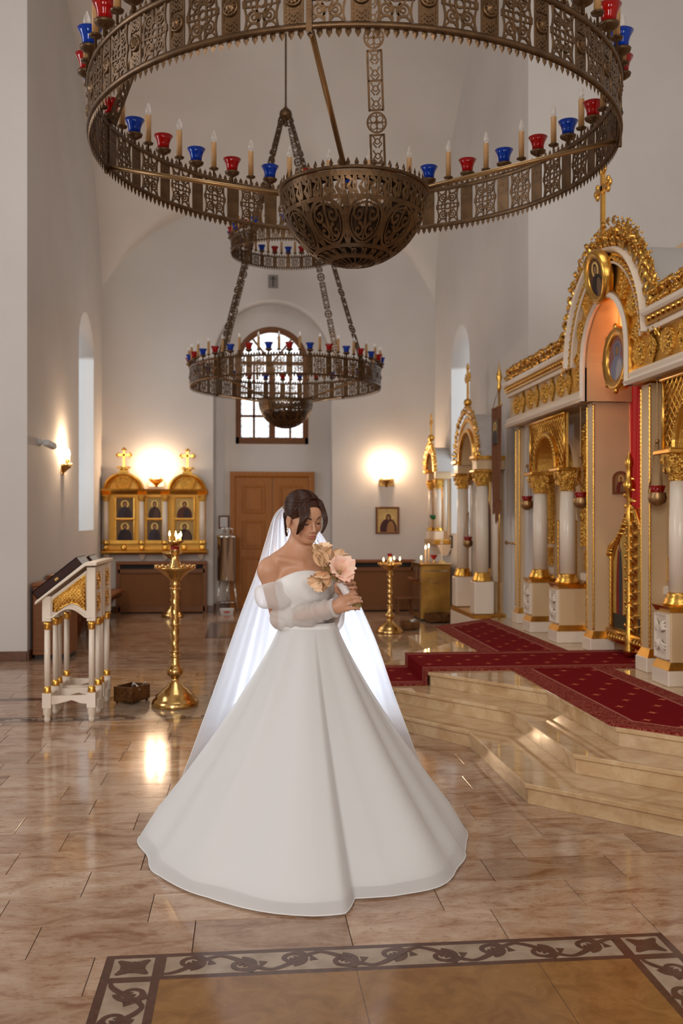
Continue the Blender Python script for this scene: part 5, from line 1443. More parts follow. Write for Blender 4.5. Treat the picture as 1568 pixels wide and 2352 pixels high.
for k, (a, b) in enumerate(((270, 309), (340, 374), (404, 446))):
    for r, (za, zb_) in enumerate(((1145, 1190), (1196, 1241))):
        MB().box(kx(a), kx(b), -D - 0.012, -D + 0.002, kz(zb_), kz(za)).build('icon_painting', ICONS[(k * 2 + r * 3 + 1) % 5], kc)
        MB().sweep([(kx(a), kz(zb_)), (kx(b), kz(zb_)), (kx(b), kz(za)), (kx(a), kz(za))][::-1], [(0, D), (0, D + 0.025), (0.02, D + 0.03), (0.03, D)], closed=True).build('icon_frame', m_gold, kc)
for px in (247, 287, 328, 381, 424, 465): MB().lathe([(0.05, 0), (0.05, D + 0.03), (0.025, D + 0.045), (0, D + 0.03)], 12, (kx(px), 0, kz(1256)), axis='y').build('boss', m_gold, kc)
for px in (247, 328, 381, 462): MB().frustum(kx(px), -0.06, -0.10, 0.0, 0.02, 0.03, 0.06, 0.08).build('bracket', m_white, kc)

# ---- radiator covers
def lattice_wood():
    t = NT('diagonal_lattice_wood'); x, y, z = t.xyz(t.n('TexCoord').outputs['Object'])
    s1 = t.math('FRACT', t.math('MULTIPLY', t.math('ADD', x, z), 26.0)); s2 = t.math('FRACT', t.math('MULTIPLY', t.math('SUBTRACT', x, z), 26.0))
    g = t.math('MULTIPLY', t.math('LESS_THAN', s1, 0.45), t.math('LESS_THAN', s2, 0.45))
    t.l(t.mix(g, (0.20, 0.085, 0.032, 1), (0.10, 0.04, 0.018, 1)), t.b.inputs['Base Color']); t.b.inputs['Roughness'].default_value = 0.6; t.b.inputs['Specular IOR Level'].default_value = 0.1
    return t.m
m_latt = lattice_wood()
def radiator(label, pa, pb, ptop):
    x0, x1 = bw(pa, 1195)[0], bw(pb, 1195)[0]; h = PY(600, ptop, YB - 0.25)[2]
    t_ = thing('radiator_cover', label, 'radiator cover', ((x0 + x1) / 2, YB - 0.001, 0)); w = (x1 - x0) / 2; d = 0.22
    MB().box(-w, w, -d - 0.03, 0, h - 0.05, h).build('top_board', m_woodp, t_, bevel=0.005)
    MB().box(-w + 0.03, w - 0.03, -d - 0.0, -0.02, h - 0.2, h - 0.13).box(-w + 0.03, w - 0.03, -d, -0.02, 0.02, 0.12).box(-w, -w + 0.07, -d, 0, 0.0, h - 0.05).box(w - 0.07, w, -d, 0, 0.0, h - 0.05).build('frame', m_woodd, t_, bevel=0.004)
    MB().box(-w + 0.06, w - 0.06, -d + 0.03, -d + 0.05, 0.1, h - 0.18).build('lattice_panel', m_latt, t_)
    MB().box(-w + 0.06, w - 0.06, -d + 0.1, -d + 0.12, h - 0.14, h - 0.05).build('vent_gap', m_black, t_)
radiator('wooden lattice radiator cover below the gold icon case', 270, 476, 1289)
radiator('wooden lattice radiator cover below the framed icon, right of the door', 768, 948, 1287)

# ---- framed icon, crucifix plaque, notice, wall camera
def framed(name, label, cat, pa, pb, pt, pbm, y, fm, pm, fw=0.03):
    x0, z0 = PY(pa, pbm, y)[0], PY(pa, pbm, y)[2]; x1, z1 = PY(pb, pt, y)[0], PY(pb, pt, y)[2]
    t_ = thing(name, label, cat, ((x0 + x1) / 2, y, z0)); w = (x1 - x0) / 2; h = z1 - z0
    MB().sweep([(-w, 0), (w, 0), (w, h), (-w, h)][::-1], [(0, 0), (0, 0.03), (-fw * 0.4, 0.04), (-fw, 0.025), (-fw, 0)], closed=True).build('frame', fm, t_)
    MB().box(-w + fw * 0.9, w - fw * 0.9, -0.02, 0, fw * 0.9, h - fw * 0.9).build('picture', pm, t_)
    return t_
fi = framed('framed_icon', 'square framed icon of a haloed figure on a gold ground, back wall', 'icon', 862, 916, 1164, 1226, YB, m_woodd, icon('icon_paint_mother', (0.60, 0.42, 0.17), (0.07, 0.03, 0.03), (0.30, 0.16, 0.07), (0.68, 0.48, 0.2), hx=0.55, hz=0.62), 0.035)
framed('framed_notice', 'small framed paper notice beside the door above the water urn', 'notice', 502, 526, 1184, 1214, YN, m_woodd, mat('notice_paper', (0.6, 0.6, 0.6), 0.6), 0.025)
x0, z1 = bw(616, 632); x1, z0 = bw(638, 662)
cp = thing('crucifix_plaque', 'small dark plaque with a three-barred cross high above the window', 'plaque', ((x0 + x1) / 2, YB, z0))
w = (x1 - x0) / 2; h = z1 - z0
m_plq = mat('plaque_stone', (0.22, 0.20, 0.19), 0.6)
MB().box(-w, w, -0.015, 0, 0, h).build('plate', m_plq, cp)
MB().box(-0.008, 0.008, -0.022, -0.015, h * 0.1, h * 0.9).box(-w * 0.7, w * 0.7, -0.022, -0.015, h * 0.68, h * 0.72).box(-w * 0.35, w * 0.35, -0.022, -0.015, h * 0.80, h * 0.83).build('cross', m_black, cp)
_, y, z = PX(88, 1016, XL)
cv = thing('security_camera', 'small grey wall camera near the left pier edge', 'camera', (XL, y, z), pi / 2)
MB().lathe([(0.045, 0), (0.045, 0.03), (0.02, 0.04), (0.02, 0.07), (0, 0.07)], 14, axis='y').build('mount', m_grey, cv)
MB().cb((0.06, -0.12, -0.02), (0.22, 0.075, 0.075), Matrix.Rotation(-0.3, 3, 'Z') @ Matrix.Rotation(0.15, 3, 'Y')).build('housing', mat('camera_white', (0.55, 0.55, 0.55), 0.4), cv, bevel=0.012)
MB().lathe([(0.03, 0), (0.03, 0.02), (0, 0.02)], 12, (0.165, -0.155, -0.037), axis='x').build('lens', m_black, cv)

# ---- candle stands
def flame(mb, x, y, z, s=1.0): mb.lathe([(0, z), (0.006 * s, z + 0.008 * s), (0.007 * s, z + 0.015 * s), (0.003 * s, z + 0.03 * s), (0, z + 0.04 * s)], 7, (x, y, 0))
def candle_stand(label, loc, H, s, ncand, two_tier, seed):
    rn = random.Random(seed)
    t_ = thing('candle_stand', label, 'candle stand', loc, 0, 'brass floor candle stands')
    k = H / 1.47
    MB().lathe([(0, 0), (0.2 * s, 0), (0.205 * s, 0.02 * k), (0.19 * s, 0.055 * k), (0.165 * s, 0.075 * k), (0.165 * s, 0.095 * k), (0.12 * s, 0.125 * k), (0.115 * s, 0.14 * k), (0.07 * s, 0.17 * k), (0.06 * s, 0.195 * k), (0.035 * s, 0.21 * k), (0.03 * s, 0.235 * k)], 36).build('base', m_brass, t_)
    MB().lathe([(0.03 * s, 0.235 * k), (0.04 * s, 0.25 * k), (0.068 * s, 0.275 * k), (0.074 * s, 0.31 * k), (0.05 * s, 0.335 * k), (0.038 * s, 0.36 * k), (0.034 * s, 0.43 * k)], 16).build('knop', m_brass, t_)
    sh = MB()
    z0, z1 = 0.43 * k, 1.03 * k
    def spir(a, z): return 1 + 0.10 * sin(2 * a + z * 85)
    P = []
    for (za, zb_) in ((z0, 0.70 * k), (0.70 * k, z1)):
        n = 26
        sh.lathe([(0.034 * s, za + (zb_ - za) * i / n) for i in range(n + 1)], 18, mod=lambda a, z: 1 + 0.10 * sin(2 * a + z * 70 / k))
    for z in (z0, 0.47 * k, 0.70 * k, z1 - 0.02):
        sh.lathe([(0.034 * s, z - 0.012), (0.047 * s, z - 0.006), (0.047 * s, z + 0.006), (0.034 * s, z + 0.012)], 18)
    sh.build('twisted_shaft', m_brass, t_)
    rp_ = 0.175 * s
    MB().lathe([(0.034 * s, z1), (0.05 * s, z1 + 0.015), (0.035 * s, z1 + 0.03), (0.06 * s, z1 + 0.07 * k), (0.12 * s, z1 + 0.12 * k), (rp_, z1 + 0.155 * k), (rp_ * 1.02, z1 + 0.165 * k), (rp_ * 0.9, z1 + 0.16 * k), (0.06 * s, z1 + 0.15 * k), (0.06 * s, z1 + 0.13 * k), (0, z1 + 0.13 * k)], 32).build('drip_dish', m_brass, t_)
    zd = z1 + 0.16 * k
    sk = MB().lathe([(0, 0), (0.012 * s, 0.01), (0.014 * s, 0.025), (0.01 * s, 0.025), (0, 0.015)], 8).mesh('candle_socket', m_brass)
    for rw, (rr, n) in enumerate(((rp_ * 0.95, 16), (rp_ * 0.62, 10))):
        for q in range(n):
            a = 2 * pi * q / n + rw * 0.3
            place(sk, 'candle_socket', t_, (rr * cos(a), rr * sin(a), zd))
    if two_tier:
        MB().lathe([(0.07 * s, zd - 0.01), (0.045 * s, zd + 0.04), (0.03 * s, zd + 0.09), (0.03 * s, zd + 0.12), (0.04 * s, zd + 0.13), (0.04 * s, zd + 0.16)], 16).build('neck', m_brass, t_)
        MB().lathe([(0.036 * s, zd + 0.15), (0.042 * s, zd + 0.185), (0.036 * s, zd + 0.185), (0.03 * s, zd + 0.155), (0, zd + 0.15)], 16).build('red_glass', m_red, t_)
        MB().lathe([(0.035 * s, zd + 0.19), (0.055 * s, zd + 0.21), (0.085 * s, zd + 0.235), (0.08 * s, zd + 0.235), (0, zd + 0.21)], 18).build('upper_cup', m_brass, t_)
        spots = [(0.05 * s * rn.uniform(-1, 1), 0.05 * s * rn.uniform(-1, 1), zd + 0.215) for _ in range(ncand)]
    else:
        MB().lathe([(0.075 * s, zd - 0.01), (0.06 * s, zd + 0.02), (0.03 * s, zd + 0.06), (0.025 * s, zd + 0.1), (0.03 * s, zd + 0.12), (0, zd + 0.12)], 16).build('neck', m_brass, t_)
        MB().lathe([(0, zd + 0.12), (0.035 * s, zd + 0.12), (0.04 * s, zd + 0.155), (0.033 * s, zd + 0.155), (0.03 * s, zd + 0.125), (0, zd + 0.125)], 16).build('red_glass', m_red, t_)
        spots = [(rp_ * 0.85 * cos(a), rp_ * 0.85 * sin(a), zd) for a in [rn.uniform(0, 6.28) for _ in range(ncand)]]
    return t_, spots
def small_candles(spots, base, label, hgt, group):
    for i, (x, y, z) in enumerate(spots):
        hh = hgt * random.uniform(0.6, 1.2)
        t_ = thing('candle', label, 'candle', (base[0] + x, base[1] + y, base[2] + z), 0, group)
        MB().lathe([(0, 0), (0.0045, 0), (0.0045, hh), (0, hh)], 7).build('wax', m_waxw, t_)
        f = MB(); flame(f, 0, 0, hh, 1.3); f.build('flame', m_flame, t_)
sl = G(402, 1621)
t_, sp = candle_stand('tall brass candle stand with twisted shaft beside the lecterns', sl, 1.47, 1.0, 6, True, 2)
small_candles(sp, sl, 'thin lit candle in the top cup of the tall stand by the lecterns', 0.05, 'candles in the top cup of the tall stand')
sr = G(895, 1453)
t_, sp = candle_stand('brass candle stand on the right, near the marble steps', sr, 1.20, 0.98, 4, False, 5)
small_candles(sp, sr, 'short lit candle on the right-hand candle stand', 0.06, 'candles on the right-hand stand')
s3 = G(396, 1418)
candle_stand('distant brass candle stand in front of the gold icon case', (s3[0], s3[1], 0.001), 1.30, 0.92, 0, False, 8)
point('candle_glow', (sl[0], sl[1], 1.62), 1.5, (1.0, 0.6, 0.28), 0.03)
point('candle_glow', (sr[0], sr[1], 1.45), 1.5, (1.0, 0.6, 0.28), 0.03)

# ---- boxes on the floor
def brass_box(label, loc, w, d, h, rz, m, paper=True):
    t_ = thing('candle_end_box', label, 'box', loc, rz, 'boxes for candle ends')
    b = MB(); w2, d2 = w / 2, d / 2; th = 0.008
    for (x0, x1, y0, y1) in ((-w2, w2, -d2, -d2 + th), (-w2, w2, d2 - th, d2), (-w2, -w2 + th, -d2, d2), (w2 - th, w2, -d2, d2)): b.box(x0, x1, y0, y1, 0.02, h)
    b.box(-w2, w2, -d2, d2, 0.02, 0.03); b.build('body', m, t_)
    f = MB()
    for sx in (-1, 1):
        for sy in (-1, 1): f.sphere((sx * (w2 - 0.02), sy * (d2 - 0.02), 0.012), 0.014, 8, 6)
    f.build('feet', m_bronze, t_)
    o = MB()
    for k in range(3): o.tube([(a, -d2 - 0.002, c) for a, c in spiral(-w2 + w * (k + 0.5) / 3, h * 0.55, w * 0.13, w * 0.02, 0.5, 1.4, 12)], 0.004, 5)
    for k in range(2): o.tube([(-w2 - 0.002, -d2 + d * (k + 0.5) / 2 + a, h * 0.55 + c) for a, c in spiral(0, 0, d * 0.16, d * 0.03, 0.5, 1.4, 12)], 0.004, 5)
    o.build('relief', m, t_)
    if paper:
        MB().grid(lambda a, c: (w2 * 0.1 + 0.09 * a + 0.01 * sin(c * 9), -d2 * 0.5 + d * 0.6 * c, h * 0.75 + 0.06 * sin(a * 2.4 + c * 3) ** 2), 6, 6).build('crumpled_paper', mat('bag_film', (0.6, 0.58, 0.55), 0.25, **{'Alpha': 0.8}), t_)
m_bbox = mat('embossed_bronze', (0.26, 0.13, 0.045), 0.38, 0.85, color2=(0.16, 0.075, 0.03), nscale=12, bump=0.4, bscale=60)
b0 = G(303, 1612); brass_box('embossed bronze box on the floor beside the tall candle stand', (b0[0], b0[1], 0), 0.20, 0.26, 0.15, radians(-28), m_bbox)
b0 = G(940, 1446); brass_box('small bronze box on the floor beside the right-hand candle stand', (b0[0], b0[1], 0), 0.24, 0.2, 0.12, radians(5), m_bbox)
b0 = G(1003, 1428); brass_box('low bronze box on the floor at the foot of the brass cabinet', (b0[0] - 0.02, b0[1] - 0.15, 0), 0.34, 0.22, 0.15, radians(8), m_bbox, False)
wb = thing('plastic_tub', 'white plastic tub on the floor below the water urn', 'tub', (PY(521, 1195, 16.75)[0], 16.75, 0))
MB().lathe([(0, 0), (0.14, 0), (0.17, 0.09), (0.165, 0.09), (0.135, 0.01), (0, 0.01)], 4, smooth=False).build('body', mat('white_plastic', (0.6, 0.58, 0.56), 0.4), wb, rot=(0, 0, pi / 4))
MB().box(-0.05, 0.05, -0.119, -0.112, 0.03, 0.06).build('label_patch', mat('red_print', (0.4, 0.05, 0.04), 0.5), wb)

# ---- brass chest with candles, by the right wall
yb_ = 15.25
x0, x1 = PY(966, 1195, yb_)[0], PY(1034, 1195, yb_)[0]; zt_ = PY(1000, 1294, yb_)[2]
bc = thing('brass_chest', 'brass-clad chest with a drop handle standing by the right wall', 'chest', ((x0 + x1) / 2, yb_, 0)); w = (x1 - x0) / 2
MB().box(-w, w, 0, 0.75, 0.03, zt_ - 0.03).build('body', mat('worn_brass', (0.56, 0.33, 0.075), 0.3, 0.9, color2=(0.36, 0.19, 0.05), nscale=3.5), bc, bevel=0.008)
MB().box(-w - 0.02, w + 0.02, -0.02, 0.77, zt_ - 0.03, zt_).build('top', m_brass, bc, bevel=0.006)
MB().tube([(-0.12, -0.005, zt_ - 0.24), (-0.11, -0.03, zt_ - 0.27), (0, -0.04, zt_ - 0.31), (0.11, -0.03, zt_ - 0.27), (0.12, -0.005, zt_ - 0.24)], 0.009, 7).build('handle', m_bronzel, bc)
MB().box(-w + 0.05, w - 0.05, -0.006, 0, zt_ - 0.13, zt_ - 0.11).box(-w - 0.006, -w, 0.05, 0.7, 0.12, zt_ - 0.35).box(-w - 0.006, -w, 0.05, 0.35, zt_ - 0.3, zt_ - 0.08).box(-w - 0.006, -w, 0.4, 0.7, zt_ - 0.3, zt_ - 0.08).build('panel', m_steel, bc)
MB().box(-w + 0.02, w - 0.02, 0.02, 0.73, 0, 0.03).build('base', m_black, bc)
MB().tube([(-w, 0.3, zt_ - 0.28), (-w - 0.16, 0.28, zt_ - 0.25)], 0.025, 8).build('side_handle', m_woodp, bc)
for k, (px, py, hh, dy) in enumerate(((967, 1294, 0.06, 0.1), (977, 1290, 0.22, 0.25), (984, 1289, 0.24, 0.35))):
    t_ = thing('candle', ('short lit candle on the brass chest', 'left one of two tall lit candles on the brass chest', 'right one of two tall lit candles on the brass chest')[k], 'candle', (PY(px, 1195, yb_ + dy)[0], yb_ + dy, zt_))
    MB().lathe([(0, 0), (0.011, 0), (0.011, hh), (0, hh)], 9).build('wax', m_waxw, t_)
    f = MB(); flame(f, 0, 0, hh, 1.6); f.build('flame', m_flame, t_)
t_ = thing('glass_lamp', 'small red glass oil cup on the brass chest', 'oil lamp', (PY(996, 1195, yb_ + 0.15)[0], yb_ + 0.15, zt_))
MB().lathe([(0, 0), (0.03, 0), (0.01, 0.02), (0.012, 0.05)], 12).build('foot', m_brass, t_); MB().lathe([(0.01, 0.05), (0.04, 0.09), (0.065, 0.13), (0.06, 0.13), (0.03, 0.085), (0, 0.06)], 14).build('glass_cup', m_red, t_)
t_ = thing('table_cross', 'thin standing cross on the brass chest', 'cross', (PY(1014, 1195, yb_ + 0.3)[0], yb_ + 0.3, zt_))
MB().frustum(0, 0, 0, 0.03, 0.06, 0.05, 0.03, 0.03).build('foot', m_brass, t_); MB().box(-0.008, 0.008, -0.006, 0.006, 0.03, 0.36).box(-0.06, 0.06, -0.006, 0.006, 0.26, 0.275).box(-0.03, 0.03, -0.006, 0.006, 0.31, 0.322).build('cross', m_white, t_)
point('candle_glow', (PY(978, 1195, yb_)[0], yb_ + 0.05, zt_ + 0.35), 2.0, (1.0, 0.6, 0.28), 0.03)

# ---- water urn on its stand
yu = 17.12
ur = thing('water_urn', 'tall polished steel water urn on splayed legs left of the door', 'urn', (PY(521, 1195, yu)[0], yu, 0))
zu = lambda q: PY(521, q, yu)[2]
MB().lathe([(0, zu(1334)), (0.17, zu(1334)), (0.18, zu(1331)), (0.18, zu(1236)), (0.19, zu(1234)), (0.19, zu(1231)), (0.15, zu(1228)), (0.06, zu(1226)), (0.06, zu(1218)), (0, zu(1218))], 32).build('tank', m_steel, ur)
MB().lathe([(0.02, zu(1218)), (0.04, zu(1214)), (0.02, zu(1210)), (0, zu(1209))], 12).tube([(-0.1, 0, zu(1228)), (-0.1, 0, zu(1214)), (0.1, 0, zu(1214)), (0.1, 0, zu(1228))], 0.008, 6).build('lid_handle', m_steel, ur)
MB().tube([(0, -0.17, zu(1328)), (0, -0.24, zu(1328)), (0, -0.24, zu(1334))], 0.014, 8).build('tap', m_steel, ur)
for k in range(3):
    a = pi / 2 + 2 * pi * k / 3; MB().tube([(0.14 * cos(a), 0.14 * sin(a), zu(1333)), (0.215 * cos(a), 0.215 * sin(a), 0.01)], 0.014, 8).build('leg', m_steel, ur)
MB().lathe([(0.0, 0.17), (0.185, 0.17), (0.185, 0.185), (0, 0.185)], 24).build('lower_shelf', m_steel, ur)

# ---- bench and chest along the left wall
bn_ = thing('wall_bench', 'long brown wooden bench along the left wall', 'bench', (XL + 0.03, 14.2, 0))
MB().box(0.0, 0.42, -1.9, 2.4, 0.42, 0.46).build('seat', m_woodp, bn_, bevel=0.006)
MB().box(0.0, 0.04, -1.9, 2.4, 0.46, 0.92).build('backrest', m_woodp, bn_, bevel=0.006)
for yy in (-1.8, -0.4, 1.0, 2.3):
    MB(Matrix.Translation((0, yy, 0)) @ Matrix.Rotation(0, 4, 'Z')).prism([(0.02, 0), (0.16, 0), (0.2, 0.14), (0.26, 0.28), (0.40, 0.34), (0.40, 0.42), (0.02, 0.42)], -0.02, 0.02).build('bracket_leg', m_woodp, bn_)
wc = thing('wooden_chest', 'reddish wooden cupboard behind the lecterns at the left pier', 'cupboard', (XL + 0.04, 11.75, 0))
MB().box(0.0, 0.42, -0.25, 0.25, 0.05, 0.84).build('body', m_woodp, wc, bevel=0.006); MB().box(-0.01, 0.45, -0.28, 0.28, 0.84, 0.88).build('top', m_woodp, wc, bevel=0.006)
MB().box(0.03, 0.39, -0.262, -0.25, 0.10, 0.80).build('door', m_woodd, wc); MB().box(0.02, 0.40, -0.23, 0.23, 0, 0.05).build('base', m_black, wc)
st_ = thing('wooden_stool', 'small dark wooden stool before the right-hand radiator cover', 'stool', (PY(928, 1195, 16.4)[0], 16.4, 0))
MB().box(-0.15, 0.15, -0.14, 0.14, 0.26, 0.29).build('seat', m_woodd, st_, bevel=0.005)
for sx in (-1, 1):
    for sy in (-1, 1): MB().box(sx * 0.12 - 0.015, sx * 0.12 + 0.015, sy * 0.11 - 0.015, sy * 0.11 + 0.015, 0, 0.26).build('leg', m_woodd, st_)

# ---- lecterns with their books
def lectern(label, y0, dep):
    X0 = lambda px: PY(px, 1195, 7.9)[0]; Z0 = lambda py: PY(150, py, 7.9)[2]
    xb = X0(108); t_ = thing('lectern', label, 'lectern', (xb, y0, 0), 0, 'white and gold lecterns')
    X = lambda px: X0(px) - xb; Z = Z0
    lw = 0.028
    for k, (px) in enumerate((108, 210)):
        for yy in (0.03, dep - 0.03):
            x = X(px)
            lg_ = MB().lathe([(0, Z(1587)), (0.022, Z(1587)), (0.024, (Z(1587) + Z(1441)) / 2), (0.022, Z(1441)), (0, Z(1441))], 14, (x, yy, 0)).build('leg', m_white, t_)
            MB().lathe([(0.022, Z(1446)), (0.03, Z(1443)), (0.026, Z(1439)), (0.034, Z(1434)), (0.034, Z(1430)), (0.02, Z(1426)), (0, Z(1426))], 14, (x, yy, 0)).build('gold_collar', m_gold, lg_)
            MB().lathe([(0, Z(1592)), (0.03, Z(1592)), (0.034, Z(1588)), (0.028, Z(1584)), (0.031, Z(1579)), (0.022, Z(1576))], 14, (x, yy, 0)).build('gold_collar', m_gold, lg_)
            MB().box(x - 0.034, x + 0.034, yy - 0.034, yy + 0.034, Z(1625), Z(1591)).lathe([(0, 0), (0.02, 0), (0.026, 0.03), (0.022, 0.05), (0.033, 0.07), (0.033, Z(1624))], 12, (x, yy, 0)).build('foot', m_white, lg_)
            top = 1384 - (px - 84) * (86 / 113.0) if px < 200 else 1300
            MB().box(x - 0.034, x + 0.034, yy - 0.034, yy + 0.034, Z(1427), Z(top) - 0.01).build('corner_post', m_white, t_, bevel=0.004)
    xl, xr = X(108), X(210)
    for yy in (0.0, dep):
        ydir = -1 if yy == 0 else 1
        arch_p = [(xl + (xr - xl) * f, Z(1420) + 0.0 + 0.075 * sin(pi * min(max((f - 0.12) / 0.76, 0), 1))) for f in [i / 14 for i in range(15)]]
        poly = arch_p + [(xr, Z(1302)), (xl, Z(1302 + 76))]
        sd = MB().prism(poly, yy + (0.012 if yy == 0 else -0.022), yy + (0.022 if yy == 0 else -0.012)).build('side_panel', m_white, t_)
        MB().tube([(a, yy, b + 0.005) for a, b in arch_p], 0.008, 6).build('arch_trim', m_white, sd)
        gp = [(xl + 0.05, Z(1404)), (xl + 0.09, Z(1404)), (xl + 0.13, Z(1392)), (xl + 0.19, Z(1384)), (xr - 0.10, Z(1388)), (xr - 0.045, Z(1402)), (xr - 0.045, Z(1320)), (xl + 0.05, Z(1320 + 58))]
        MB().prism(gp, yy + (0.004 if yy == 0 else -0.012), yy + (0.012 if yy == 0 else -0.004)).build('gold_panel', m_goldf, sd)
        MB().tube([(a, yy + 0.002, b) for a, b in gp], 0.006, 5, closed=True).build('gold_trim', m_gold, sd)
        lt = MB()
        def ing(x, z): return inside((x, z), gp)
        n = 18
        for i in range(-n, 2 * n):
            for sg in (1, -1):
                seg = []
                for k in range(50):
                    z = Z(1410) + (Z(1315) - Z(1410)) * k / 49; x = xl + i * 0.026 + sg * (z - Z(1410)) * 0.75
                    if ing(x, z): seg.append((x, yy + (0.003 if yy == 0 else -0.003), z))
                    else:
                        if len(seg) > 1: lt.tube([seg[0], seg[-1]], 0.0045, 4)
                        seg = []
        lt.build('lattice', m_gold, sd)
    # long sides, stretchers, sloping top
    for (x, ztop) in ((xl, Z(1376)), (xr, Z(1304))):
        lp = MB().box(x - 0.008, x + 0.008, 0.03, dep - 0.03, Z(1418), ztop).build('long_panel', m_white, t_)
        if x == xr:
            g = MB(Matrix.Translation((x + 0.008, dep / 2, 0)) @ Matrix.Rotation(pi / 2, 4, 'Z'))
            scroll_panel(g, -dep / 2 + 0.05, dep / 2 - 0.05, Z(1412), Z(1365), 0.0, 0.007); scroll_panel(g, -dep / 2 + 0.05, dep / 2 - 0.05, Z(1360), Z(1315), 0.0, 0.007)
            g.build('gold_carving', m_gold, lp)
    for yy in (0.03, dep - 0.03):
        MB().prism([(xl, Z(1618)), (xl + 0.08, Z(1616)), (xl + 0.19, Z(1608)), (xr - 0.08, Z(1616)), (xr, Z(1618)), (xr, Z(1598)), (xl, Z(1598))], yy - 0.012, yy + 0.012).build('stretcher', m_white, t_)
    for x in (xl, xr): MB().box(x - 0.012, x + 0.012, 0.03, dep - 0.03, Z(1618), Z(1600)).build('stretcher', m_white, t_)
    tp = [(X(82), Z(1388)), (X(84), Z(1380)), (X(196), Z(1292)), (X(224), Z(1291)), (X(224), Z(1299)), (X(198), Z(1300))]
    MB().prism(tp, -0.035, dep + 0.035).build('sloping_top', m_white, t_, bevel=0.004)
    return t_, X, Z, xb
LA = lectern('white and gold lectern with lattice side, nearest to the camera', 7.88, 0.40)
LB = lectern('white and gold lectern standing directly behind the nearer one', 8.36, 0.42)
def book(label, L_, y0, y1, pa, pb, th, m):
    t0, X, Z, xb = L_
    slope = atan2(Z(1292) - Z(1380), X(196) - X(84)); A = (X(pa), Z(1380 - (pa - 84) * 88 / 112.0)); n = (-sin(slope), cos(slope)); d = (cos(slope), sin(slope)); Lb = hypot(X(pb) - X(pa), Z(1380 - (pb - 84) * 88 / 112.0) - A[1])
    b = thing('book', label, 'book', (xb + A[0], t0.location[1] + y0, A[1] + 0.002), 0, 'books lying on the lecterns')
    def rect(s0, s1, h0, h1): return [(d[0] * s0 + n[0] * h0, d[1] * s0 + n[1] * h0), (d[0] * s1 + n[0] * h0, d[1] * s1 + n[1] * h0), (d[0] * s1 + n[0] * h1, d[1] * s1 + n[1] * h1), (d[0] * s0 + n[0] * h1, d[1] * s0 + n[1] * h1)]
    W = y1 - y0
    MB().prism(rect(0, Lb, 0.0, 0.006), 0, W).prism(rect(0, Lb, th - 0.006, th), 0, W).prism(rect(0, Lb, 0, th), 0, 0.006).prism(rect(0, 0.006, 0, th), 0, W).build('cover', m, b)
    MB().prism(rect(0.008, Lb - 0.002, 0.006, th - 0.006), 0.008, W - 0.004).build('pages', mat('page_edges', (0.42, 0.44, 0.45), 0.5), b)
    c = rect(Lb * 0.45, Lb * 0.52, th * 0.35, th * 0.6); MB().prism(c, -0.004, 0).build('clasp', m_brass, b)
book('large dark leather-bound book on the nearer lectern', LA, 0.0, 0.40, 88, 190, 0.075, m_dark)
book('thinner dark book on the lectern behind', LB, 0.02, 0.38, 100, 192, 0.06, m_dark)
# small dark frame low on the right wall
_, yq, zq = PX(1036, 1258, XR)
sf = thing('framed_notice', 'small dark framed notice low on the right wall behind the shrine', 'notice', (XR - 0.001, yq, zq), -pi / 2)
MB().sweep([(-0.12, 0), (0.12, 0), (0.12, 0.2), (-0.12, 0.2)][::-1], [(0, 0), (0, 0.02), (-0.02, 0.02), (-0.02, 0)], closed=True).build('frame', m_black, sf); MB().box(-0.105, 0.105, -0.01, 0, 0.015, 0.185).build('paper', m_grey, sf)
# ================================================================== THE BRIDE
import openvdb as vdb
DB = 4.6; LAT0 = (700 - 784) / FPX * DB
BASE = (LAT0 * CY + DB * SY, -LAT0 * SY + DB * CY)
def L(px, py, b=0.0):
    d = DB + b
    return Vector(((px - 784) / FPX * d - LAT0, b, CAMH + (HORY - py) / FPX * d))
def GL(px, py):
    d = FPX * CAMH / (py - HORY); return Vector(((px - 784) / FPX * d - LAT0, d - DB, 0))

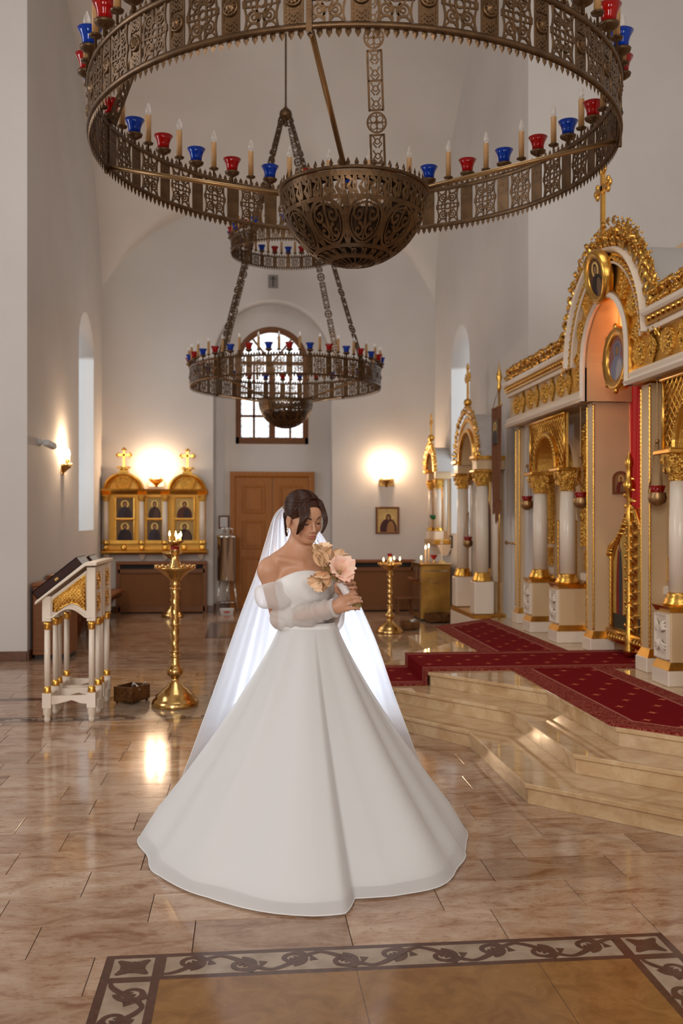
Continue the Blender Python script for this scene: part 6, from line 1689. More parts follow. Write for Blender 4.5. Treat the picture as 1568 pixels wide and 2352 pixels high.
class Vol:
    def __init__(s, lo, hi, h):
        s.lo = np.array(lo, float); s.h = h
        s.n = np.ceil((np.array(hi) - s.lo) / h).astype(int) + 1
        s.a = np.full(s.n, 0.2, np.float32)
    def sub(s, lo, hi):
        i0 = np.clip(np.floor((np.array(lo) - s.lo) / s.h).astype(int), 0, s.n - 1); i1 = np.clip(np.ceil((np.array(hi) - s.lo) / s.h).astype(int) + 1, 1, s.n)
        sl = tuple(slice(a, b) for a, b in zip(i0, i1))
        g = np.meshgrid(*[(s.lo[k] + s.h * np.arange(i0[k], i1[k])).astype(np.float32) for k in range(3)], indexing='ij')
        return sl, g
    def op(s, fn, lo, hi, k, mode='u', pad=0.045):
        sl, g = s.sub(np.array(lo) - pad, np.array(hi) + pad)
        if any(x.start >= x.stop for x in sl): return
        d = fn(*g).astype(np.float32); a = s.a[sl]
        if mode == 'u':
            if k > 0:
                hh = np.clip(0.5 + 0.5 * (a - d) / k, 0, 1); s.a[sl] = a * (1 - hh) + d * hh - k * hh * (1 - hh)
            else: s.a[sl] = np.minimum(a, d)
        elif mode == 's':
            d = -d
            if k > 0:
                hh = np.clip(0.5 - 0.5 * (a - d) / k, 0, 1); s.a[sl] = a * (1 - hh) + d * hh + k * hh * (1 - hh)
            else: s.a[sl] = np.maximum(a, d)
    def ell(s, c, r, B=None, k=0.02, mode='u'):
        """ellipsoid; B = 3 axis vectors (rows)"""
        c = np.array(c, float); r = np.array(r, float); B = np.eye(3) if B is None else np.array(B, float)
        ext = np.sqrt(((B.T * r) ** 2).sum(1))
        def fn(x, y, z):
            q = [(B[i][0] * (x - c[0]) + B[i][1] * (y - c[1]) + B[i][2] * (z - c[2])) / r[i] for i in range(3)]
            k0 = np.sqrt(q[0] ** 2 + q[1] ** 2 + q[2] ** 2) + 1e-9
            k1 = np.sqrt((q[0] / r[0]) ** 2 + (q[1] / r[1]) ** 2 + (q[2] / r[2]) ** 2) + 1e-9
            return k0 * (k0 - 1) / k1
        s.op(fn, c - ext, c + ext, k, mode)
    def cap(s, a, b, ra, rb, k=0.015, mode='u', mod=None):
        a = np.array(a, float); b = np.array(b, float); d = b - a; L2 = float((d ** 2).sum()) + 1e-12; m = max(ra, rb)
        def fn(x, y, z):
            t = np.clip(((x - a[0]) * d[0] + (y - a[1]) * d[1] + (z - a[2]) * d[2]) / L2, 0, 1)
            q = np.sqrt((x - a[0] - t * d[0]) ** 2 + (y - a[1] - t * d[1]) ** 2 + (z - a[2] - t * d[2]) ** 2) - (ra + (rb - ra) * t)
            if mod is not None: q = q + mod(x, y, z, t)
            return q
        s.op(fn, np.minimum(a, b) - m, np.maximum(a, b) + m, k, mode)
    def mesh(s, name, m, smooth_it=2):
        g = vdb.FloatGrid(0.2); g.copyFromArray(np.ascontiguousarray(np.clip(s.a, -0.2, 0.2)))
        pts, quads = g.convertToQuads(0.0)
        pts = np.array(pts) * s.h + s.lo; quads = np.array(quads)
        for _ in range(smooth_it):
            acc = np.zeros_like(pts); cnt = np.zeros(len(pts))
            for i in range(4):
                j = (i + 1) % 4
                np.add.at(acc, quads[:, i], pts[quads[:, j]]); np.add.at(cnt, quads[:, i], 1)
                np.add.at(acc, quads[:, j], pts[quads[:, i]]); np.add.at(cnt, quads[:, j], 1)
            pts = pts * 0.5 + 0.5 * acc / np.maximum(cnt, 1)[:, None]
        me = bpy.data.meshes.new(name)
        me.from_pydata(pts.tolist(), [], quads[:, ::-1].tolist()); me.materials.append(m)
        me.polygons.foreach_set('use_smooth', [True] * len(me.polygons)); me.update()
        return me, pts

# frames: head turned to image right and bowed, torso turned the same way
def frame(yaw, pitch, roll):
    f = Vector((sin(yaw) * cos(pitch), -cos(yaw) * cos(pitch), -sin(pitch))); ex = Vector((cos(yaw), sin(yaw), 0)); u = f.cross(ex) * 1.0
    R_ = Matrix.Rotation(roll, 3, f); return R_ @ ex, f, R_ @ u
HX, HF, HU = frame(radians(33), radians(19), radians(5))
HB = [list(HX), list(HF), list(HU)]
HC = Vector((-0.004, 0.0, 1.619))
def Hh(x, y, z): return HC + HX * x + HF * y + HU * z
TX, TF, TU = frame(radians(27), 0, 0)
TB = [list(TX), list(TF), list(TU)]
TC = Vector((-0.022, 0.03, 0))
def T(x, y, z): return TC + TX * x + TF * y + Vector((0, 0, z))

pb = thing('person', 'bride in a white off-shoulder ball gown and long veil smelling her bouquet', 'person', (BASE[0], BASE[1], 0), -YAW)

# ---- body: one continuous surface
V = Vol((-0.34, -0.30, 0.0), (0.36, 0.33, 1.78), 0.0034)
V.ell(T(0, 0.0, 1.30), (0.135, 0.092, 0.15), TB, 0.03); V.ell(T(0, 0, 1.15), (0.115, 0.085, 0.15), TB, 0.04)
V.ell(T(0, -0.01, 0.93), (0.112, 0.09, 0.14), TB, 0.04)
for sx in (-1, 1):
    V.ell(T(sx * 0.060, 0.064, 1.285), (0.062, 0.050, 0.060), TB, 0.04)
    V.cap(T(sx * 0.035, -0.012, 1.425), T(sx * 0.150, -0.008, 1.385), 0.046, 0.045, 0.035)
    V.cap(T(sx * 0.02, -0.03, 1.475), T(sx * 0.10, -0.02, 1.415), 0.036, 0.032, 0.04)
    V.cap(T(sx * 0.022, 0.062, 1.398), T(sx * 0.125, 0.036, 1.418), 0.012, 0.012, 0.025)
    V.cap(T(sx * 0.055, 0, 0.86), T(sx * 0.065, 0.0, 0.50), 0.068, 0.052, 0.03); V.cap(T(sx * 0.075, 0, 0.50), T(sx * 0.065, -0.01, 0.10), 0.052, 0.034, 0.02)
    V.cap(T(sx * 0.065, -0.02, 0.085), T(sx * 0.075, 0.11, 0.035), 0.033, 0.026, 0.02)
NB = T(0.0, -0.012, 1.40); NT_ = Hh(0, -0.022, -0.055)
V.cap(NB, NT_, 0.053, 0.046, 0.035)
V.cap(T(0.012, 0.02, 1.42), Hh(0.03, 0.0, -0.07), 0.018, 0.02, 0.03)
# head
V.ell(Hh(0, -0.018, 0.030), (0.072, 0.090, 0.078), HB, 0.03)
V.ell(Hh(0, 0.028, -0.030), (0.060, 0.058, 0.082), HB, 0.03)
V.ell(Hh(0, 0.036, -0.078), (0.037, 0.040, 0.028), HB, 0.025)
V.ell(Hh(0, 0.066, -0.100), (0.018, 0.016, 0.014), HB, 0.018)
for sx in (-1, 1):
    V.ell(Hh(sx * 0.036, 0.050, -0.034), (0.024, 0.030, 0.028), HB, 0.025)
    V.cap(Hh(sx * 0.052, -0.005, -0.055), Hh(sx * 0.019, 0.06, -0.094), 0.013, 0.011, 0.025)
    V.ell(Hh(sx * 0.032, 0.094, 0.000), (0.018, 0.014, 0.012), HB, 0.014, 's')
    V.ell(Hh(sx * 0.031, 0.0735, -0.001), (0.0155, 0.0135, 0.0115), HB, 0.006)
    V.cap(Hh(sx * 0.014, 0.083, 0.017), Hh(sx * 0.044, 0.071, 0.019), 0.007, 0.006, 0.016)
V.ell(Hh(0, 0.070, 0.035), (0.045, 0.018, 0.028), HB, 0.03)
V.cap(Hh(0, 0.084, 0.008), Hh(0, 0.1035, -0.034), 0.0065, 0.0095, 0.012)
V.ell(Hh(0, 0.1045, -0.037), (0.0095, 0.010, 0.008), HB, 0.008)
for sx in (-1, 1): V.ell(Hh(sx * 0.0115, 0.0945, -0.041), (0.0075, 0.010, 0.0065), HB, 0.006)
V.ell(Hh(0, 0.084, -0.060), (0.026, 0.012, 0.018), HB, 0.018)
for sx in (-1, 1): V.ell(Hh(sx * 0.007, 0.0945, -0.0635), (0.0125, 0.007, 0.0045), HB, 0.004)
V.ell(Hh(0, 0.0935, -0.0735), (0.0165, 0.0075, 0.0055), HB, 0.004)
V.cap(Hh(-0.02, 0.0985, -0.0685), Hh(0.02, 0.0985, -0.0685), 0.0022, 0.0022, 0.003, 's')
for sx in (-1, 1):
    ec = Hh(sx * 0.074, -0.014, -0.022)
    eb = [list((HX * cos(0.35 * sx) - HF * sin(0.35 * sx) * 1)), list(HF * cos(0.35) + HX * sin(0.35) * sx * 0.0), list(HU)]
    V.ell(ec, (0.0085, 0.019, 0.031), HB, 0.004); V.ell(ec + HX * (sx * 0.0085) + HF * 0.003, (0.005, 0.0115, 0.020), HB, 0.004, 's'); V.ell(ec + HX * (sx * 0.002) + HF * 0.006 - HU * 0.027, (0.006, 0.009, 0.009), HB, 0.004)
# right arm (image left)
SR = T(-0.168, -0.002, 1.362); ER = L(640, 1426, 0.0); WR = L(771, 1394, -0.15)
V.ell(SR, (0.046, 0.045, 0.050), TB, 0.03); V.cap(SR, ER, 0.042, 0.034, 0.02); V.cap(ER, WR, 0.036, 0.0235, 0.015)
SL = T(0.165, -0.002, 1.362); EL = L(760, 1424, 0.10); WL = L(790, 1366, -0.075)
V.ell(SL, (0.050, 0.048, 0.052), TB, 0.03); V.cap(SL, EL, 0.044, 0.036, 0.02); V.cap(EL, WL, 0.035, 0.0235, 0.015)
# right hand: palm and five fingers closed around the wrapped stems
def chain_f(P, r0, r1, k=0.003):
    n = len(P) - 1
    for i in range(n): V.cap(P[i], P[i + 1], r0 + (r1 - r0) * i / n, r0 + (r1 - r0) * (i + 1) / n, k if i else 0.006)
for (a, b, r) in (((778, 1381, -0.155), (795, 1371, -0.168), 0.0125), ((778, 1388, -0.157), (798, 1378, -0.172), 0.013), ((778, 1395, -0.157), (800, 1388, -0.172), 0.013), ((777, 1402, -0.155), (797, 1399, -0.168), 0.012)):
    V.cap(WR, L(*a), 0.021, r, 0.015); V.cap(L(*a), L(*b), r, 0.0115, 0.012)
chain_f([L(793, 1371, -0.170), L(806, 1364.5, -0.186), L(814, 1363.5, -0.176), L(818, 1365, -0.160)], 0.0098, 0.0072)
chain_f([L(797, 1378, -0.174), L(812, 1373, -0.192), L(821, 1372.5, -0.182), L(827, 1374, -0.166)], 0.0100, 0.0072)
chain_f([L(799, 1388, -0.174), L(815, 1382, -0.192), L(824, 1381, -0.182), L(830, 1382, -0.166)], 0.0098, 0.0070)
chain_f([L(797, 1399, -0.170), L(811, 1397, -0.184), L(819, 1397, -0.176), L(825, 1399, -0.162)], 0.0088, 0.0064)
chain_f([L(776, 1384, -0.13), L(788, 1368, -0.105), L(801, 1360, -0.105), L(809, 1359, -0.112)], 0.0125, 0.0085)
# left hand: behind the stems, fingers curling round to the front
V.cap(WL, L(797, 1352, -0.095), 0.022, 0.020, 0.02); V.cap(L(786, 1356, -0.09), L(806, 1344, -0.10), 0.018, 0.016, 0.012)
chain_f([L(804, 1338, -0.105), L(807, 1331, -0.145), L(795, 1331, -0.176), L(778, 1335.5, -0.178)], 0.0098, 0.0070)
chain_f([L(808, 1343, -0.105), L(813, 1340, -0.145), L(804, 1339, -0.176), L(791, 1340, -0.180)], 0.0098, 0.0070)
chain_f([L(809, 1350, -0.105), L(816, 1350, -0.140), L(811, 1350, -0.168), L(801, 1350, -0.178)], 0.0095, 0.0068)
chain_f([L(808, 1357, -0.100), L(815, 1359, -0.130), L(812, 1359, -0.155), L(805, 1358, -0.172)], 0.0085, 0.0062)
chain_f([L(786, 1366, -0.10), L(774, 1357, -0.125), L(772, 1345, -0.145), L(778, 1335, -0.150)], 0.0125, 0.0085)

# skin with the natural colour of lips, cheeks, nails
t = NT('skin'); at = t.n('Attribute'); at.attribute_name = 'tint'
b = t.b
base_c = t.mix(at.outputs['Fac'], (0.53, 0.275, 0.165, 1), (0.50, 0.155, 0.12, 1))
sep = t.n('SeparateColor'); t.l(at.outputs['Color'], sep.inputs[0])
base_c = t.mix(sep.outputs[0], (0.53, 0.275, 0.165, 1), (0.42, 0.115, 0.09, 1)); base_c = t.mix(sep.outputs[1], base_c, (0.52, 0.215, 0.13, 1)); base_c = t.mix(sep.outputs[2], base_c, (0.80, 0.66, 0.60, 1))
t.l(base_c, b.inputs['Base Color']); b.inputs['Roughness'].default_value = 0.48
b.inputs['Subsurface Weight'].default_value = 0.12; b.inputs['Subsurface Radius'].default_value = (0.012, 0.005, 0.003)
m_skin = t.m
me, pts = V.mesh('body', m_skin, 2)
ca = me.color_attributes.new('tint', 'FLOAT_COLOR', 'POINT')
loc = pts - np.array(HC); hx, hf, hu = loc @ np.array(HX), loc @ np.array(HF), loc @ np.array(HU)
lip = np.clip(1.5 - np.sqrt((hx / 0.021) ** 2 + ((hu + 0.0685) / 0.0105) ** 2 + ((hf - 0.096) / 0.02) ** 2) * 1.3, 0, 1)
chk = sum(np.clip(1 - np.sqrt(((hx - sx * 0.038) / 0.03) ** 2 + ((hu + 0.035) / 0.025) ** 2 + ((hf - 0.07) / 0.05) ** 2), 0, 1) for sx in (-1, 1)) * 0.7
nail = np.zeros(len(pts))
for tip in (L(818, 1363, -0.164), L(828, 1371, -0.170), L(831, 1379, -0.170), L(826, 1397, -0.166), L(777, 1333, -0.187), L(789, 1338, -0.188)):
    nail = np.maximum(nail, np.clip(2 - np.linalg.norm(pts - np.array(tip), axis=1) / 0.0045, 0, 1))
cols = np.stack([lip, chk, nail, np.ones(len(pts))], 1).astype(np.float32)
ca.data.foreach_set('color', cols.ravel())
place(me, 'body', pb)

# ---- hair
t = NT('dark_brown_hair'); tc = t.n('TexCoord').outputs['Object']
nz = t.noise(t.mapping(tc, (30, 30, 6)), 6.0, 3)
t.l(t.ramp(nz, [(0.3, (0.018, 0.005, 0.0022)), (0.7, (0.062, 0.018, 0.006))]), t.b.inputs['Base Color'])
t.b.inputs['Roughness'].default_value = 0.38; t.b.inputs['Specular IOR Level'].default_value = 0.35
m_hair = t.m
V = Vol((-0.19, -0.19, 1.44), (0.19, 0.19, 1.80), 0.0030)
HEC, HER = (0, -0.020, 0.036), (0.082, 0.100, 0.084)
V.ell(Hh(*HEC), HER, HB, 0.01)
V.ell(Hh(0, -0.095, -0.028), (0.056, 0.040, 0.046), HB, 0.02)
V.ell(Hh(0, -0.055, -0.045), (0.060, 0.045, 0.030), HB, 0.02)
V.ell(Hh(0.0, 0.105, -0.030), (0.062, 0.072, 0.100), HB, 0.008, 's')
V.ell(Hh(0, 0.04, -0.105), (0.11, 0.075, 0.075), HB, 0.01, 's')
for sx in (-1, 1): V.ell(Hh(sx * 0.085, -0.005, -0.028), (0.022, 0.022, 0.036), HB, 0.008, 's')
me, _ = V.mesh('hair_base', m_hair, 1)
hb = MB()
rn = random.Random(4)
def on_cap(d, s=1.02):
    x, y, z = d; k = 1 / sqrt((x / HER[0]) ** 2 + (y / HER[1]) ** 2 + (z / HER[2]) ** 2)
    return Hh(HEC[0] + x * k * s, HEC[1] + y * k * s, HEC[2] + z * k * s)
for i in range(620):
    sx = -1 if i % 2 else 1
    q = rn.random()
    s0 = Vector((0.012 + sx * 0.004, 0.085 - 0.10 * q, 0.09)); side = Vector((sx * (0.08 + 0.03 * rn.random()), 0.05 - 0.10 * q - 0.03 * rn.random(), 0.065 - 0.085 * rn.random() * (0.4 + q))); e_ = Vector((sx * 0.03 * rn.random(), -0.10, -0.025 + 0.04 * rn.random()))
    P = []; sc_ = 1.0 + 0.035 * rn.random()
    for k in range(10):
        f = k / 9; P.append(on_cap(s0 * (1 - f) ** 2 + side * 2 * f * (1 - f) + e_ * f * f, sc_))
    hb.tube(P, [0.0006 + 0.0013 * sin(pi * (0.1 + 0.85 * k / 9)) for k in range(10)], 4)
for i in range(420):   # side hair drawn back from temple and hairline to the bun
    sx = -1 if i % 2 else 1
    q = rn.random(); w_ = rn.random()
    s0 = Vector((sx * (0.035 + 0.047 * q), 0.080 - 0.050 * q, 0.070 - 0.100 * q)); e_ = Vector((sx * 0.035 * rn.random(), -0.10, -0.060 + 0.05 * (1 - q) + 0.02 * w_)); side = Vector((sx * 0.095, -0.010 - 0.02 * w_, 0.045 - 0.095 * q))
    sc_ = 1.0 + 0.03 * rn.random()
    hb.tube([on_cap(s0 * (1 - f) ** 2 + side * 2 * f * (1 - f) + e_ * f * f, sc_) for f in [k / 9 for k in range(10)]], [0.0006 + 0.0012 * sin(pi * (0.1 + 0.85 * k / 9)) for k in range(10)], 4)
for i in range(160):   # bun
    a = rn.uniform(0, 6.28); r_ = rn.uniform(0.2, 1.0)
    P = []
    for k in range(8):
        b_ = a + 2.2 * k / 7; P.append(Hh(0.052 * r_ * cos(b_), -0.097 - 0.040 * sqrt(max(0, 1 - r_ * r_)) - 0.002, -0.028 + 0.044 * r_ * sin(b_)))
    hb.tube(P, 0.0015, 4)
def lock(guides, n, w, r, seed):
    rn = random.Random(seed); G_ = [Vector(g) for g in guides]
    for i in range(n):
        o = rn.uniform(-1, 1); o2 = rn.uniform(-1, 1); P = []; m = (len(G_) - 1) * 3; cut_ = rn.uniform(0.85, 1.03)
        for k in range(m + 1):
            f = k / m * cut_ * (len(G_) - 1); j = min(int(f), len(G_) - 2); u_ = f - j
            p0, p1, p2, p3 = G_[max(j - 1, 0)], G_[j], G_[j + 1], G_[min(j + 2, len(G_) - 1)]
            p = 0.5 * ((2 * p1) + (p2 - p0) * u_ + (2 * p0 - 5 * p1 + 4 * p2 - p3) * u_ ** 2 + (3 * p1 - p0 - 3 * p2 + p3) * u_ ** 3)
            ww = w[min(j, len(w) - 1)] * (1 - u_) + w[min(j + 1, len(w) - 1)] * u_
            P.append(p + Vector((o * ww, o2 * 0.006, o * ww * 0.35)) + Vector((0.002 * sin(o2 * 9 + 0.5 * k), 0, 0)))
        hb.tube(P, [r * (0.55 + 0.6 * sin(pi * min(1, 0.15 + 0.85 * k / m))) for k in range(m + 1)], 5)
top = on_cap(Vector((0.012, 0.075, 0.075)), 1.03)
lock([top, on_cap(Vector((-0.045, 0.072, 0.055)), 1.05), L(697, 1190, -0.115), L(690, 1210, -0.110), L(683, 1227, -0.098)], 230, [0.004, 0.016, 0.017, 0.013, 0.004], 0.0013, 1)
lock([top, on_cap(Vector((-0.03, 0.082, 0.062)), 1.04), L(706, 1182, -0.118), L(698, 1200, -0.115), L(692, 1217, -0.10)], 110, [0.003, 0.010, 0.010, 0.008, 0.004], 0.0012, 2)
lock([top, on_cap(Vector((0.05, 0.068, 0.052)), 1.05), L(745, 1182, -0.055), L(747, 1203, -0.055), L(739, 1224, -0.062)], 170, [0.004, 0.010, 0.009, 0.009, 0.004], 0.0013, 3)
lock([on_cap(Vector((-0.06, -0.04, -0.03)), 1.0), L(657, 1222, 0.03), L(658, 1232, 0.035)], 10, [0.008, 0.006, 0.003], 0.002, 5)
me2 = hb.mesh('hair_strands', m_hair)
bm = bmesh.new(); bm.from_mesh(me); bm.from_mesh(me2); me3 = bpy.data.meshes.new('hair'); bm.to_mesh(me3); bm.free(); me3.materials.append(m_hair)
me3.polygons.foreach_set('use_smooth', [True] * len(me3.polygons))
hair = place(me3, 'hair', pb)
for sx in (-1, 1):
    MB().tube([Hh(sx * (0.014 + 0.036 * f), 0.0955 - 0.004 * f - 0.021 * f * f, 0.0165 + 0.010 * sin(pi * f * 0.62)) for f in [i / 8 for i in range(9)]], [0.0022, 0.0034, 0.0036, 0.0036, 0.0033, 0.003, 0.0026, 0.002, 0.001], 6).build('eyebrow', mat('brow_hair', (0.06, 0.024, 0.013), 0.6), pb)
    MB().tube([Hh(sx * 0.031 + 0.0155 * q, 0.0855 - 0.012 * q * q * (1 + 0.4 * q * sx), -0.0065 - 0.0045 * (1 - q * q)) for q in [-1 + i / 4 for i in range(9)]], [0.001, 0.0016, 0.0022, 0.0024, 0.0024, 0.0024, 0.0024, 0.002, 0.001], 6).build('eyelashes', mat('lash', (0.012, 0.006, 0.004), 0.6), pb)
# jewellery
er_ = Hh(-0.0775, -0.008, -0.056)
m_silver = mat('silver', (0.75, 0.72, 0.68), 0.15, 1.0); m_pearl = mat('pearl', (0.8, 0.75, 0.7), 0.2)
MB().sphere(er_, 0.0055, 10, 7).sphere(er_ + Vector((0, 0, -0.014)), 0.0062, 10, 7, (0.9, 0.9, 1.4)).build('earring', m_pearl, pb)
nk = [T(0.052 * sin(a), -0.012 + 0.060 * cos(a), 1.452 - 0.043 * (0.5 + 0.5 * cos(a))) for a in [-2.6 + 5.2 * i / 30 for i in range(31)]]
MB().tube(nk, 0.0009, 5).sphere(nk[15] + Vector((0, -0.001, -0.006)), 0.003, 8, 6).build('necklace', mat('gold_chain', (0.7, 0.42, 0.16), 0.3, 1.0), pb)
rg = L(801, 1387, -0.176)
ax = (L(815, 1382, -0.192) - L(799, 1388, -0.174)).normalized(); ra_ = ax.orthogonal().normalized(); rb_ = ax.cross(ra_)
MB().tube([L(803, 1386.5, -0.178) + ra_ * 0.0104 * cos(a) + rb_ * 0.0104 * sin(a) for a in [2 * pi * i / 16 for i in range(16)]], 0.0013, 6, closed=True).sphere(L(803, 1386.5, -0.178) + Vector((0, -0.0115, 0.001)), 0.0036, 8, 6).build('ring', m_silver, pb)

# ---- gown
def cloth(name, col, transp, transl=0.3, rough=0.6, bscale=500.0):
    t = NT(name); nt = t
    d = t.n('BsdfDiffuse'); d.inputs[0].default_value = C4(col); tr = t.n('BsdfTranslucent'); tr.inputs[0].default_value = C4(col)
    g = t.n('BsdfSheen'); g.inputs[0].default_value = C4(col); g.inputs[1].default_value = 0.4
    m1 = t.n('MixShader'); m1.inputs[0].default_value = transl; t.l(d.outputs[0], m1.inputs[1]); t.l(tr.outputs[0], m1.inputs[2])
    m2 = t.n('MixShader'); m2.inputs[0].default_value = 0.12; t.l(m1.outputs[0], m2.inputs[1]); t.l(g.outputs[0], m2.inputs[2])
    last = m2
    if transp:
        tp = t.n('BsdfTransparent'); m3 = t.n('MixShader')
        lw = t.n('LayerWeight'); lw.inputs[0].default_value = 0.35
        fac = t.math('SUBTRACT', transp, t.math('MULTIPLY', lw.outputs['Facing'], transp * 0.75)); t.l(fac, m3.inputs[0])
        t.l(m2.outputs[0], m3.inputs[1]); t.l(tp.outputs[0], m3.inputs[2]); last = m3
    t.l(last.outputs[0], t.out.inputs[0]); t.t.nodes.remove(t.b)
    return t.m
m_satin = cloth('white_satin', (0.93, 0.925, 0.92), 0, 0.10)
m_organza = cloth('white_organza', (0.92, 0.89, 0.87), 0.42, 0.35)
m_tulle = cloth('white_tulle', (0.88, 0.90, 0.94), 0.60, 0.5)
# bodice
V = Vol((-0.22, -0.20, 1.04), (0.24, 0.24, 1.42), 0.0035)
V.ell(T(0, 0.0, 1.30), (0.146, 0.103, 0.158), TB, 0.03); V.ell(T(0, 0, 1.15), (0.127, 0.098, 0.15), TB, 0.04)
for sx in (-1, 1): V.ell(T(sx * 0.060, 0.068, 1.285), (0.070, 0.058, 0.064), TB, 0.06)
V.ell(T(0, 0.11, 1.285), (0.05, 0.02, 0.05), TB, 0.04)
V.op(lambda x, y, z: -(z - (1.334 + 0.05 * (x + 0.05) + 0.03 * np.cos(x * 14))), (-0.3, -0.3, 1.25), (0.3, 0.3, 1.45), 0.004, 's')
V.op(lambda x, y, z: (z - 1.085), (-0.3, -0.3, 1.0), (0.3, 0.3, 1.12), 0.004, 's')
me, pt = V.mesh('bodice', m_satin, 2); place(me, 'bodice', pb)
# neckline edge
# sleeves
def folds(n, amp, ph): return lambda x, y, z, t_: amp * (np.sin(n * t_ * 6.28 + ph + 18 * x) + 0.6 * np.sin(n * 1.7 * t_ * 6.28 + 25 * z))
V = Vol((-0.36, -0.26, 1.02), (0.22, 0.16, 1.44), 0.0036)
for (c, r) in ((L(608, 1364, -0.05), (0.052, 0.066, 0.070)), (L(630, 1352, -0.07), (0.062, 0.066, 0.060)), (L(642, 1376, -0.07), (0.065, 0.062, 0.048))): V.ell(c, r, None, 0.03)
V.cap(L(648, 1388, -0.04), L(646, 1420, -0.02), 0.043, 0.049, 0.012, mod=folds(2, 0.003, 0))
V.cap(L(646, 1420, -0.02), L(705, 1411, -0.09), 0.049, 0.051, 0.02, mod=folds(2, 0.003, 1)); V.cap(L(705, 1412, -0.09), L(768, 1396, -0.148), 0.051, 0.042, 0.03, mod=folds(3, 0.003, 2))
def wr(x, y, z): return z * 0
V.op(lambda x, y, z: -(z - (1.318 + 0.34 * (x + 0.13) + 0.0 * y)), (-0.36, -0.3, 1.22), (0.2, 0.2, 1.46), 0.01, 's')
cdir = (L(768, 1396, -0.148) - L(705, 1412, -0.09)).normalized(); cp_ = L(770, 1395, -0.149)
V.op(lambda x, y, z: -((x - cp_[0]) * cdir[0] + (y - cp_[1]) * cdir[1] + (z - cp_[2]) * cdir[2]), tuple(cp_ - Vector((0.06, 0.06, 0.06))), tuple(cp_ + Vector((0.08, 0.08, 0.08))), 0.003, 's')
# gathered folds of the puff
sl_, g_ = V.sub((-0.36, -0.26, 1.18), (-0.02, 0.16, 1.40))
V.a[sl_] += (0.0050 * np.sin(70 * (g_[0] * 0.8 + g_[1] * 0.6) + 14 * g_[2]) * np.clip((g_[2] - 1.20) / 0.08, 0, 1)).astype(np.float32) * (np.abs(V.a[sl_]) < 0.05)
me, pt = V.mesh('sleeve', m_organza, 2); sl1 = place(me, 'sleeve', pb)
q1 = cdir.orthogonal().normalized(); q2 = cdir.cross(q1)
MB().tube([cp_ - cdir * 0.002 + q1 * 0.0405 * cos(a) + q2 * 0.0405 * sin(a) for a in [2 * pi * i / 28 for i in range(28)]], 0.0026, 6, closed=True).build('cuff', m_satin, sl1)
V = Vol((0.0, -0.16, 1.02), (0.32, 0.30, 1.42), 0.004)
for (c, r) in ((T(0.185, 0.01, 1.275), (0.062, 0.066, 0.065)), (T(0.16, 0.02, 1.305), (0.05, 0.06, 0.045))): V.ell(c, r, None, 0.03)
V.cap(T(0.185, 0.0, 1.25), EL, 0.055, 0.056, 0.02); V.cap(EL, L(784, 1372, -0.05), 0.055, 0.038, 0.03)
me, pt = V.mesh('sleeve', m_organza, 2); place(me, 'sleeve', pb)

# skirt
WC = L(709, 1440, 0.02); SC = Vector((0.02, 0.14, 0))
hem_px = [(340, 1985), (378, 2015), (480, 2064), (560, 2089), (640, 2102), (720, 2106), (790, 2100), (800, 2090), (812, 2066), (900, 2064), (990, 2040), (1040, 2014), (1060, 1960), (1068, 1925), (332, 1932)]
hem = []
for p in hem_px:
    g = GL(*p); hem.append((atan2(g.y - SC.y, g.x - SC.x), hypot(g.x - SC.x, g.y - SC.y)))
hem += [(radians(75), 0.98), (radians(110), 1.02), (radians(45), 0.88), (radians(145), 0.92)]
hem.sort()
ha = [h[0] for h in hem]; hr = [h[1] for h in hem]
def hem_r(a):
    a = (a + pi) % (2 * pi) - pi
    return float(np.interp(a, [ha[-1] - 2 * pi] + ha + [ha[0] + 2 * pi], [hr[-1]] + hr + [hr[0]]))
zW = WC.z + 0.02
fold_a = [rn.uniform(0, 6.28) for _ in range(6)]
def skirt_pt(u, v, off=0.0):
    a = -pi + 2 * pi * u; t_ = v
    rh = hem_r(a)
    rw = 0.110 / sqrt((cos(a) / 1.12) ** 2 + (sin(a) / 0.92) ** 2)
    prof = 0.85 * t_ ** 1.3 + 0.15 * t_ ** 0.85
    z = zW * (1 - t_)
    flare = max(0, t_ - 0.85) / 0.15
    r = rw + (rh - rw) * (prof + 0.0 * flare)
    amp = 0.056 * t_ ** 0.8
    fo = sin(7 * a + fold_a[0] + 0.5 * sin(2 * t_)) * 0.6 + sin(12 * a + fold_a[1] + 0.4 * t_) * 0.4
    fo = fo * (0.7 + 0.3 * sin(2 * a + 1.0))
    am = amp * (1 - 0.65 * flare)
    r += am * fo + off
    c = WC * (1 - t_) + SC * t_
    return (c.x + r * cos(a), c.y + r * sin(a), max(z, 0.0) + 0.004)
nu, nv = 300, 60
MB().grid(lambda u, v: skirt_pt(u, v * 0.965, -0.010 * v), nu, nv, wrapu=True).build('skirt', m_satin, pb)
MB().tube([skirt_pt(i / 300, 0.995, 0.014 + 0.008 * sin(10 * i / 300 * 6.28 + 3)) for i in range(300)], 0.0022, 5, closed=True).build('hem', m_satin, pb)
# sheer overskirt
m_over = cloth('sheer_overskirt', (0.93, 0.925, 0.925), 0.22, 0.3)
MB().grid(lambda u, v: (lambda p: (p[0], p[1], p[2]))(skirt_pt(u, 0.02 + 0.975 * v, 0.008 + 0.006 * v + 0.008 * v * sin(10 * u * 6.28 + 3))), nu, 40, wrapu=True).build('overskirt', m_over, pb)

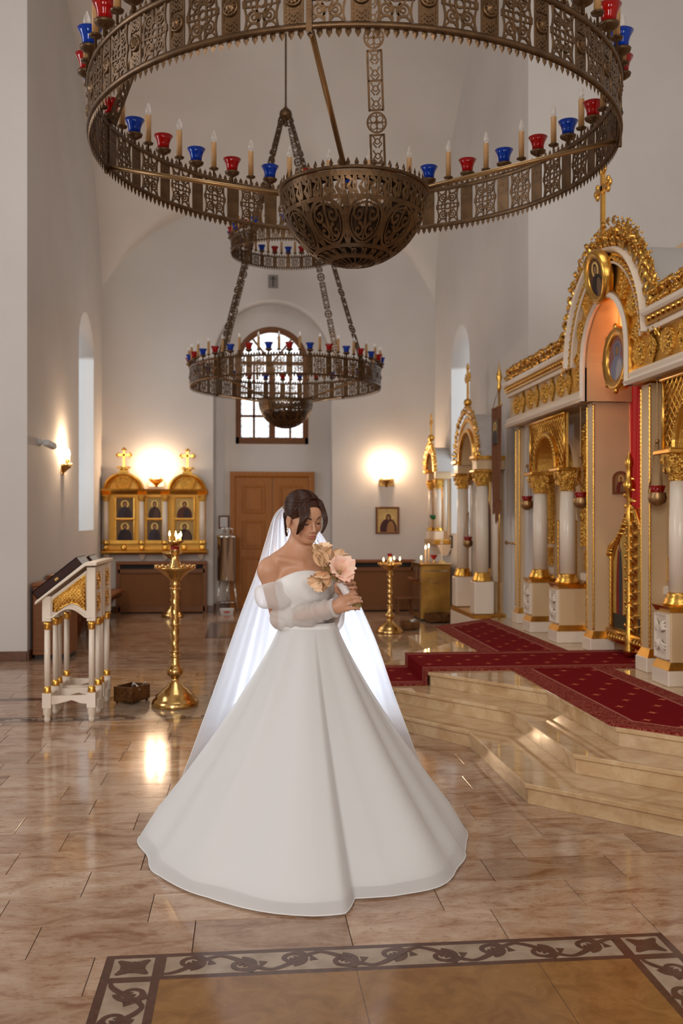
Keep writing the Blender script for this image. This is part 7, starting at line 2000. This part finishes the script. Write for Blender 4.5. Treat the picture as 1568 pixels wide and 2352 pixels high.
# ---- veil
def cat(P, f):
    n = len(P) - 1; q = min(max(f, 0), 1) * n; j = min(int(q), n - 1); u_ = q - j
    p0, p1, p2, p3 = P[max(j - 1, 0)], P[j], P[j + 1], P[min(j + 2, n)]
    return 0.5 * ((2 * p1) + (p2 - p0) * u_ + (2 * p0 - 5 * p1 + 4 * p2 - p3) * u_ ** 2 + (3 * p1 - p0 - 3 * p2 + p3) * u_ ** 3)
gl, gr = GL(336, 1940), GL(996, 1850)
VL = [L(650, 1163, 0.075), L(629, 1186, 0.10), L(611, 1240, 0.11), L(588, 1315, 0.11), L(545, 1432, 0.13), L(470, 1645, 0.22), L(395, 1840, 0.32), gl + Vector((0, 0, 0.02))]
VR = [L(690, 1160, 0.11), L(742, 1232, 0.16), L(772, 1285, 0.17), L(808, 1350, 0.20), L(862, 1470, 0.28), L(905, 1595, 0.40), L(955, 1730, 0.62), gr + Vector((0, 0, 0.02))]
VM = [L(655, 1168, 0.13), L(660, 1200, 0.19), L(668, 1260, 0.24), L(680, 1340, 0.30), L(695, 1440, 0.42), L(700, 1560, 0.72), Vector((-0.05, 1.02, 0.40)), Vector((0.02, 1.25, 0.02))]
def veil_pt(u, v):
    a, b, c = cat(VL, v), cat(VM, v), cat(VR, v)
    m_ = b * 2 - (a + c) * 0.5
    p = a * (1 - u) ** 2 + m_ * 2 * u * (1 - u) + c * u * u
    am = 0.012 + 0.05 * v
    w = sin(u * 2 * pi * 9 + 1.0) * 0.5 + sin(u * 2 * pi * 16 + 2 * v) * 0.3 + sin(u * 2 * pi * 4.3) * 0.4
    e = min(u, 1 - u) * 6; e = min(1, e)
    d = Vector((0.25 * cos(u * pi), 1, 0)).normalized()
    p = p + d * (am * w * e)
    p.z = max(p.z, 0.012)
    return tuple(p)
MB().grid(veil_pt, 150, 70).build('veil', m_tulle, pb)
MB().tube([veil_pt(0, i / 70) for i in range(71)], 0.002, 4).tube([veil_pt(1, i / 70) for i in range(71)], 0.002, 4).build('veil_edge', m_satin, pb)
# photographer's light behind the veil
fl_ = bpy.data.lights.new('back_flash', 'SPOT'); fl_.energy = 600; fl_.color = (0.80, 0.88, 1.0); fl_.spot_size = radians(75); fl_.spot_blend = 0.8; fl_.shadow_soft_size = 0.12
fo_ = bpy.data.objects.new('back_flash', fl_); COL.objects.link(fo_)
p0 = Vector((0.05, 1.75, 0.85)); dirv = (Vector((-0.02, 0.2, 1.15)) - p0)
fo_.parent = pb; fo_.location = p0; fo_.rotation_euler = dirv.to_track_quat('-Z', 'Y').to_euler()

# ================================================================== BOUQUET
A0, A1 = L(770, 1322, -0.15), L(821, 1397, -0.142)
bq = thing('bouquet', 'bouquet of three peach amaryllis blooms with white-wrapped stems in her hands', 'bouquet', (BASE[0], BASE[1], 0), -YAW)
ad = (A1 - A0).normalized()
def along(f): return A0.lerp(A1, f)
MB().tube([along(0.18 + 0.5 * i / 10) for i in range(11)], [0.0195 + 0.0012 * (i % 2) for i in range(11)], 16).build('ribbon_wrap', mat('white_ribbon', (0.78, 0.74, 0.74), 0.5), bq)
m_stem = mat('pale_green_stem', (0.36, 0.28, 0.10), 0.5); m_dry = mat('dried_grass', (0.32, 0.17, 0.06), 0.7)
o1 = ad.orthogonal().normalized(); o2 = ad.cross(o1)
for k in range(5):
    a = 2 * pi * k / 5; off = o1 * cos(a) * 0.0105 + o2 * sin(a) * 0.0105
    MB().tube([along(0.66) + off, along(1.0) + off * 1.25 + ad * (0.004 * (k % 2))], 0.0085, 9).build('stem', m_stem, bq)
for k in range(22):
    a = rn.uniform(0, 6.28); q = rn.uniform(0.3, 1); e_ = along(-0.65 - 0.4 * rn.random()) + o1 * cos(a) * 0.045 * q + o2 * sin(a) * 0.045 * q
    s_ = MB().tube([along(0.2), along(-0.1) + o1 * cos(a) * 0.016 * q + o2 * sin(a) * 0.016 * q, e_], [0.0016, 0.0016, 0.001], 4)
    for j in range(5): s_.sphere(along(-0.1).lerp(e_, 0.3 + 0.17 * j) + Vector((rn.uniform(-.004, .004), rn.uniform(-.004, .004), 0)), 0.0026, 5, 4)
    s_.build('dried_grass_stem', m_dry, bq)
def petal_mat(name, c1, c2):
    t = NT(name); x, y, z = t.xyz(t.n('TexCoord').outputs['UV'])
    n = t.noise(t.n('TexCoord').outputs['Object'], 35.0, 3)
    t.l(t.ramp(n, [(0.3, c1), (0.7, c2)]), t.b.inputs['Base Color']); t.b.inputs['Roughness'].default_value = 0.5
    t.b.inputs['Subsurface Weight'].default_value = 0.25; t.b.inputs['Subsurface Radius'].default_value = (0.02, 0.01, 0.006)
    return t.m
m_p1 = petal_mat('peach_petal', (0.82, 0.52, 0.31), (0.88, 0.66, 0.43)); m_p2 = petal_mat('pink_petal', (0.88, 0.50, 0.38), (0.90, 0.68, 0.54))
def bloom(base, axis, Lp, Wp, openn, n, m, seed, name='bloom'):
    rn = random.Random(seed); axis = Vector(axis).normalized(); s1 = axis.orthogonal().normalized(); s2 = axis.cross(s1)
    core = MB().tube([base - axis * Lp * 0.25, base, base + axis * Lp * 0.25], [0.006, 0.011, 0.006], 8).build(name, m_stem, bq)
    for k in range(n):
        a = 2 * pi * k / n + rn.uniform(-0.12, 0.12); od = s1 * cos(a) + s2 * sin(a); td = axis.cross(od)
        op = openn * (1.0 if k % 2 else 0.75) * rn.uniform(0.85, 1.15); lp = Lp * rn.uniform(0.9, 1.1); wv = rn.uniform(0, 6)
        def fn(u, v):
            s_ = (u - 0.5) * 2; w = Wp * (sin(pi * (0.10 + 0.82 * v)) ** 0.65)
            ang = op * (0.25 + 0.9 * v ** 1.6)
            rad = 0.008 + lp * (v * sin(min(ang, 1.5)) * 0.75); h_ = lp * v * cos(min(ang, 1.5) * 0.8)
            cup = (1 - s_ * s_) * w * 0.28 * (1 - 0.4 * v)
            return tuple(base + axis * (h_ + 0.004 * sin(6 * v + wv) * s_) + od * (rad + cup - w * 0.15 + 0.006 * v * sin(5 * s_ + wv)) + td * (s_ * w))
        MB().grid(fn, 8, 9).build('petal', m, core)
    st = MB()
    for k in range(5):
        a = 2 * pi * k / 5; st.tube([base, base + axis * Lp * 0.45 + (s1 * cos(a) + s2 * sin(a)) * 0.006, base + axis * Lp * 0.72 + (s1 * cos(a) + s2 * sin(a)) * 0.014], 0.0016, 5)
    st.build('stamens', mat('stamen', (0.75, 0.58, 0.36), 0.5), core)
bloom(L(743, 1298, -0.145), (-0.10, -0.25, 1.0), 0.098, 0.046, 0.50, 6, m_p1, 1)
bloom(L(776, 1318, -0.165), (0.30, -0.80, 0.52), 0.094, 0.050, 0.9, 6, m_p2, 2)
bloom(L(752, 1322, -0.165), (-0.62, -0.62, -0.45), 0.090, 0.046, 0.60, 6, m_p1, 3)
bloom(L(762, 1300, -0.11), (0.35, 0.35, 0.9), 0.085, 0.034, 0.7, 6, m_p1, 4)
for (p, q) in ((L(743, 1298, -0.145), -0.02), (L(776, 1318, -0.165), 0.05), (L(752, 1322, -0.165), 0.1), (L(762, 1300, -0.11), 0.0)):
    MB().tube([p, p.lerp(along(q), 0.5), along(0.25)], 0.006, 7).build('stem', m_stem, bq)
